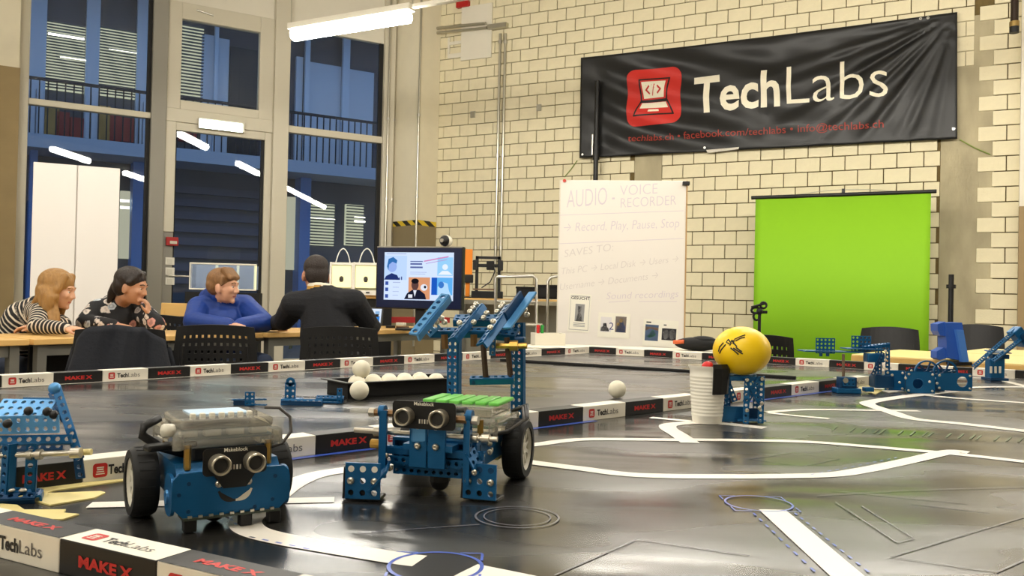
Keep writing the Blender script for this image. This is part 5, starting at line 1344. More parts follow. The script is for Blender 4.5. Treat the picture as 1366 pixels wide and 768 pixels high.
def sonar(parent, T, w=.056, h=.024, chin=True):
    """black board with two round eyes looking along -Y of T; T origin at board centre"""
    F_ = T @ XR(math.pi/2)                            # local: x right, y up, z forward (towards -Y)
    poly = rrect(w, h, .004, 4)
    b_ = MB().prism(poly, -.0016, 0.0, F_).build('sensor_board', m_pcb, parent)
    if chin: MB().prism([(-w*.33,-h*.48),(w*.33,-h*.48),(w*.18,-h*.98),(-w*.18,-h*.98)], -.0016, 0, F_).build('board_chin', m_pcb, b_)
    for sx in (-1,1):
        MB().lathe([(.0066,0),(.0088,0),(.0088,.012),(.0080,.0128),(.0068,.0125),(.0062,.0085),(.0,.0085)], 24, F_ @ Tm(sx*w*.27,-h*.05,0)).build('eye', mat('eye_metal', (176,168,150), .3, metal=.8), b_, smooth=40)
        MB().lathe([(.0062,.0088),(.0,.0094)], 24, F_ @ Tm(sx*w*.27,-h*.05,0)).build('eye_mesh', mat('eye_mesh', (40,38,36), .6), b_)
    mb_ = MB(); add_text(mb_, 'Makeblock', .0048, F_ @ Tm(0,h*.36,.0003), align='CENTER', bold=.00008); mb_.build('board_print', m_white, b_)
    for k in range(4): MB().box((-.004+.0027*k,-h*.22,.0004), (.0012,.004,.0008), F_).build('board_mark', m_screw if k % 2 else m_pw, b_)
    return b_
def clear_case(parent, T, w, d, h, green=False):
    """translucent controller case, T at centre of its base"""
    c = MB(); c.box((0,0,h*.32), (w,d,h*.62), T, bev=.004); o_ = c.build('clear_case', m_clear, parent)
    MB().box((0,-.004,h*.80), (w*.86,d*.78,h*.36), T, bev=.003).build('case_lid', m_clear, o_)
    MB().box((0,0,h*.30), (w*.88,d*.85,.0016), T).build('circuit_board', mat('board_green' if green else 'board_teal', (40,110,60) if green else (60,84,96), .4), o_)
    for k in range(4): MB().box((-w*.33+k*w*.22,-d*.25,h*.42), (w*.15,.012,.010), T, bev=.001).build('socket', m_rim, o_)
    MB().box((w*.1,d*.12,h*.40), (.018,.018,.004), T).build('chip', m_black, o_); MB().box((-w*.30,d*.2,h*.45), (.02,.014,.012), T).build('usb_port', m_screw, o_)
    if green:
        for k in range(6): MB().box((-w*.40+k*w*.16,.006,h*1.03), (w*.13,d*.62,.004), T, bev=.0012).build('green_cover', mat('green_plastic', (110,200,84), .4), o_)
    else:
        MB().box((0,.004,h*1.005), (w*.55,d*.40,.0012), T).build('label_sticker', mat('pale_blue_label', (176,200,222), .4), o_)
        for k in range(7): MB().box((-w*.28+k*w*.09,-d*.20,h*1.0), (w*.05,.006,.005), T, bev=.001).build('connector', m_rim, o_)
    for sx in (-1,1):
        for sy in (-1,1): MB().cyl((sx*w*.46,sy*d*.44,0), (sx*w*.46,sy*d*.44,h*.5), .005, n=10, M=T).build('screw_post', m_clear, o_)
    return o_

# ---- small wheeled robot with the smile
b1 = thing('smiling_robot', 'small blue two-wheeled robot with round sensor eyes and a printed smile', 'robot', (-.276,.80,MZ), math.radians(33)); b1.scale = (.95,.95,.95)
R1 = b1
MB().prism([(-.080,.040),(-.062,.057),(.052,.057),(.052,.030),(-.05,.024),(-.080,.020)], -.046, .046, Matrix(((0,0,1,0),(1,0,0,0),(0,1,0,0),(0,0,0,1)))).build('chassis', m_mb, R1)
fp = MB(); F_ = Tm(0,-.081,0) @ XR(math.pi/2)
fp.prism([(-.051,.047),(-.046,.052),(.046,.052),(.051,.047),(.051,.022),(.042,.013),(-.042,.013),(-.051,.022)], -.002, .002, F_); fpo = fp.build('front_plate', m_mb, R1)
for sx in (-1,1):
    MB().prism(rrect(.030,.036,.012,5,0,.032), -.0015, .0015, Tm(sx*.0505,-.068,0) @ Matrix.Rotation(sx*math.pi/2,4,'Z') @ XR(math.pi/2)).build('side_ear', m_mb, R1)
    MB().lathe([(.004,-.0018),(.0062,-.0018),(.0062,.0018),(.004,.0018)], 14, Tm(sx*.0520,-.066,.030) @ YR(math.pi/2), closed=True).build('ear_ring', m_mbl, R1)
def arc(r, a0, a1, cx, cy, wd, n=10):
    o_, i_ = [], []
    for k in range(n+1):
        a = math.radians(a0+(a1-a0)*k/n); tw = wd*math.sin(math.pi*min(1,max(0.08,k/n if k < n/2 else 1-k/n))*1.0)+wd*.25
        o_.append((cx+(r+tw/2)*math.cos(a), cy+(r+tw/2)*math.sin(a))); i_.append((cx+(r-tw/2)*math.cos(a), cy+(r-tw/2)*math.sin(a)))
    return o_+i_[::-1]
MB().add([(x,y,.0024) for x, y in arc(.016,205,272,.002,.041,.004)], [list(range(22))], F_).build('smile_mark', m_black, fpo); MB().add([(x,y,.0024) for x, y in arc(.016,272,335,.002,.041,.004)], [list(range(22))], F_).build('smile_mark', m_white, fpo)
for x, z in ((-.013,.041),(.013,.041)): screw(R1, F_ @ Tm(x,z,.0035), r=.0034)
MB().lathe([(.0014,.002),(.0036,.002),(.0036,.004),(.0014,.004)], 14, F_ @ Tm(0,.0405,.0015), closed=True).build('led_ring', m_screw, fpo)
for x, z in ((-.038,.043),(.038,.043),(-.038,.019),(.036,.022),(-.046,.034),(.02,.017)): MB().cyl((x,z,.0018),(x,z,.0024), .0018, n=8, M=F_).build('hole', m_mbd, fpo)
sonar(R1, Tm(0,-.089,.061))
for sx in (-1,1): MB().cyl((sx*.036,-.066,.052), (sx*.036,-.066,.074), .0032, n=6).build('standoff', m_brass, R1); MB().cyl((sx*.036,.025,.052), (sx*.036,.025,.074), .0032, n=6).build('standoff', m_brass, R1)
MB().box((0,-.015,.063), (.060,.080,.014), bev=.003).build('battery_pack', mat('battery_grey', (46,48,52), .5), R1)
clear_case(R1, Tm(0,-.022,.070), .096, .100, .026)
MB().box((0,-.075,.0125), (.085,.022,.002)).build('line_sensor_board', mat('board_dark', (52,60,50), .5), R1)
for x in (-.036,.012,.038): MB().box((x,-.080,.0065), (.011,.010,.011), bev=.001).build('sensor_foot', m_black, R1)
for k in range(9): MB().box((-.037+k*.009,-.085,.0142), (.0035,.002,.0022)).build('solder_pin', m_screw, R1)
MB().sphere((-.008,-.052,.010), .010, 14, 8).build('caster_ball', m_blackm, R1, smooth=True); MB().cyl((-.008,-.052,.012), (-.008,-.052,.024), .012, n=14).build('caster_mount', m_black, R1)
for sx in (-1,1):
    wheel(R1, sx*.062, 0.0, side=sx); MB().cyl((sx*.045,0,.032),(sx*.062,0,.032), .004).build('axle', m_rim, R1)
    MB().box((sx*.034,.012,.038), (.022,.050,.020), bev=.002).build('motor', mat('motor_yellow', (196,176,90), .5), R1)
MB().tube([(-.050,-.012,.092),(-.064,-.018,.086),(-.066,-.02,.078),(-.050,-.02,.066),(-.03,-.03,.060)], .0042, 8).build('cable', m_cable, R1, smooth=True)
MB().box((-.052,-.030,.070), (.045,.014,.006), Matrix.Rotation(.2,4,'Z'), bev=.002).build('cable_plug', m_cable, R1)
MB().tube([(.046,-.02,.098),(.060,-.022,.097),(.070,-.026,.088),(.070,-.03,.074),(.060,-.034,.064),(.045,-.034,.060)], .0016, 6).build('cable', mat('wire_grey', (70,66,62), .4), R1, smooth=True)
MB().tube([(-.047,-.055,.086),(-.055,-.058,.087)], .006, 10).build('power_switch', m_rim, R1, smooth=True)

# ---- bigger robot with gripper front and raised fork
th2 = math.radians(-15); M2 = Vector((-.047,.98,MZ))
b2 = thing('fork_robot', 'blue wheeled robot with round sensor eyes, low claws and a raised fork on posts', 'robot', M2, th2)
I2 = (Matrix.Translation(M2) @ rotz(th2)).inverted()
def L2(px, py, Y): return I2 @ on_y(px, py, Y)
R2 = b2
for sx in (-1,1):
    wheel(R2, sx*.060, .0, r=.033, side=sx); MB().cyl((sx*.04,0,.033),(sx*.06,0,.033), .004).build('axle', m_rim, R2)
    MB().box((sx*.036,.0,.034), (.018,.055,.022), bev=.002).build('motor', mat('motor_yellow', (196,176,90), .5), R2)
    MB().box((sx*.044,-.035,.040), (.003,.15,.026), bev=.001).build('side_rail', m_mb, R2)
    for y in (-.09,-.06,-.02): screw(R2, Tm(sx*.0456,y,.040) @ YR(math.pi/2*sx))
MB().box((0,-.035,.054), (.09,.15,.003)).build('deck', m_mb, R2)
MB().box((0,-.098,.036), (.092,.003,.030)).build('front_plate', m_mbd, R2); plate(R2, 11, 3, Tm(0,-.108,.030) @ XR(math.pi/2))
plate(R2, 11, 2, Tm(0,-.100,.020), m_mbd)
strut(R2, (-.05,-.112,.046), (.055,-.112,.046), (0,0,1)); strut(R2, (-.05,-.116,.034), (.055,-.116,.034), (0,-1,0))
for sx in (-1,1):
    for z in (.072,.066,.052): 
        if z != .066: screw(R2, Tm(sx*.0095,-.131,z) @ XR(math.pi/2), r=.0036)
    MB().box((sx*.0098,-.128,.055), (.0185,.004,.050), bev=.001).build('sensor_bracket', m_mb, R2)
sonar(R2, Tm(-.002,-.136,.083), .066, .027, chin=False)
MB().box((0,-.118,.050), (.052,.022,.006)).build('bracket_foot', m_mb, R2)
clear_case(R2, Tm(.012,-.040,.0565), .092, .098, .031, green=True)
for sx in (-1,1): MB().cyl((sx*.03+.012,-.088,.055), (sx*.03+.012,-.088,.075), .0035, n=6).build('standoff', m_brass, R2)
# gripper: side uprights, wooden-coloured spacers, steel shaft, claws
for sx in (-1,1):
    x = -.049 if sx < 0 else .043
    strut(R2, (x,-.128,.018), (x,-.128,.085), (sx,0,0), w=1, p=.0085, th=.0035, name='upright'); MB().cyl((x-.003,-.128,.084), (x+.003,-.128,.084), .006, n=12).build('upright_eye', m_mb, R2, smooth=40)
MB().cyl((-.058,-.128,.082), (-.022,-.128,.082), .0038, n=8).build('spacer', mat('spacer_bronze', (120,90,56), .4, metal=.5), R2); MB().cyl((.018,-.128,.080), (.047,-.128,.080), .0038, n=8).build('spacer', mat('spacer_bronze', (120,90,56), .4, metal=.5), R2)
for x in (-.060,.049): MB().cyl((x-.003,-.128,.082 if x < 0 else .080), (x+.003,-.128,.082 if x < 0 else .080), .0045, n=10).build('shaft_collar', m_screw, R2)
MB().cyl((-.082,-.122,.062), (.070,-.122,.062), .0026, n=10).build('steel_shaft', m_screw, R2, smooth=40)
for x in (-.056,.046,.058): MB().cyl((x-.004,-.122,.062), (x+.004,-.122,.062), .0048, n=10).build('shaft_collar', m_screw, R2, smooth=40)
MB().box((-.034,-.121,.064), (.016,.012,.018), Matrix.Rotation(.2,4,'Z'), bev=.002).build('clip', m_mbl, R2)
MB().cyl((-.066,-.115,.048), (-.054,-.115,.048), .005, n=10).build('brass_nut', m_brass, R2)
def claw(cx, cy, cz, rz, side):
    T = Tm(cx, cy, cz) @ rotz(rz) @ XR(math.pi/2)
    mb_ = MB(); mb_.perf(3, 3, .0115, .0022, .0030, T); c = mb_.build('claw_plate', m_mb, R2)
    for (x, y) in ((-.0115,0),(.0115,0)): screw(R2, T @ Tm(x,y,.0012), r=.0036)
    for x in (-.0115,0,.0115): MB().cyl((x,.0115,-.001),(x,.0115,.0014), .0031, n=10, M=T).build('hole_ring', m_pw if side < 0 else m_mbd, c)
    MB().box((0,-.0175,-.012), (.036,.003,.022), T, bev=.001).build('claw_pad', m_black, c); MB().prism([(-.020,.012),(-.021,-.0185),(.004,-.0195),(.004,-.012)], -.016, -.003, T).build('claw_foot', m_rubber, c)
    return c
def aim(px, py, Y): return L2(px, py, Y)
q = aim(484,646,.836); claw(q.x, q.y, max(q.z,.0205), .18, -1); strut(R2, (q.x+.016,q.y-.002,q.z+.004), (-.049,-.128,.024), (0,-1,.2), w=3, p=.009, name='claw_arm', flange=False)
q = aim(640,646,.845); claw(q.x, q.y, max(q.z,.0205), -.05, 1); strut(R2, (q.x,q.y+.002,q.z+.012), (.043,-.126,.05), (1,-.3,0), w=2, p=.008, name='claw_arm')
for x in (-.03,-.015,.0,.015,.03): screw(R2, Tm(x,-.1105,.030 if x else .036) @ XR(math.pi/2), r=.0024)
for x, y, z in ((-.043,-.131,.04),(-.038,-.131,.028),(.05,-.131,.03),(.056,-.10,.045),(.05,-.08,.05)): screw(R2, Tm(x,y,z) @ XR(math.pi/2), r=.003)
MB().sphere((0,-.09,.010), .010, 14, 8).build('caster_ball', m_blackm, R2, smooth=True); MB().cyl((0,-.09,.010), (0,-.09,.022), .011, n=12).build('caster_mount', m_black, R2)
for k in range(3): MB().tube([(.060,-.03+.01*k,.078),(.074,-.04+.01*k,.084),(.078,-.05+.008*k,.072),(.066,-.07,.062),(.045,-.08-.01*k,.058)], .0022 if k else .0016, 6).build('cable', m_cable if k else mat('wire_grey', (70,66,62), .4), R2, smooth=True)
MB().tube([(.02,-.10,.085),(.035,-.115,.088),(.040,-.12,.076),(.030,-.11,.062)], .0030, 6).build('cable', m_cable, R2, smooth=True)
# rear posts and the raised fork (positions taken on the post plane, 0.95-1.0 m away)
def post(px, y0, y1, Y, name='post'):
    a, b_ = L2(px, y0, Y), L2(px, y1, Y); a.z = max(a.z, .056) if a.z < .1 else a.z
    strut(R2, (a.x,a.y,.05), (b_.x,b_.y,b_.z), (-.3,-1,0), w=2 if px < 650 else 2, p=.0075, name=name)
    return a, b_
post(604, 545, 445, 1.0); post(689, 580, 430, .985)
def P2(px, py, Y): return L2(px, py, Y)
def fork(a, b_, m=m_mb, w=1, p=.009, up=(-.5,-.7,.5), name='fork_beam'): return strut(R2, P2(*a), P2(*b_), up, m, name, w, p, .0025)
fork((551,446,.93),(594,393,.98), m_mbl, 1, .0105, (-.2,-1,.25)); fork((602,452,.94),(640,407,1.0), m_mb, 1, .0095, (-.5,-.5,.7)); fork((640,459,.93),(678,407,1.0), m_mb, 1, .0095, (-.5,-.5,.7))
q0, q1 = P2(676,438,.95), P2(711,390,1.0); T = basis((q0+q1)/2, q1-q0, Vector((1,.2,.4))); MB().box((0,0,0), ((q1-q0).length,.0105,.003), T, bev=.0006).build('fork_blade', m_mbl, R2); MB().box((.0,-.006,-.006), ((q1-q0).length*.6,.003,.012), T).build('fork_blade_flange', m_mbd, R2)
strut(R2, P2(574,440,.975), P2(654,440,.965), (0,-.5,1), w=1, p=.009, name='cross_beam'); strut(R2, P2(606,424,1.0), P2(686,424,.99), (0,-.4,1), w=2, p=.0085, name='cross_beam'); strut(R2, P2(656,440,.98), P2(690,444,.97), (0,-.5,1), w=2, p=.0085, name='cross_beam')
strut(R2, P2(565,425,.97), P2(581,443,.97), (-.2,-1,.3), w=2, p=.0085, name='angle_plate', flange=False, m=m_mbl)
for a in ((583,430,.962),(589,425,.965),(571,430,.96),(593,430,.965),(632,430,.955),(654,437,.93),(658,429,.94),(613,431,.94),(635,406,.995),(631,411,.99),(627,416,.985),(671,406,.995),(668,410,.99),(663,416,.985),(649,418,.985),(645,424,.98),(700,413,.985),(703,420,.985)):
    c = P2(*a); screw(R2, Tm(*c) @ XR(math.radians(55)), r=.0034)
for a, b_ in (((593,446,.968),(594,465,.968)),((632,446,.962),(632,462,.962))): MB().cyl(P2(*a), P2(*b_), .0042, n=6).build('hanging_standoff', mat('spacer_bronze', (120,90,56), .4, metal=.5), R2)
for a, b_ in (((644,450,.96),(648,503,.96)),((676,450,.96),(681,503,.96))): MB().cyl(P2(*a), P2(*b_), .0036, n=6).build('hanging_rod', m_wood_rod, R2)
strut(R2, P2(627,504,.96), P2(686,503,.955), (0,-.35,1), w=1, p=.008, name='lower_bar'); 
for x in (632,648,680): MB().cyl(P2(x,507,.958), P2(x,512,.958), .003, n=8).build('nut', m_mbd, R2)
MB().cyl(P2(661,461,.96), P2(703,461,.955), .0034, n=8).build('brass_rod', m_brass, R2, smooth=40); MB().cyl(P2(680,461,.957), P2(691,461,.956), .006, n=8).build('brass_rod', m_brass, R2)
strut(R2, P2(658,450,.955), P2(657,474,.955), (0,-1,0), w=1, p=.006, name='drop_link'); MB().box(tuple(P2(694,455,.965)), (.012,.012,.010), bev=.002).build('joint_block', m_mbd, R2)

# ---- blue beam structure at the left edge
Yl = .80
bl_ = thing('beam_structure', 'tall blue perforated beam structure standing by the yellow tape at the left edge', 'robot part', G(25,676))
def BL(px, py, Y=Yl): return on_y(px, py, Y)-bl_.location
def bstrut(a, b_, up=(0,-1,0), w=1, p=.0085, m=None, name='beam', fl=True): return strut(bl_, a, b_, up, m, name, w, p, .002, fl)
def ground(px, py): 
    v = G(px,py)-bl_.location; return Vector((v.x, v.y, .001))
bstrut(BL(4,672), BL(9,592), (-.4,-1,0)); bstrut(BL(38,672,.81), BL(42,592,.81), (.4,-1,0)); bstrut(BL(12,666,.84), BL(14,592,.84), (.4,-1,0), m=m_mbd)
bstrut(BL(-20,587), BL(96,585,.82), (0,-1,.3), p=.008); bstrut(BL(-20,596,.84), BL(84,594,.85), (0,-1,.3), m=m_mbd)
T = basis(BL(37,566), BL(76,562)-BL(0,564), UP); plate(bl_, 7, 2, T, m_mbl, p=.0083)
c = BL(33,545,.83); T = basis(c, (1,.05,0), (0,.8,.55)); plate(bl_, 6, 3, T, m_mbl, p=.0085)
T = basis(BL(52,541,.86), (1,.1,0), (-.05,.35,1)); plate(bl_, 4, 2, T, m_mb, p=.008)
bstrut(BL(76,517,.84), BL(107,612,.82), (.2,-1,.2), p=.0075); bstrut(BL(70,522,.86), BL(88,560,.85), (.2,-1,.2), p=.0075, m=m_mbd); bstrut(BL(104,606,.82), BL(108,638,.82), (0,-1,0), p=.008, m=m_mbd)
MB().sphere(tuple(BL(73,518,.84)), .006, 12, 8).build('end_knob', m_mbl, bl_, smooth=True)
MB().cyl(BL(-10,608), BL(112,603,.82), .0026, n=10).build('steel_shaft', m_screw, bl_, smooth=40); MB().cyl(BL(110,603,.82), BL(122,602.5,.82), .0030, n=10).build('shaft_tip', m_tape, bl_, smooth=40)
for x in (40,52,98,104): MB().cyl(BL(x-3,606.5-(x-40)*.04,.81), BL(x+4,606.3-(x-40)*.04,.81), .005, n=10).build('shaft_collar', m_screw, bl_, smooth=40)
for a in ((10,565,.79),(38,548,.80),(63,549,.80),(72,553,.80)): MB().sphere(tuple(BL(*a)), .0042, 10, 6).build('rubber_bumper', m_black, bl_, smooth=True)
a, b_ = ground(-6,673), ground(47,671); bstrut(a+UP*.006, b_+UP*.006, (0,-.6,1), p=.008, m=m_mbd, name='base_beam'); a, b_ = ground(8,660), ground(50,662); bstrut(a+UP*.004, b_+UP*.004, (0,-.3,1), p=.008, name='base_beam')
bstrut(ground(47,671)+UP*.005, ground(50,662)+UP*.005, (0,-.3,1), p=.008, name='base_beam')
for x in (14,30): screw(bl_, Tm(*(ground(x,671)+UP*.010)), r=.0035)

# ---- loose blue bits on the far field
def bit(px, py, label, build):
    t_ = thing('blue_bracket', label, 'bracket', G(px, py)); build(t_); return t_
Tx = XR(math.pi/2)
def bitA(t_):
    plate(t_, 7, 1, Tm(0,.01,.010) @ rotz(.3), p=.0085); plate(t_, 2, 3, Tm(.004,0,.012) @ rotz(.1) @ Tx, p=.0085); MB().box((-.012,.012,.004), (.03,.012,.008)).build('foot', m_mbd, t_); plate(t_, 4, 1, Tm(.018,-.004,.003) @ rotz(-.1), p=.0085)
def bitB(t_):
    strut(t_, (-.022,-.006,.006), (.052,-.004,.007), (0,-1,.3), w=1, p=.010); MB().box((.015,-.002,.004), (.072,.012,.008)).build('foot', m_mbd, t_)
    plate(t_, 2, 3, Tm(-.010,.012,.024) @ Tx, p=.010); MB().lathe([(.003,-.001),(.0085,-.001),(.0085,.001),(.003,.001)], 14, Tm(-.010,.012,.040) @ Tx, closed=True).build('round_end', m_mb, t_); plate(t_, 4, 2, Tm(-.006,.012,.009) @ XR(.1), p=.009)
def bitC(t_):
    strut(t_, (-.028,.008,.010), (.022,.010,.010), (0,-.6,1), p=.009); plate(t_, 1, 3, Tm(.016,0,.014) @ Tx, p=.0095); plate(t_, 5, 1, Tm(-.004,-.006,.003), p=.009); MB().box((-.004,.012,.005), (.05,.010,.009)).build('foot', m_mbd, t_)
bit(330,541,'small blue bracket with an upright perforated tab, by the clear-cased robot', bitA)
bit(392,540,'blue bracket with a tall rounded perforated tab on a long bar', bitB)
bit(441,538,'small blue bracket with a short upright tab next to the ball tray', bitC)

# ---- tray of white balls
tA_, tB_ = G(464,531.5), G(606,523); tx = (tB_-tA_).normalized(); tyv = Vector((-tx.y, tx.x, 0)); LT = (tB_-tA_).length; DT, HT = .090, .030
TM = basis(tA_, tx, tyv)
t = thing('ball_tray', 'black plastic tray filled with white balls on the far field', 'tray', M=TM)
mb = MB(); mb.box((LT/2,DT/2,.0015), (LT,DT,.003)); mb.build('base', m_blackm, t)
for y in (.0015,DT-.0015): MB().box((LT/2,y,HT/2), (LT,.003,HT)).build('side', m_blackm, t)
for x in (.0015,LT-.0015): MB().box((x,DT/2,HT/2), (.003,DT,HT)).build('side', m_blackm, t)
for y in (-.004,DT+.004): MB().box((LT/2,y,HT), (LT+.02,.012,.002)).build('rim', m_black, t)
for x in (-.004,LT+.004): MB().box((x,DT/2,HT), (.012,DT,.002)).build('rim', m_black, t)
m_ball = mat('white_ball', (226,220,200), .45, noise=.04, nscale=60); BRr = .0182
def ball(p, label, group=None):
    if 'ball' not in _TC:
        mb_ = MB(); mb_.sphere((0,0,0), BRr, 24, 14); me_ = mb_.mesh('ball'); me_.materials.append(m_ball); me_.polygons.foreach_set('use_smooth', [True]*len(me_.polygons)); _TC['ball'] = me_
    o_ = link('white_ball', _TC['ball'], None, p); tag(o_, label, 'ball', group); return o_
nx = int((LT-.008)/(2*BRr+.0004)); px0 = (LT-(nx-1)*(2*BRr+.0006))/2
for j in range(2):
    for i in range(nx - (1 if j == 1 else 0)):
        q = TM @ Vector((px0+(i+(.5 if j == 1 else 0))*(2*BRr+.0006), .004+BRr+.0005+j*(.0358), .003+BRr+.0003)); ball(q, 'white ball lying in the black tray', 'white balls in the tray')
qa = TM @ Vector((px0+.02, .004+BRr+.012, 0)); top_ = on_y(476.5, 497, qa.y); ball(TM @ Vector((px0+BRr+.0003, .004+BRr+.0185, .003+BRr*2+.0125)), 'white ball perched on top of the other balls at the tray end')
p = G(479,533.5); ball((p.x,p.y,MZ+BRr+.0003), 'white ball lying on the field in front of the tray corner'); p = G(823,531); ball((p.x,p.y,MZ+BRr+.0003), 'single white ball behind the divider rail, away from the tray')

# ---- white cup with black strap and red cap
p = G(943,563.5)
cup = thing('plastic_cup', 'ribbed white plastic cup with a black strap over its rim', 'cup', p)
prof = [(.0,.0005),(.0235,.0005),(.0242,.004)]
for k in range(12): z = .012+k*.0058; r = .0245+.0062*z/.095; prof += [(r,z),(r+.0006,z+.0015),(r+.0006,z+.003),(r,z+.0042)]
prof += [(.0300,.090),(.0322,.0935),(.0324,.0955),(.0310,.0955),(.0295,.090),(.0235,.003),(.0,.003)]
MB().lathe(prof, 40).build('cup_body', mat('cup_white', (232,228,216), .35), cup, smooth=40)
vs = []; 
for k, (r, z) in enumerate(((.022,.085),(.028,.092),(.0325,.0975),(.0345,.092),(.0335,.075),(.0320,.055),(.0315,.050))):
    for a in (-1.55,-1.1,-.65,-.2): vs.append((r*math.cos(a), r*math.sin(a), z))
fs = [(k*4+j, k*4+j+1, k*4+5+j, k*4+4+j) for k in range(6) for j in range(3)]
o = MB().add(vs, fs).build('black_strap', m_black, cup); md_ = o.modifiers.new('t','SOLIDIFY'); md_.thickness = .002
MB().sphere((0,0,.082), (.026,.026,.013), 18, 8).build('black_filling', m_blackm, cup, smooth=True)
o = MB().sphere((0,0,0), (.010,.010,.009), 16, 10).build('red_ball', mat('red_glossy', (206,34,34), .4), smooth=True); o.location = p+Vector((-.004,-.016,.0945)); tag(o, 'small red ball peeking out of the white cup', 'ball')
# ---- yellow ball on a blue stand
sp = G(992,566); st = thing('blue_stand', 'blue stand of crossed perforated beams carrying the yellow ball', 'stand', sp)
S_ = sp.y/FPX
for x, y in ((-20*S_,.030),(2*S_,-.002),(23*S_,.004),(-12*S_,.05),(25*S_,.045)): strut(st, (x,y,.002), (x+.001,y,.080 if y < .03 else .070), (.2 if x < 0 else -.2,-1,0), w=1, p=.0085, name='post')
strut(st, (2*S_,-.005,.078), (23*S_,-.001,.035), (0,-1,0), p=.008, name='cross_beam'); strut(st, (22*S_,.0,.078), (3*S_,.001,.035), (0,-1,0), p=.008, name='cross_beam'); strut(st, (-20*S_,.028,.078), (-6*S_,.026,.035), (0,-1,0), p=.008, name='cross_beam')
MB().box((-10*S_,.022,.014), (30*S_,.003,.026)).build('base_plate', m_mb, st); plate(st, 5, 3, Tm(12*S_,.018,.006), p=.0095); MB().box((10*S_,.035,.012), (34*S_,.003,.022)).build('base_plate', m_mbd, st)
for a in ((2*S_,-.006,.074),(23*S_,-.002,.076),(23*S_,-.002,.036),(3*S_,-.004,.024),(20*S_,-.002,.028)): screw(st, Tm(*a) @ XR(math.pi/2), r=.0034)
for y in (.012,.04): strut(st, (-20*S_,y,.078), (25*S_,y,.078), (0,0,1), p=.0085, name='top_bar')
yb = on_y(989.5,467,sp.y+.022); yr = 38*yb.y/FPX
yb.z = MZ+.079+yr*.845+.001
t = thing('yellow_ball', 'slightly squashed yellow ball with a black ink drawing on the blue stand', 'ball', yb)
MB().sphere((0,0,0), (yr,yr,yr*.85), 40, 24).build('ball_skin', mat('ball_yellow', (240,200,16), .38), t, smooth=True)
def ink(pts, wd=.0011):
    mb_ = MB(); vs = []
    for (x, z) in pts:
        y = -math.sqrt(max(1e-6, 1-(x/yr)**2-(z/(yr*.85))**2))*yr; vs.append(Vector((x,y,z))*1.006)
    mb_.tube(vs, wd, 5); mb_.build('ink_stroke', m_black, t)
def ip(px, py): return ((px-989.5)*yb.y/FPX, (467-py)*yb.y/FPX)
for seg_ in ([(966,452),(968,456),(966,459)],[(969,452),(971,456),(974,460)],[(960,456),(956,462),(955,468)],[(962,458),(957,466),(956,470)],[(972,451),(980,447),(986,445)],[(973,453),(980,449),(985,448)],[(966,451),(963,455),(966,457)],[(967,462),(972,466),(976,470)],[(970,462),(976,466),(981,469)],[(973,461),(978,465),(980,466)],[(968,454),(972,452),(970,457)]):
    ink([ip(*q) for q in seg_], .0012)

# ---- long blue robot on the right
Yr = 2.02; rb_ = thing('long_robot', 'long blue robot with perforated platforms, open plates and spoked gear wheels', 'robot', G(1230,523))
def RBp(px, py, Y=Yr): return on_y(px, py, Y)-rb_.location
s1 = Yr/FPX
def rplate(x0, y0, x1, y1, Y, hole=None, m=m_mb):
    a, b_ = RBp(x0,y1,Y), RBp(x1,y0,Y); w_, h_ = b_.x-a.x, b_.z-a.z; T = Tm((a.x+b_.x)/2,(a.y+b_.y)/2,max(h_/2,(a.z+b_.z)/2)) @ Tx
    mb_ = MB()
    if hole:
        hx, hy, hr = (hole[0]-.5)*w_, (hole[1]-.5)*h_, hole[2]; n = 24
        ci = [(hx+hr*math.cos(2*math.pi*i/n), hy+hr*math.sin(2*math.pi*i/n)) for i in range(n)]
        ou = []
        for i in range(n):
            dx_, dy_ = math.cos(2*math.pi*i/n), math.sin(2*math.pi*i/n); k_ = min(((w_/2-hx) if dx_ > 0 else (w_/2+hx))/max(abs(dx_),1e-6), ((h_/2-hy) if dy_ > 0 else (h_/2+hy))/max(abs(dy_),1e-6)); ou.append((hx+dx_*k_, hy+dy_*k_))
        for zz, fl in ((.0015,0),(-.0015,1)):
            vs = [(x,y,zz) for x,y in ou]+[(x,y,zz) for x,y in ci]; fs = [(i,(i+1)%n,n+(i+1)%n,n+i) for i in range(n)]; mb_.add(vs, [f[::-1] for f in fs] if fl else fs, T)
        mb_.add([(x,y,z) for z in (.0015,-.0015) for x,y in ci], [(i,(i+1)%n,n+(i+1)%n,n+i) for i in range(n)], T)
    else: mb_.box((0,0,0), (w_,h_,.003), T)
    o_ = mb_.build('body_plate', m, rb_)
    for sx in (-1,1):
        for sy in (-1,1): screw(rb_, T @ Tm(sx*(w_/2-.006), sy*(h_/2-.006), .0016), r=.003)
    return o_
rplate(1208,496,1247,524,2.0,(.42,.45,.012)); rplate(1249,498,1297,520.5,2.02,(.72,.52,.0125)); rplate(1180,494,1207,521,2.05); rplate(1212,492,1272,516,2.12, None, m_mbd)
MB().box(tuple(RBp(1232,512,2.05)), (.08,.05,.03), bev=.003).build('core_block', m_mbd, rb_)
for cx_ in (1236,1261):
    c = RBp(cx_,497,2.07); T = Tm(*c) @ Tx; Rg = 17*s1
    MB().lathe([(Rg*.88,-.003),(Rg,-.003),(Rg,.003),(Rg*.88,.003)], 30, T, closed=True).build('gear_ring', m_mb, rb_)
    sp_ = MB()
    for k in range(6): sp_.box((Rg*.5,0,0), (Rg*.9,.003,.004), T @ Matrix.Rotation(k*math.pi/3+.2,4,'Z'))
    sp_.lathe([(0,-.004),(.006,-.004),(.006,.004),(0,.004)], 12, T); sp_.build('gear_spokes', m_mbd, rb_)
def rstrut(a, b_, up=(0,-1,0), w=1, p=.0085, m=None, name='beam'): return strut(rb_, RBp(*a), RBp(*b_), up, m, name, w, p, .002)
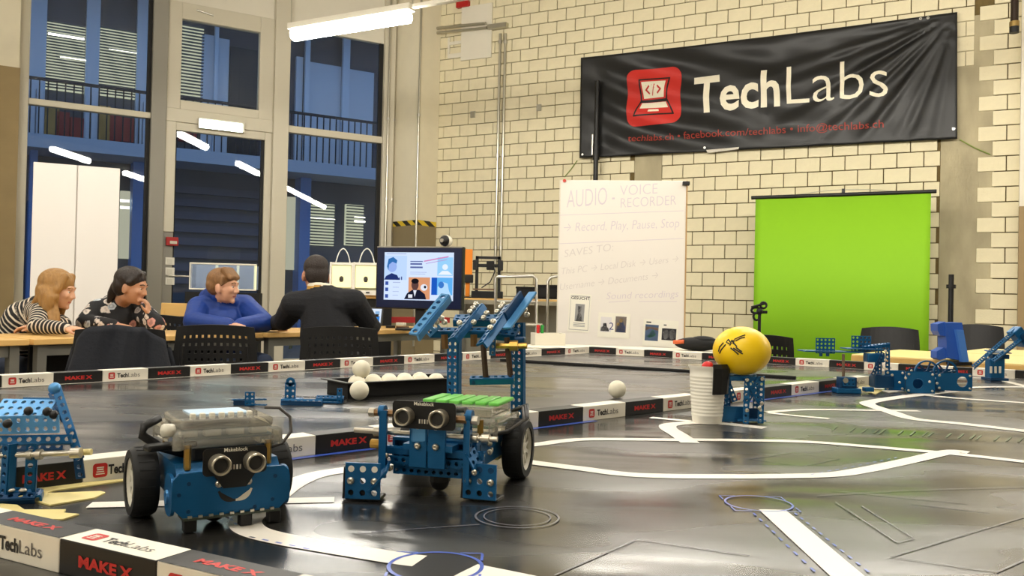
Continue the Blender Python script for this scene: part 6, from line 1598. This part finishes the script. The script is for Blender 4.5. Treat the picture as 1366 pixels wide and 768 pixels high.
rstrut((1171,517,2.06),(1172,462,2.06), w=2, p=.008); rstrut((1184,516,2.08),(1184,457,2.08), p=.010); rstrut((1164,500,2.03),(1178,470,2.03), m=m_mbd); rstrut((1150,462,2.08),(1186,458,2.08), (0,-.3,1))
MB().box(tuple(RBp(1166,477,2.06)), (24*s1,.03,12*s1), bev=.003).build('motor_block', m_mb, rb_); MB().box(tuple(RBp(1176,508,2.06)), (26*s1,.035,18*s1), bev=.003).build('motor_block', m_mbd, rb_)
a = RBp(1112,469,2.05); MB().box(tuple(a+Vector((.0,.02,0))), (80*s1,.055,.0025), rotz(0)).build('platform', m_mb, rb_); a = RBp(1150,465,2.08); MB().box(tuple(a), (50*s1,.05,.0025)).build('platform', m_mb, rb_)
for (x0,y0,x1,y1,Y) in ((1088,453,1114,469,2.06),(1135.5,449.5,1162,467,2.09)):
    a, b_ = RBp(x0,y1,Y), RBp(x1,y0,Y); plate(rb_, 5, 4, Tm((a.x+b_.x)/2,a.y,(a.z+b_.z)/2) @ Tx, m_mb, p=(b_.x-a.x)/5, hr=(b_.x-a.x)/5*.30)
MB().cyl(RBp(1125,472,2.0), RBp(1125,506,2.0), .0035, n=8).build('support_rod', mat('rod_brown', (120,100,84), .4, metal=.5), rb_, smooth=40); 
for x in (1095,1104): MB().cyl(RBp(x,470,2.03), RBp(x,475,2.03), .004, n=8).build('nut', m_mbd, rb_)
f0 = G(1129,524)-rb_.location
MB().box((f0.x,f0.y,.006), (32*s1,.035,.012), bev=.002).build('foot_block', m_mb, rb_); MB().box((f0.x,f0.y,.024), (22*s1,.026,.026), bev=.002).build('foot_motor', m_mbd, rb_); plate(rb_, 3, 2, Tm(f0.x,f0.y-.014,.026) @ Tx, p=.009); MB().cyl((f0.x-.008,f0.y-.012,.03),(f0.x-.008,f0.y-.016,.03), .006, n=12).build('motor_cap', m_steel, rb_)
MB().box(tuple(RBp(1158,519,1.98)), (12*s1,.02,.010), bev=.002).build('foot_block', m_mb, rb_)
for x, y in ((1208,504),(1240,509),(1200,510),(1190,500),(1250,511),(1181,468),(1181,480),(1181,492)): screw(rb_, Tm(*RBp(x,y,1.985)) @ Tx, r=.003)
# tape and paper under it
tag(patch([(1150,512),(1178,521),(1168,526),(1143,520)], m_tape, 'masking_tape', .0016), 'piece of yellow masking tape under the long blue robot', 'tape', 'pieces of yellow masking tape'); 
tag(patch([(1166,513),(1182,519),(1206,522),(1186,524),(1164,518)], m_line, 'paper_strip', .0018), 'white paper strip lying under the long blue robot', 'paper')
# ---- blue crane arm at the right edge
Ya = 2.42; ca_ = thing('crane_arm', 'blue crane arm with long toothed beams on a slotted bracket by the right tables', 'robot part', G(1327,507))
def CA(px, py, Y=Ya): return on_y(px, py, Y)-ca_.location
s2 = Ya/FPX
a = CA(1327,492); MB().box((a.x,a.y,a.z), (20*s2,.03,30*s2), bev=.004).build('bracket', m_mb, ca_)
for x in (1322,1328,1334): MB().box(tuple(CA(x,493,Ya-.017)), (3*s2,.003,9*s2), bev=.001).build('slot', m_pw, ca_)
MB().box((0,0,.004), (24*s2,.05,.008), bev=.001).build('base', m_mbd, ca_)
a = CA(1331,469,Ya+.0); plate(ca_, 6, 4, Tm(*a) @ XR(.15), p=.0095); MB().box(tuple(CA(1330,475)), (22*s2,.04,6*s2)).build('deck', m_mbd, ca_)
strut(ca_, CA(1298,489,2.36), CA(1358,437,2.46), (-.4,-.8,.5), p=.0095, name='toothed_beam'); strut(ca_, CA(1324,481,2.36), CA(1372,444,2.46), (-.4,-.8,.5), p=.0095, name='toothed_beam')
T = Tm(*CA(1360,449,2.46)) @ YR(math.radians(50)); MB().box((0,0,0), (26*s2,.04,14*s2), T, bev=.003).build('motor_block', m_mb, ca_); MB().cyl((0,-.02,0),(0,-.028,0), .010, n=16, M=T).build('motor_cap', m_mbd, ca_); plate(ca_, 3, 2, T @ Tm(0,-.022,0) @ Tx, p=.009)
for x, y in ((1318,477),(1340,468),(1320,466)): screw(ca_, Tm(*CA(x,y,2.38)) @ Tx, r=.003)
# black items and white sheet near the far right rail
def flat(px0, py0, px1, py1, m, label, name, cat, h=.01):
    a, b_ = G(px0,py0), G(px1,py1); o_ = MB().box((0,0,h/2), ((b_-a).length,.05,h), bev=.003).build(name, m, loc=(a+b_)/2, rot=(0,0,math.atan2((b_-a).y,(b_-a).x))); tag(o_, label, cat)
flat(1190,492.5,1212,494, m_blackm, 'small flat black cloth beyond the long blue robot', 'black_cloth', 'cloth', .008) if False else None
# ================================================================= PEOPLE
import numpy as np
SKIN = {}
def skin(rgb): return mat('skin_%d' % rgb[0], rgb, .55, noise=.05, nscale=20)
class Fig:
    def __init__(s): s.p = []
    def cap(s, a, ra, b_, rb, key, off=0.0): s.p.append(('c', Vector(a), ra, Vector(b_), rb, key, off)); return s
    def ell(s, c, r, R=None, key='top'): s.p.append(('e', Vector(c), r, R or Matrix.Identity(3), None, key, 0.0)); return s
    def mesh(s, name, keys, mats, voxel=.0065, smooth=4, stripe=False):
        mb_ = MB()
        for q in s.p:
            if q[0] == 'c':
                _, a, ra, b_, rb, *_k = q; L_ = (b_-a).length
                T = frame(a, b_) if L_ > 1e-5 else Matrix.Translation(a)
                prof = [(ra*math.cos(t), ra*math.sin(t)) for t in [(-math.pi/2)+(math.pi/2)*i/5 for i in range(6)]]
                prof[0] = (0, -ra)
                prof += [(rb*math.cos(t), L_+rb*math.sin(t)) for t in [(math.pi/2)*i/5 for i in range(6)]]; prof[-1] = (0, L_+rb)
                n = 14; vs = [Vector((0,0,-ra))]; 
                for (r, z) in prof[1:-1]:
                    for j in range(n): vs.append(Vector((r*math.cos(2*math.pi*j/n), r*math.sin(2*math.pi*j/n), z)))
                vs.append(Vector((0,0,L_+rb))); k = len(prof)-2; fs = [(0,1+(j+1)%n,1+j) for j in range(n)]
                for i in range(k-1):
                    for j in range(n): fs.append((1+i*n+j,1+i*n+(j+1)%n,1+(i+1)*n+(j+1)%n,1+(i+1)*n+j))
                e = len(vs)-1; fs += [(e,1+(k-1)*n+j,1+(k-1)*n+(j+1)%n) for j in range(n)]
                mb_.add(vs, fs, T)
            else:
                _, c, r, R, *_k = q; mb_.sphere((0,0,0), r, 18, 12, Matrix.Translation(c) @ R.to_4x4())
        me = mb_.mesh(name); ob = bpy.data.objects.new(name, me); COL.objects.link(ob)
        m_ = ob.modifiers.new('r','REMESH'); m_.mode = 'VOXEL'; m_.voxel_size = voxel
        m2 = ob.modifiers.new('s','SMOOTH'); m2.factor = .5; m2.iterations = smooth
        out = bpy.data.meshes.new_from_object(ob.evaluated_get(bpy.context.evaluated_depsgraph_get()))
        bpy.data.objects.remove(ob); out.name = name
        for k in keys: out.materials.append(mats[k])
        nf = len(out.polygons); C_ = np.empty(nf*3); out.polygons.foreach_get('center', C_); C_ = C_.reshape(-1,3)
        def dist(C_):
            D = []; U_ = []
            for q in s.p:
                if q[0] == 'c':
                    a, b_ = np.array(q[1]), np.array(q[3]); d = b_-a; L2_ = max(d@d, 1e-9); t = np.clip(((C_-a)@d)/L2_, 0, 1)
                    D.append(np.linalg.norm(C_-(a+t[:,None]*d), axis=1)-(q[2]+(q[4]-q[2])*t)); U_.append(((C_-a)@d)/math.sqrt(L2_)+q[6])
                else:
                    Rm = np.array(q[3]); l = (C_-np.array(q[1]))@Rm; rr = np.array(q[2] if isinstance(q[2], (tuple, list)) else (q[2],)*3); D.append((np.linalg.norm(l/rr, axis=1)-1)*rr.min()); U_.append(C_[:,2]*1.0)
            return np.array(D), np.array(U_)
        D, U_ = dist(C_); best = D.argmin(0); ki = np.array([keys.index(q[5]) for q in s.p])
        out.polygons.foreach_set('material_index', ki[best].astype(np.int32))
        if stripe:
            nv = len(out.vertices); V = np.empty(nv*3); out.vertices.foreach_get('co', V); V = V.reshape(-1,3); D, U_ = dist(V); b2_ = D.argmin(0)
            at = out.attributes.new('stripe', 'FLOAT', 'POINT'); at.data.foreach_set('value', U_[b2_, np.arange(nv)].astype(np.float32))
        out.polygons.foreach_set('use_smooth', [True]*nf); out.update()
        return out
def head_frame(c, fwd, up=(0,0,1), s=1.0):
    f_ = Vector(fwd).normalized(); u_ = Vector(up); u_ = (u_-f_*u_.dot(f_)).normalized(); r_ = f_.cross(u_)
    M_ = Matrix(((r_.x,f_.x,u_.x,c[0]),(r_.y,f_.y,u_.y,c[1]),(r_.z,f_.z,u_.z,c[2]),(0,0,0,1))); return M_ @ Matrix.Scale(s, 4)
def add_head(F, H, s):
    R = H.to_3x3().normalized(); P = lambda x, y, z: H @ Vector((x,y,z))
    sc = lambda *r: tuple(v*s for v in r)
    F.ell(P(0,-.012,.035), sc(.073,.092,.082), R, 'skin'); F.ell(P(0,.018,-.02), sc(.060,.068,.082), R, 'skin'); F.ell(P(0,.024,-.066), sc(.044,.046,.036), R, 'skin')
    F.cap(P(0,.080,.012), .008*s, P(0,.095,-.028), .0105*s, 'skin'); F.cap(P(-.030,.074,.022), .013*s, P(.030,.074,.022), .013*s, 'skin'); F.ell(P(0,.060,-.090), sc(.020,.016,.016), R, 'skin')
    for sx in (-1,1): F.ell(P(sx*.012,.087,-.032), sc(.008,.008,.007), R, 'skin'); F.ell(P(sx*.036,.062,-.018), sc(.022,.020,.022), R, 'skin'); F.ell(P(sx*.073,-.006,-.012), sc(.011,.021,.033), R, 'skin')
    F.cap(P(-.016,.073,-.058), .0065*s, P(.016,.073,-.058), .0065*s, 'lips')
def add_eyes(parent, H, s, iris, brow):
    mb_ = MB(); ib = MB(); bb = MB()
    for sx in (-1,1):
        e = H @ Vector((sx*.031,.0690,.002))
        eo = MB().sphere(tuple(e), .0090*s, 14, 10).build('eye', mat('eye_white', (196,186,176), .4), parent, smooth=True); 
        p_ = H @ Vector((sx*.031,.0740,.001)); MB().sphere(tuple(p_), .0056*s, 10, 8).build('iris', iris, eo, smooth=True)
        MB().tube([H @ Vector((sx*.014,.085,.026)), H @ Vector((sx*.030,.084,.030)), H @ Vector((sx*.047,.072,.025))], .0034*s, 6).build('eyebrow', brow, parent, smooth=True)
def add_hand(F, w_, d, n, s=1.0, curl=.4, key='skin', thumb=1):
    """wrist w_, pointing d, back of the hand n"""
    w_ = Vector(w_); d = Vector(d).normalized(); n = Vector(n); n = (n-d*n.dot(d)).normalized(); x = d.cross(n)
    R = Matrix(((x.x,d.x,n.x),(x.y,d.y,n.y),(x.z,d.z,n.z)))
    F.cap(w_-d*.02*s, .022*s, w_+d*.02*s, .021*s, key)
    F.ell(w_+d*.050*s, (.040*s,.046*s,.016*s), R, key)
    for i, (o_, L_) in enumerate(((-.030,.062),(-.010,.074),(.010,.078),(.030,.070))):
        b_ = w_+d*.082*s+x*o_*s; c1_, c2_ = curl*.5, curl*1.3
        k1 = b_+(d*math.cos(c1_)-n*math.sin(c1_))*L_*.5*s; k2 = k1+(d*math.cos(c2_)-n*math.sin(c2_))*L_*.32*s; k3 = k2+(d*math.cos(c2_*1.4)-n*math.sin(c2_*1.4))*L_*.22*s
        F.cap(b_, .0092*s, k1, .0086*s, key); F.cap(k1, .0086*s, k2, .0080*s, key); F.cap(k2, .0080*s, k3, .0070*s, key)
    t0 = w_+d*.022*s+x*.028*thumb*s; t1 = t0+(d*.6+x*.7*thumb-n*.3).normalized()*.038*s; t2 = t1+(d*.9+x*.25*thumb-n*.35).normalized()*.030*s
    F.cap(t0, .013*s, t1, .0105*s, key); F.cap(t1, .0105*s, t2, .0085*s, key)
def arm(F, sh, el, wr, key, r=(.052,.043,.040,.030), cuff=None):
    L_ = (Vector(el)-Vector(sh)).length; F.cap(sh, r[0], el, r[1], key, 0.0); F.cap(el, r[2], wr, r[3], key, L_)
def legs(F, pel, fwd, z0, key, wide=.10, L_=.40):
    f_ = Vector((fwd[0], fwd[1], 0)).normalized(); x = Vector((f_.y,-f_.x,0))
    for sx in (-1,1):
        h = Vector(pel)+x*sx*wide*.85; k = h+f_*L_+x*sx*.03; k.z = h.z+.005; a = k+f_*.02; a.z = .085
        F.cap(h, .082, k, .058, key); F.cap(k, .058, a, .040, key); F.cap(a-f_*.03-UP*.045, .035, a+f_*.13-UP*.052, .030, 'shoe')
m_shoe = mat('shoe_dark', (40,38,40), .6); m_jean = mat('jeans', (40,50,72), .8, noise=.15, nscale=80); m_lips = mat('lips', (176,98,88), .5)
m_hairb = mat('hair_blond', (156,116,64), .5, noise=.45, nscale=60, stretch=(1,1,.15), bump=1.0, bscale=70); m_hairk = mat('hair_dark', (34,24,20), .45, noise=.4, nscale=90, stretch=(1,1,.2), bump=.5, bscale=120); m_hairt = mat('hair_brown', (128,92,56), .55, noise=.4, nscale=80, stretch=(1,1,.25), bump=.6, bscale=120); m_hairm = mat('hair_short_dark', (40,30,26), .6, noise=.4, nscale=120, bump=.4, bscale=160)
def hair(F, parent, m, name='hair', voxel=.0065, smooth=2): return link(name, F.mesh(name, ['top'], {'top': m}, voxel, smooth), parent)
def person(label, base): t_ = thing('person', label, 'person', (0,0,0)); return t_

# ---- girl in striped top, long wavy blond hair
def J(px, py, Y): return on_y(px, py, Y)
m_str = bpy.data.materials.new('striped_knit'); m_str.use_nodes = True; nt = m_str.node_tree; bs = nt.nodes['Principled BSDF']; bs.inputs['Roughness'].default_value = .85
at = nt.nodes.new('ShaderNodeAttribute'); at.attribute_name = 'stripe'; mu = nt.nodes.new('ShaderNodeMath'); mu.operation = 'MULTIPLY'; mu.inputs[1].default_value = 1/.027; fr = nt.nodes.new('ShaderNodeMath'); fr.operation = 'FRACT'; gt = nt.nodes.new('ShaderNodeMath'); gt.operation = 'GREATER_THAN'; gt.inputs[1].default_value = .66
mx = nt.nodes.new('ShaderNodeMix'); mx.data_type = 'RGBA'; mx.inputs[6].default_value = hexc(22,21,24); mx.inputs[7].default_value = hexc(206,194,176)
nt.links.new(at.outputs['Fac'], mu.inputs[0]); nt.links.new(mu.outputs[0], fr.inputs[0]); nt.links.new(fr.outputs[0], gt.inputs[0]); nt.links.new(gt.outputs[0], mx.inputs[0]); nt.links.new(mx.outputs[2], bs.inputs['Base Color'])
F = Fig(); t = person('girl with long wavy blond hair and striped top leaning on the desk', None)
H = head_frame(J(78,388,4.80), (1,.10,-.12), s=.93); add_head(F, H, .93)
pel = J(2,500,4.98); pel.z = .53; ch = J(34,428,4.88); nk = J(64,409,4.84)
F.cap(pel, .125, ch, .120, 'top'); F.cap(ch, .120, J(50,416,4.86), .095, 'top'); F.cap(J(50,414,4.86), .07, nk, .045, 'top'); F.cap(nk, .045, H @ Vector((0,-.02,-.06)), .043, 'skin')
s1_, s2_ = J(54,417,4.74), J(52,414,4.98)
e1, w1_ = J(48,437,4.60), J(86,439,4.52); e2, w2_ = J(84,437,4.86), J(52,438,4.66)
e1.z = max(e1.z, TZ+.047); w1_.z = TZ+.042; e2.z = TZ+.05; w2_.z = TZ+.042
F.cap(J(46,414,4.86), .075, s1_, .058, 'top'); F.cap(J(46,414,4.86), .075, s2_, .058, 'top')
arm(F, s1_, e1, w1_, 'top', (.056,.045,.044,.034)); arm(F, s2_, e2, w2_, 'top', (.056,.045,.044,.034))
add_hand(F, w1_, (1,.25,-.05), (0,-.1,1), .86, .5, thumb=1); add_hand(F, w2_, (-1,-.1,-.05), (0,0,1), .86, .5, thumb=-1)
legs(F, pel, (1,-.55), .45, 'jean', .09)
body = link('body', F.mesh('body', ['skin','top','lips','jean','shoe'], dict(skin=skin((206,158,128)), top=m_str, lips=m_lips, jean=m_jean, shoe=m_shoe), stripe=True), t)
add_eyes(t, H, .93, mat('iris_dark', (60,50,40), .3), m_hairb)
F = Fig(); R = H.to_3x3().normalized(); P = lambda x, y, z: H @ Vector((x,y,z))
F.ell(P(0,-.022,.048), (.080,.096,.082), R); F.ell(P(0,-.055,-.01), (.080,.066,.088), R)
for sx in (-1,1): F.cap(P(sx*.05,.042,.092), .022, P(sx*.078,.022,.01), .024, 'top')
rnd = random.Random(5)
for k in range(22):
    a = math.radians(100+160*k/21) if k < 22 else 0
    x, y = .078*math.cos(a-math.pi/2+math.pi/2)*0+.080*math.sin(math.radians(-122+244*k/21)), -.03-.062*math.cos(math.radians(-122+244*k/21))
    p0 = P(x, y, .0); prev, rp_ = p0, .026
    L_ = .225+rnd.uniform(-.06,.05); ph0 = rnd.uniform(0,6)
    for q in range(1,8):
        z = -L_*q/7; wv = .017*math.sin(ph0+q*1.5)
        nx_ = P(x*(1+.07*q)+wv, y*(1+.05*q)-.004*q+wv*.7+(.010*q if x > .05 else 0), 0)+Vector((0,0,z*1.05)); r_ = .024*(1-.085*q)
        F.cap(prev, rp_, nx_, r_, 'top'); prev, rp_ = nx_, r_
hair(F, t, m_hairb, smooth=1)

# ---- girl in floral top, dark hair tied back, chin on her hand
m_flo = bpy.data.materials.new('floral_print'); m_flo.use_nodes = True; nt = m_flo.node_tree; bs = nt.nodes['Principled BSDF']; bs.inputs['Roughness'].default_value = .8
tc = nt.nodes.new('ShaderNodeTexCoord'); nz = nt.nodes.new('ShaderNodeTexNoise'); nz.inputs['Scale'].default_value = 28; mxv = nt.nodes.new('ShaderNodeMix'); mxv.data_type = 'VECTOR'; mxv.inputs[0].default_value = .035
nt.links.new(tc.outputs['Object'], nz.inputs['Vector']); nt.links.new(tc.outputs['Object'], mxv.inputs[4]); nt.links.new(nz.outputs['Color'], mxv.inputs[5])
vo = nt.nodes.new('ShaderNodeTexVoronoi'); vo.inputs['Scale'].default_value = 19; nt.links.new(mxv.outputs[1], vo.inputs['Vector'])
lt = nt.nodes.new('ShaderNodeMath'); lt.operation = 'LESS_THAN'; lt.inputs[1].default_value = .47; nt.links.new(vo.outputs['Distance'], lt.inputs[0])
sep = nt.nodes.new('ShaderNodeSeparateColor'); nt.links.new(vo.outputs['Color'], sep.inputs[0]); g2 = nt.nodes.new('ShaderNodeMath'); g2.operation = 'GREATER_THAN'; g2.inputs[1].default_value = .16; nt.links.new(sep.outputs[0], g2.inputs[0])
an = nt.nodes.new('ShaderNodeMath'); an.operation = 'MULTIPLY'; nt.links.new(lt.outputs[0], an.inputs[0]); nt.links.new(g2.outputs[0], an.inputs[1])
# petals: darker rings inside each flower
wv = nt.nodes.new('ShaderNodeMath'); wv.operation = 'MULTIPLY'; wv.inputs[1].default_value = 22; nt.links.new(vo.outputs['Distance'], wv.inputs[0]); sn = nt.nodes.new('ShaderNodeMath'); sn.operation = 'SINE'; nt.links.new(wv.outputs[0], sn.inputs[0])
cr = nt.nodes.new('ShaderNodeValToRGB'); cr.color_ramp.interpolation = 'CONSTANT'; els = cr.color_ramp.elements; els[0].color = hexc(226,214,204); els[0].position = 0; els[1].position = .45; els[1].color = hexc(176,170,168); e_ = els.new(.68); e_.color = hexc(206,150,140); e_ = els.new(.82); e_.color = hexc(188,196,204)
nt.links.new(sep.outputs[1], cr.inputs[0]); mr = nt.nodes.new('ShaderNodeMapRange'); mr.inputs[1].default_value = -1; mr.inputs[3].default_value = .55; nt.links.new(sn.outputs[0], mr.inputs[0])
mxp = nt.nodes.new('ShaderNodeMix'); mxp.data_type = 'RGBA'; mxp.inputs[6].default_value = hexc(60,58,60); nt.links.new(mr.outputs[0], mxp.inputs[0]); nt.links.new(cr.outputs[0], mxp.inputs[7])
mx = nt.nodes.new('ShaderNodeMix'); mx.data_type = 'RGBA'; mx.inputs[6].default_value = hexc(20,19,23); nt.links.new(an.outputs[0], mx.inputs[0]); nt.links.new(mxp.outputs[2], mx.inputs[7]); nt.links.new(mx.outputs[2], bs.inputs['Base Color'])
F = Fig(); t = person('girl with dark tied-back hair in a black floral top resting her chin on her hand', None)
H = head_frame(J(176,383,5.10), (1,-.05,-.16), s=.94); add_head(F, H, .94)
pel = J(150,500,5.22); pel.z = .53; ch = J(154,432,5.20); up_ = J(154,414,5.20); nk = J(163,402,5.17)
F.cap(pel, .135, ch, .140, 'top'); F.cap(ch, .140, up_, .105, 'top'); F.cap(up_, .09, nk, .055, 'top'); F.cap(nk, .048, H @ Vector((0,-.025,-.06)), .045, 'skin')
s1_, s2_ = J(131,413,5.12), J(184,411,5.26); F.cap(up_, .09, s1_, .066, 'top'); F.cap(up_, .09, s2_, .062, 'top')
e1, w1_ = J(114,436,5.02), J(150,440,4.93); w1_.z = TZ+.045; e1.z = TZ+.055
e2, w2_ = J(208,436,5.08), J(199,421,5.06); e2.z = TZ+.052
arm(F, s1_, e1, w1_, 'top', (.066,.055,.052,.038)); arm(F, s2_, e2, w2_, 'top', (.064,.054,.052,.034))
add_hand(F, w1_, (1,-.1,-.05), (0,-.1,1), .9, .4, thumb=1); add_hand(F, w2_, (-.18,.02,1), (1,.1,.0), .86, 1.15, thumb=-1)
legs(F, pel, (.75,-.65), .45, 'jean', .09)
body = link('body', F.mesh('body', ['skin','top','lips','jean','shoe'], dict(skin=skin((188,138,106)), top=m_flo, lips=m_lips, jean=m_jean, shoe=m_shoe)), t)
add_eyes(t, H, .94, mat('iris_dark', (60,50,40), .3), m_hairk)
F = Fig(); R = H.to_3x3().normalized(); P = lambda x, y, z: H @ Vector((x,y,z))
F.ell(P(0,-.022,.047), (.077,.094,.080), R); F.ell(P(0,-.050,.005), (.076,.064,.075), R); F.cap(P(0,-.10,-.01), .032, P(-.01,-.125,-.06), .026, 'top'); F.cap(P(-.01,-.125,-.06), .026, P(-.01,-.135,-.13), .012, 'top')
for sx in (-1,1): F.cap(P(sx*.03,.045,.092), .018, P(sx*.074,.012,.03), .016, 'top')
hair(F, t, m_hairk)

# ---- boy in the blue jacket
m_bj = mat('blue_jacket', (16,54,132), .6, noise=.12, nscale=30, bump=.5, bscale=16); F = Fig(); t = person('boy with short light brown hair in a bright blue jacket sitting at the desk', None)
H = head_frame(J(299,383,5.50), (1,-.12,.0), s=.98); add_head(F, H, .98)
pel = J(296,500,5.62); pel.z = .53; ch = J(296,432,5.60); up_ = J(296,412,5.60); nk = J(295,401,5.57)
F.cap(pel, .150, ch, .160, 'top'); F.cap(ch, .158, up_, .115, 'top'); F.cap(up_, .10, nk, .062, 'top'); F.cap(nk, .05, H @ Vector((0,-.012,-.055)), .040, 'skin')
for k in range(9):
    a = math.radians(-150+300*k/8); c = nk+Vector((.088*math.sin(a), .02+.085*math.cos(a)*.9, .022-.03*math.sin(a))); c2 = nk+Vector((.088*math.sin(a+.65), .02+.085*math.cos(a+.65)*.9, .022-.03*math.sin(a+.65))); F.cap(c, .034, c2, .034, 'top')
F.ell(nk+Vector((-.085,.05,.02)), (.075,.085,.062))
s1_, s2_ = J(266,411,5.52), J(326,408,5.66); F.cap(up_, .10, s1_, .080, 'top'); F.cap(up_, .10, s2_, .078, 'top')
e1, w1_ = J(258,432,5.36), J(304,434,5.24); e2, w2_ = J(352,431,5.48), J(322,433,5.30)
for v, h_ in ((e1,.062),(w1_,.05),(e2,.062),(w2_,.05)): v.z = TZ+h_
arm(F, s1_, e1, w1_, 'top', (.078,.064,.062,.046)); arm(F, s2_, e2, w2_, 'top', (.076,.064,.062,.046))
add_hand(F, w1_, (1,-.1,-.06), (0,0,1), .92, .5, thumb=1); add_hand(F, w2_, (-.9,-.35,-.06), (0,0,1), .92, .5, thumb=-1)
legs(F, pel, (.6,-.75), .45, 'jean', .10)
link('body', F.mesh('body', ['skin','top','lips','jean','shoe'], dict(skin=skin((212,160,130)), top=m_bj, lips=m_lips, jean=m_jean, shoe=m_shoe)), t)
add_eyes(t, H, .98, mat('iris_dark', (60,50,40), .3), m_hairt)
F = Fig(); R = H.to_3x3().normalized(); P = lambda x, y, z: H @ Vector((x,y,z))
F.ell(P(0,-.020,.050), (.080,.096,.078), R); F.ell(P(0,-.056,.012), (.076,.060,.066), R)
rnd = random.Random(9)
for k in range(16):
    x = -.06+.12*k/15; F.cap(P(x,.02,.115-.6*x*x*8*.1), .018, P(x*1.1+rnd.uniform(-.008,.008),.074-.5*x*x*6,.062+rnd.uniform(-.01,.01)), .011, 'top')
for sx in (-1,1): F.cap(P(sx*.070,.02,.06), .014, P(sx*.078,.018,.015), .009, 'top')
hair(F, t, m_hairt, smooth=1)

# ---- man in the black sweater, seen from behind
m_bsw = mat('black_sweater', (17,18,24), .85, bump=.25, nscale=90); F = Fig(); t = person('man with short dark hair in a black sweater sitting with his back turned', None)
H = head_frame(J(421,367,5.22), (-.42,1,-.10), s=1.0); add_head(F, H, 1.0)
pel = J(440,498,5.14); pel.z = .55; ch = J(437,445,5.16); up_ = J(432,408,5.18); nk = J(427,391,5.18)
F.cap(pel, .165, ch, .165, 'top'); F.cap(ch, .165, up_, .135, 'top'); F.cap(up_+Vector((-.03,0,0)), .12, up_+Vector((.06,0,.0)), .12, 'top'); F.cap(up_, .11, nk, .070, 'top'); F.cap(nk, .056, H @ Vector((0,-.02,-.06)), .056, 'skin')
for k in range(14):
    a, a2 = 2*math.pi*k/14, 2*math.pi*(k+1)/14; c = nk+Vector((.066*math.cos(a), .010+.064*math.sin(a), .040-.012*math.sin(a))); c2 = nk+Vector((.066*math.cos(a2), .010+.064*math.sin(a2), .040-.012*math.sin(a2)))
    F.cap(c, .014, c2, .014, 'collar'); F.cap(c-UP*.016, .016, c2-UP*.016, .016, 'trim')
s1_, s2_ = J(393,406,5.16), J(471,403,5.18); F.cap(up_, .11, s1_, .082, 'top'); F.cap(up_, .11, s2_, .082, 'top')
e1, w1_ = J(379,427,5.34), J(363,438,5.62); e2, w2_ = J(489,427,5.28), J(499,434,5.58)
w1_.z = TZ+.05; w2_.z = TZ+.05
arm(F, s1_, e1, w1_, 'top', (.080,.064,.060,.045)); arm(F, s2_, e2, w2_, 'top', (.080,.064,.060,.045))
d1_ = (w1_-e1).normalized(); F.cap(w1_-d1_*.012, .043, w1_+d1_*.012, .042, 'collar'); add_hand(F, w1_+d1_*.02, (.3,.9,-.12), (0,0,1), 1.0, .5, thumb=1); add_hand(F, w2_, (-.2,.95,-.1), (0,0,1), 1.0, .6, thumb=-1)
legs(F, pel, (-.15,1), .47, 'jean', .11, .43)
link('body', F.mesh('body', ['skin','top','lips','jean','shoe','collar','trim'], dict(skin=skin((178,126,98)), top=m_bsw, lips=m_lips, jean=mat('dark_trousers', (26,27,34), .8), shoe=m_shoe, collar=mat('collar_white', (226,218,200), .7), trim=mat('collar_ochre', (186,140,60), .7))), t)
add_eyes(t, H, 1.0, mat('iris_dark', (60,50,40), .3), m_hairm)
F = Fig(); R = H.to_3x3().normalized(); P = lambda x, y, z: H @ Vector((x,y,z))
F.ell(P(0,-.019,.046), (.0765,.091,.078), R); F.ell(P(0,-.050,.0), (.072,.060,.070), R); F.cap(P(-.03,-.070,-.03), .026, P(.03,-.070,-.03), .026, 'top')
hair(F, t, m_hairm)
# seats for the three children on the window side
for px, Y, d, lab in ((2,4.98,(1,-.55),'black plastic chair the girl in the striped top sits on'), (150,5.22,(.75,-.65),'black plastic chair the girl in the floral top sits on'), (296,5.62,(.6,-.75),'black plastic chair the boy in blue sits on')):
    p = J(px,470,Y); f_ = Vector((d[0],d[1],0)).normalized(); chair(lab, Vector((p.x,p.y,0))+f_*.04, face(f_), perf=True, w=.40, ztop=.76)
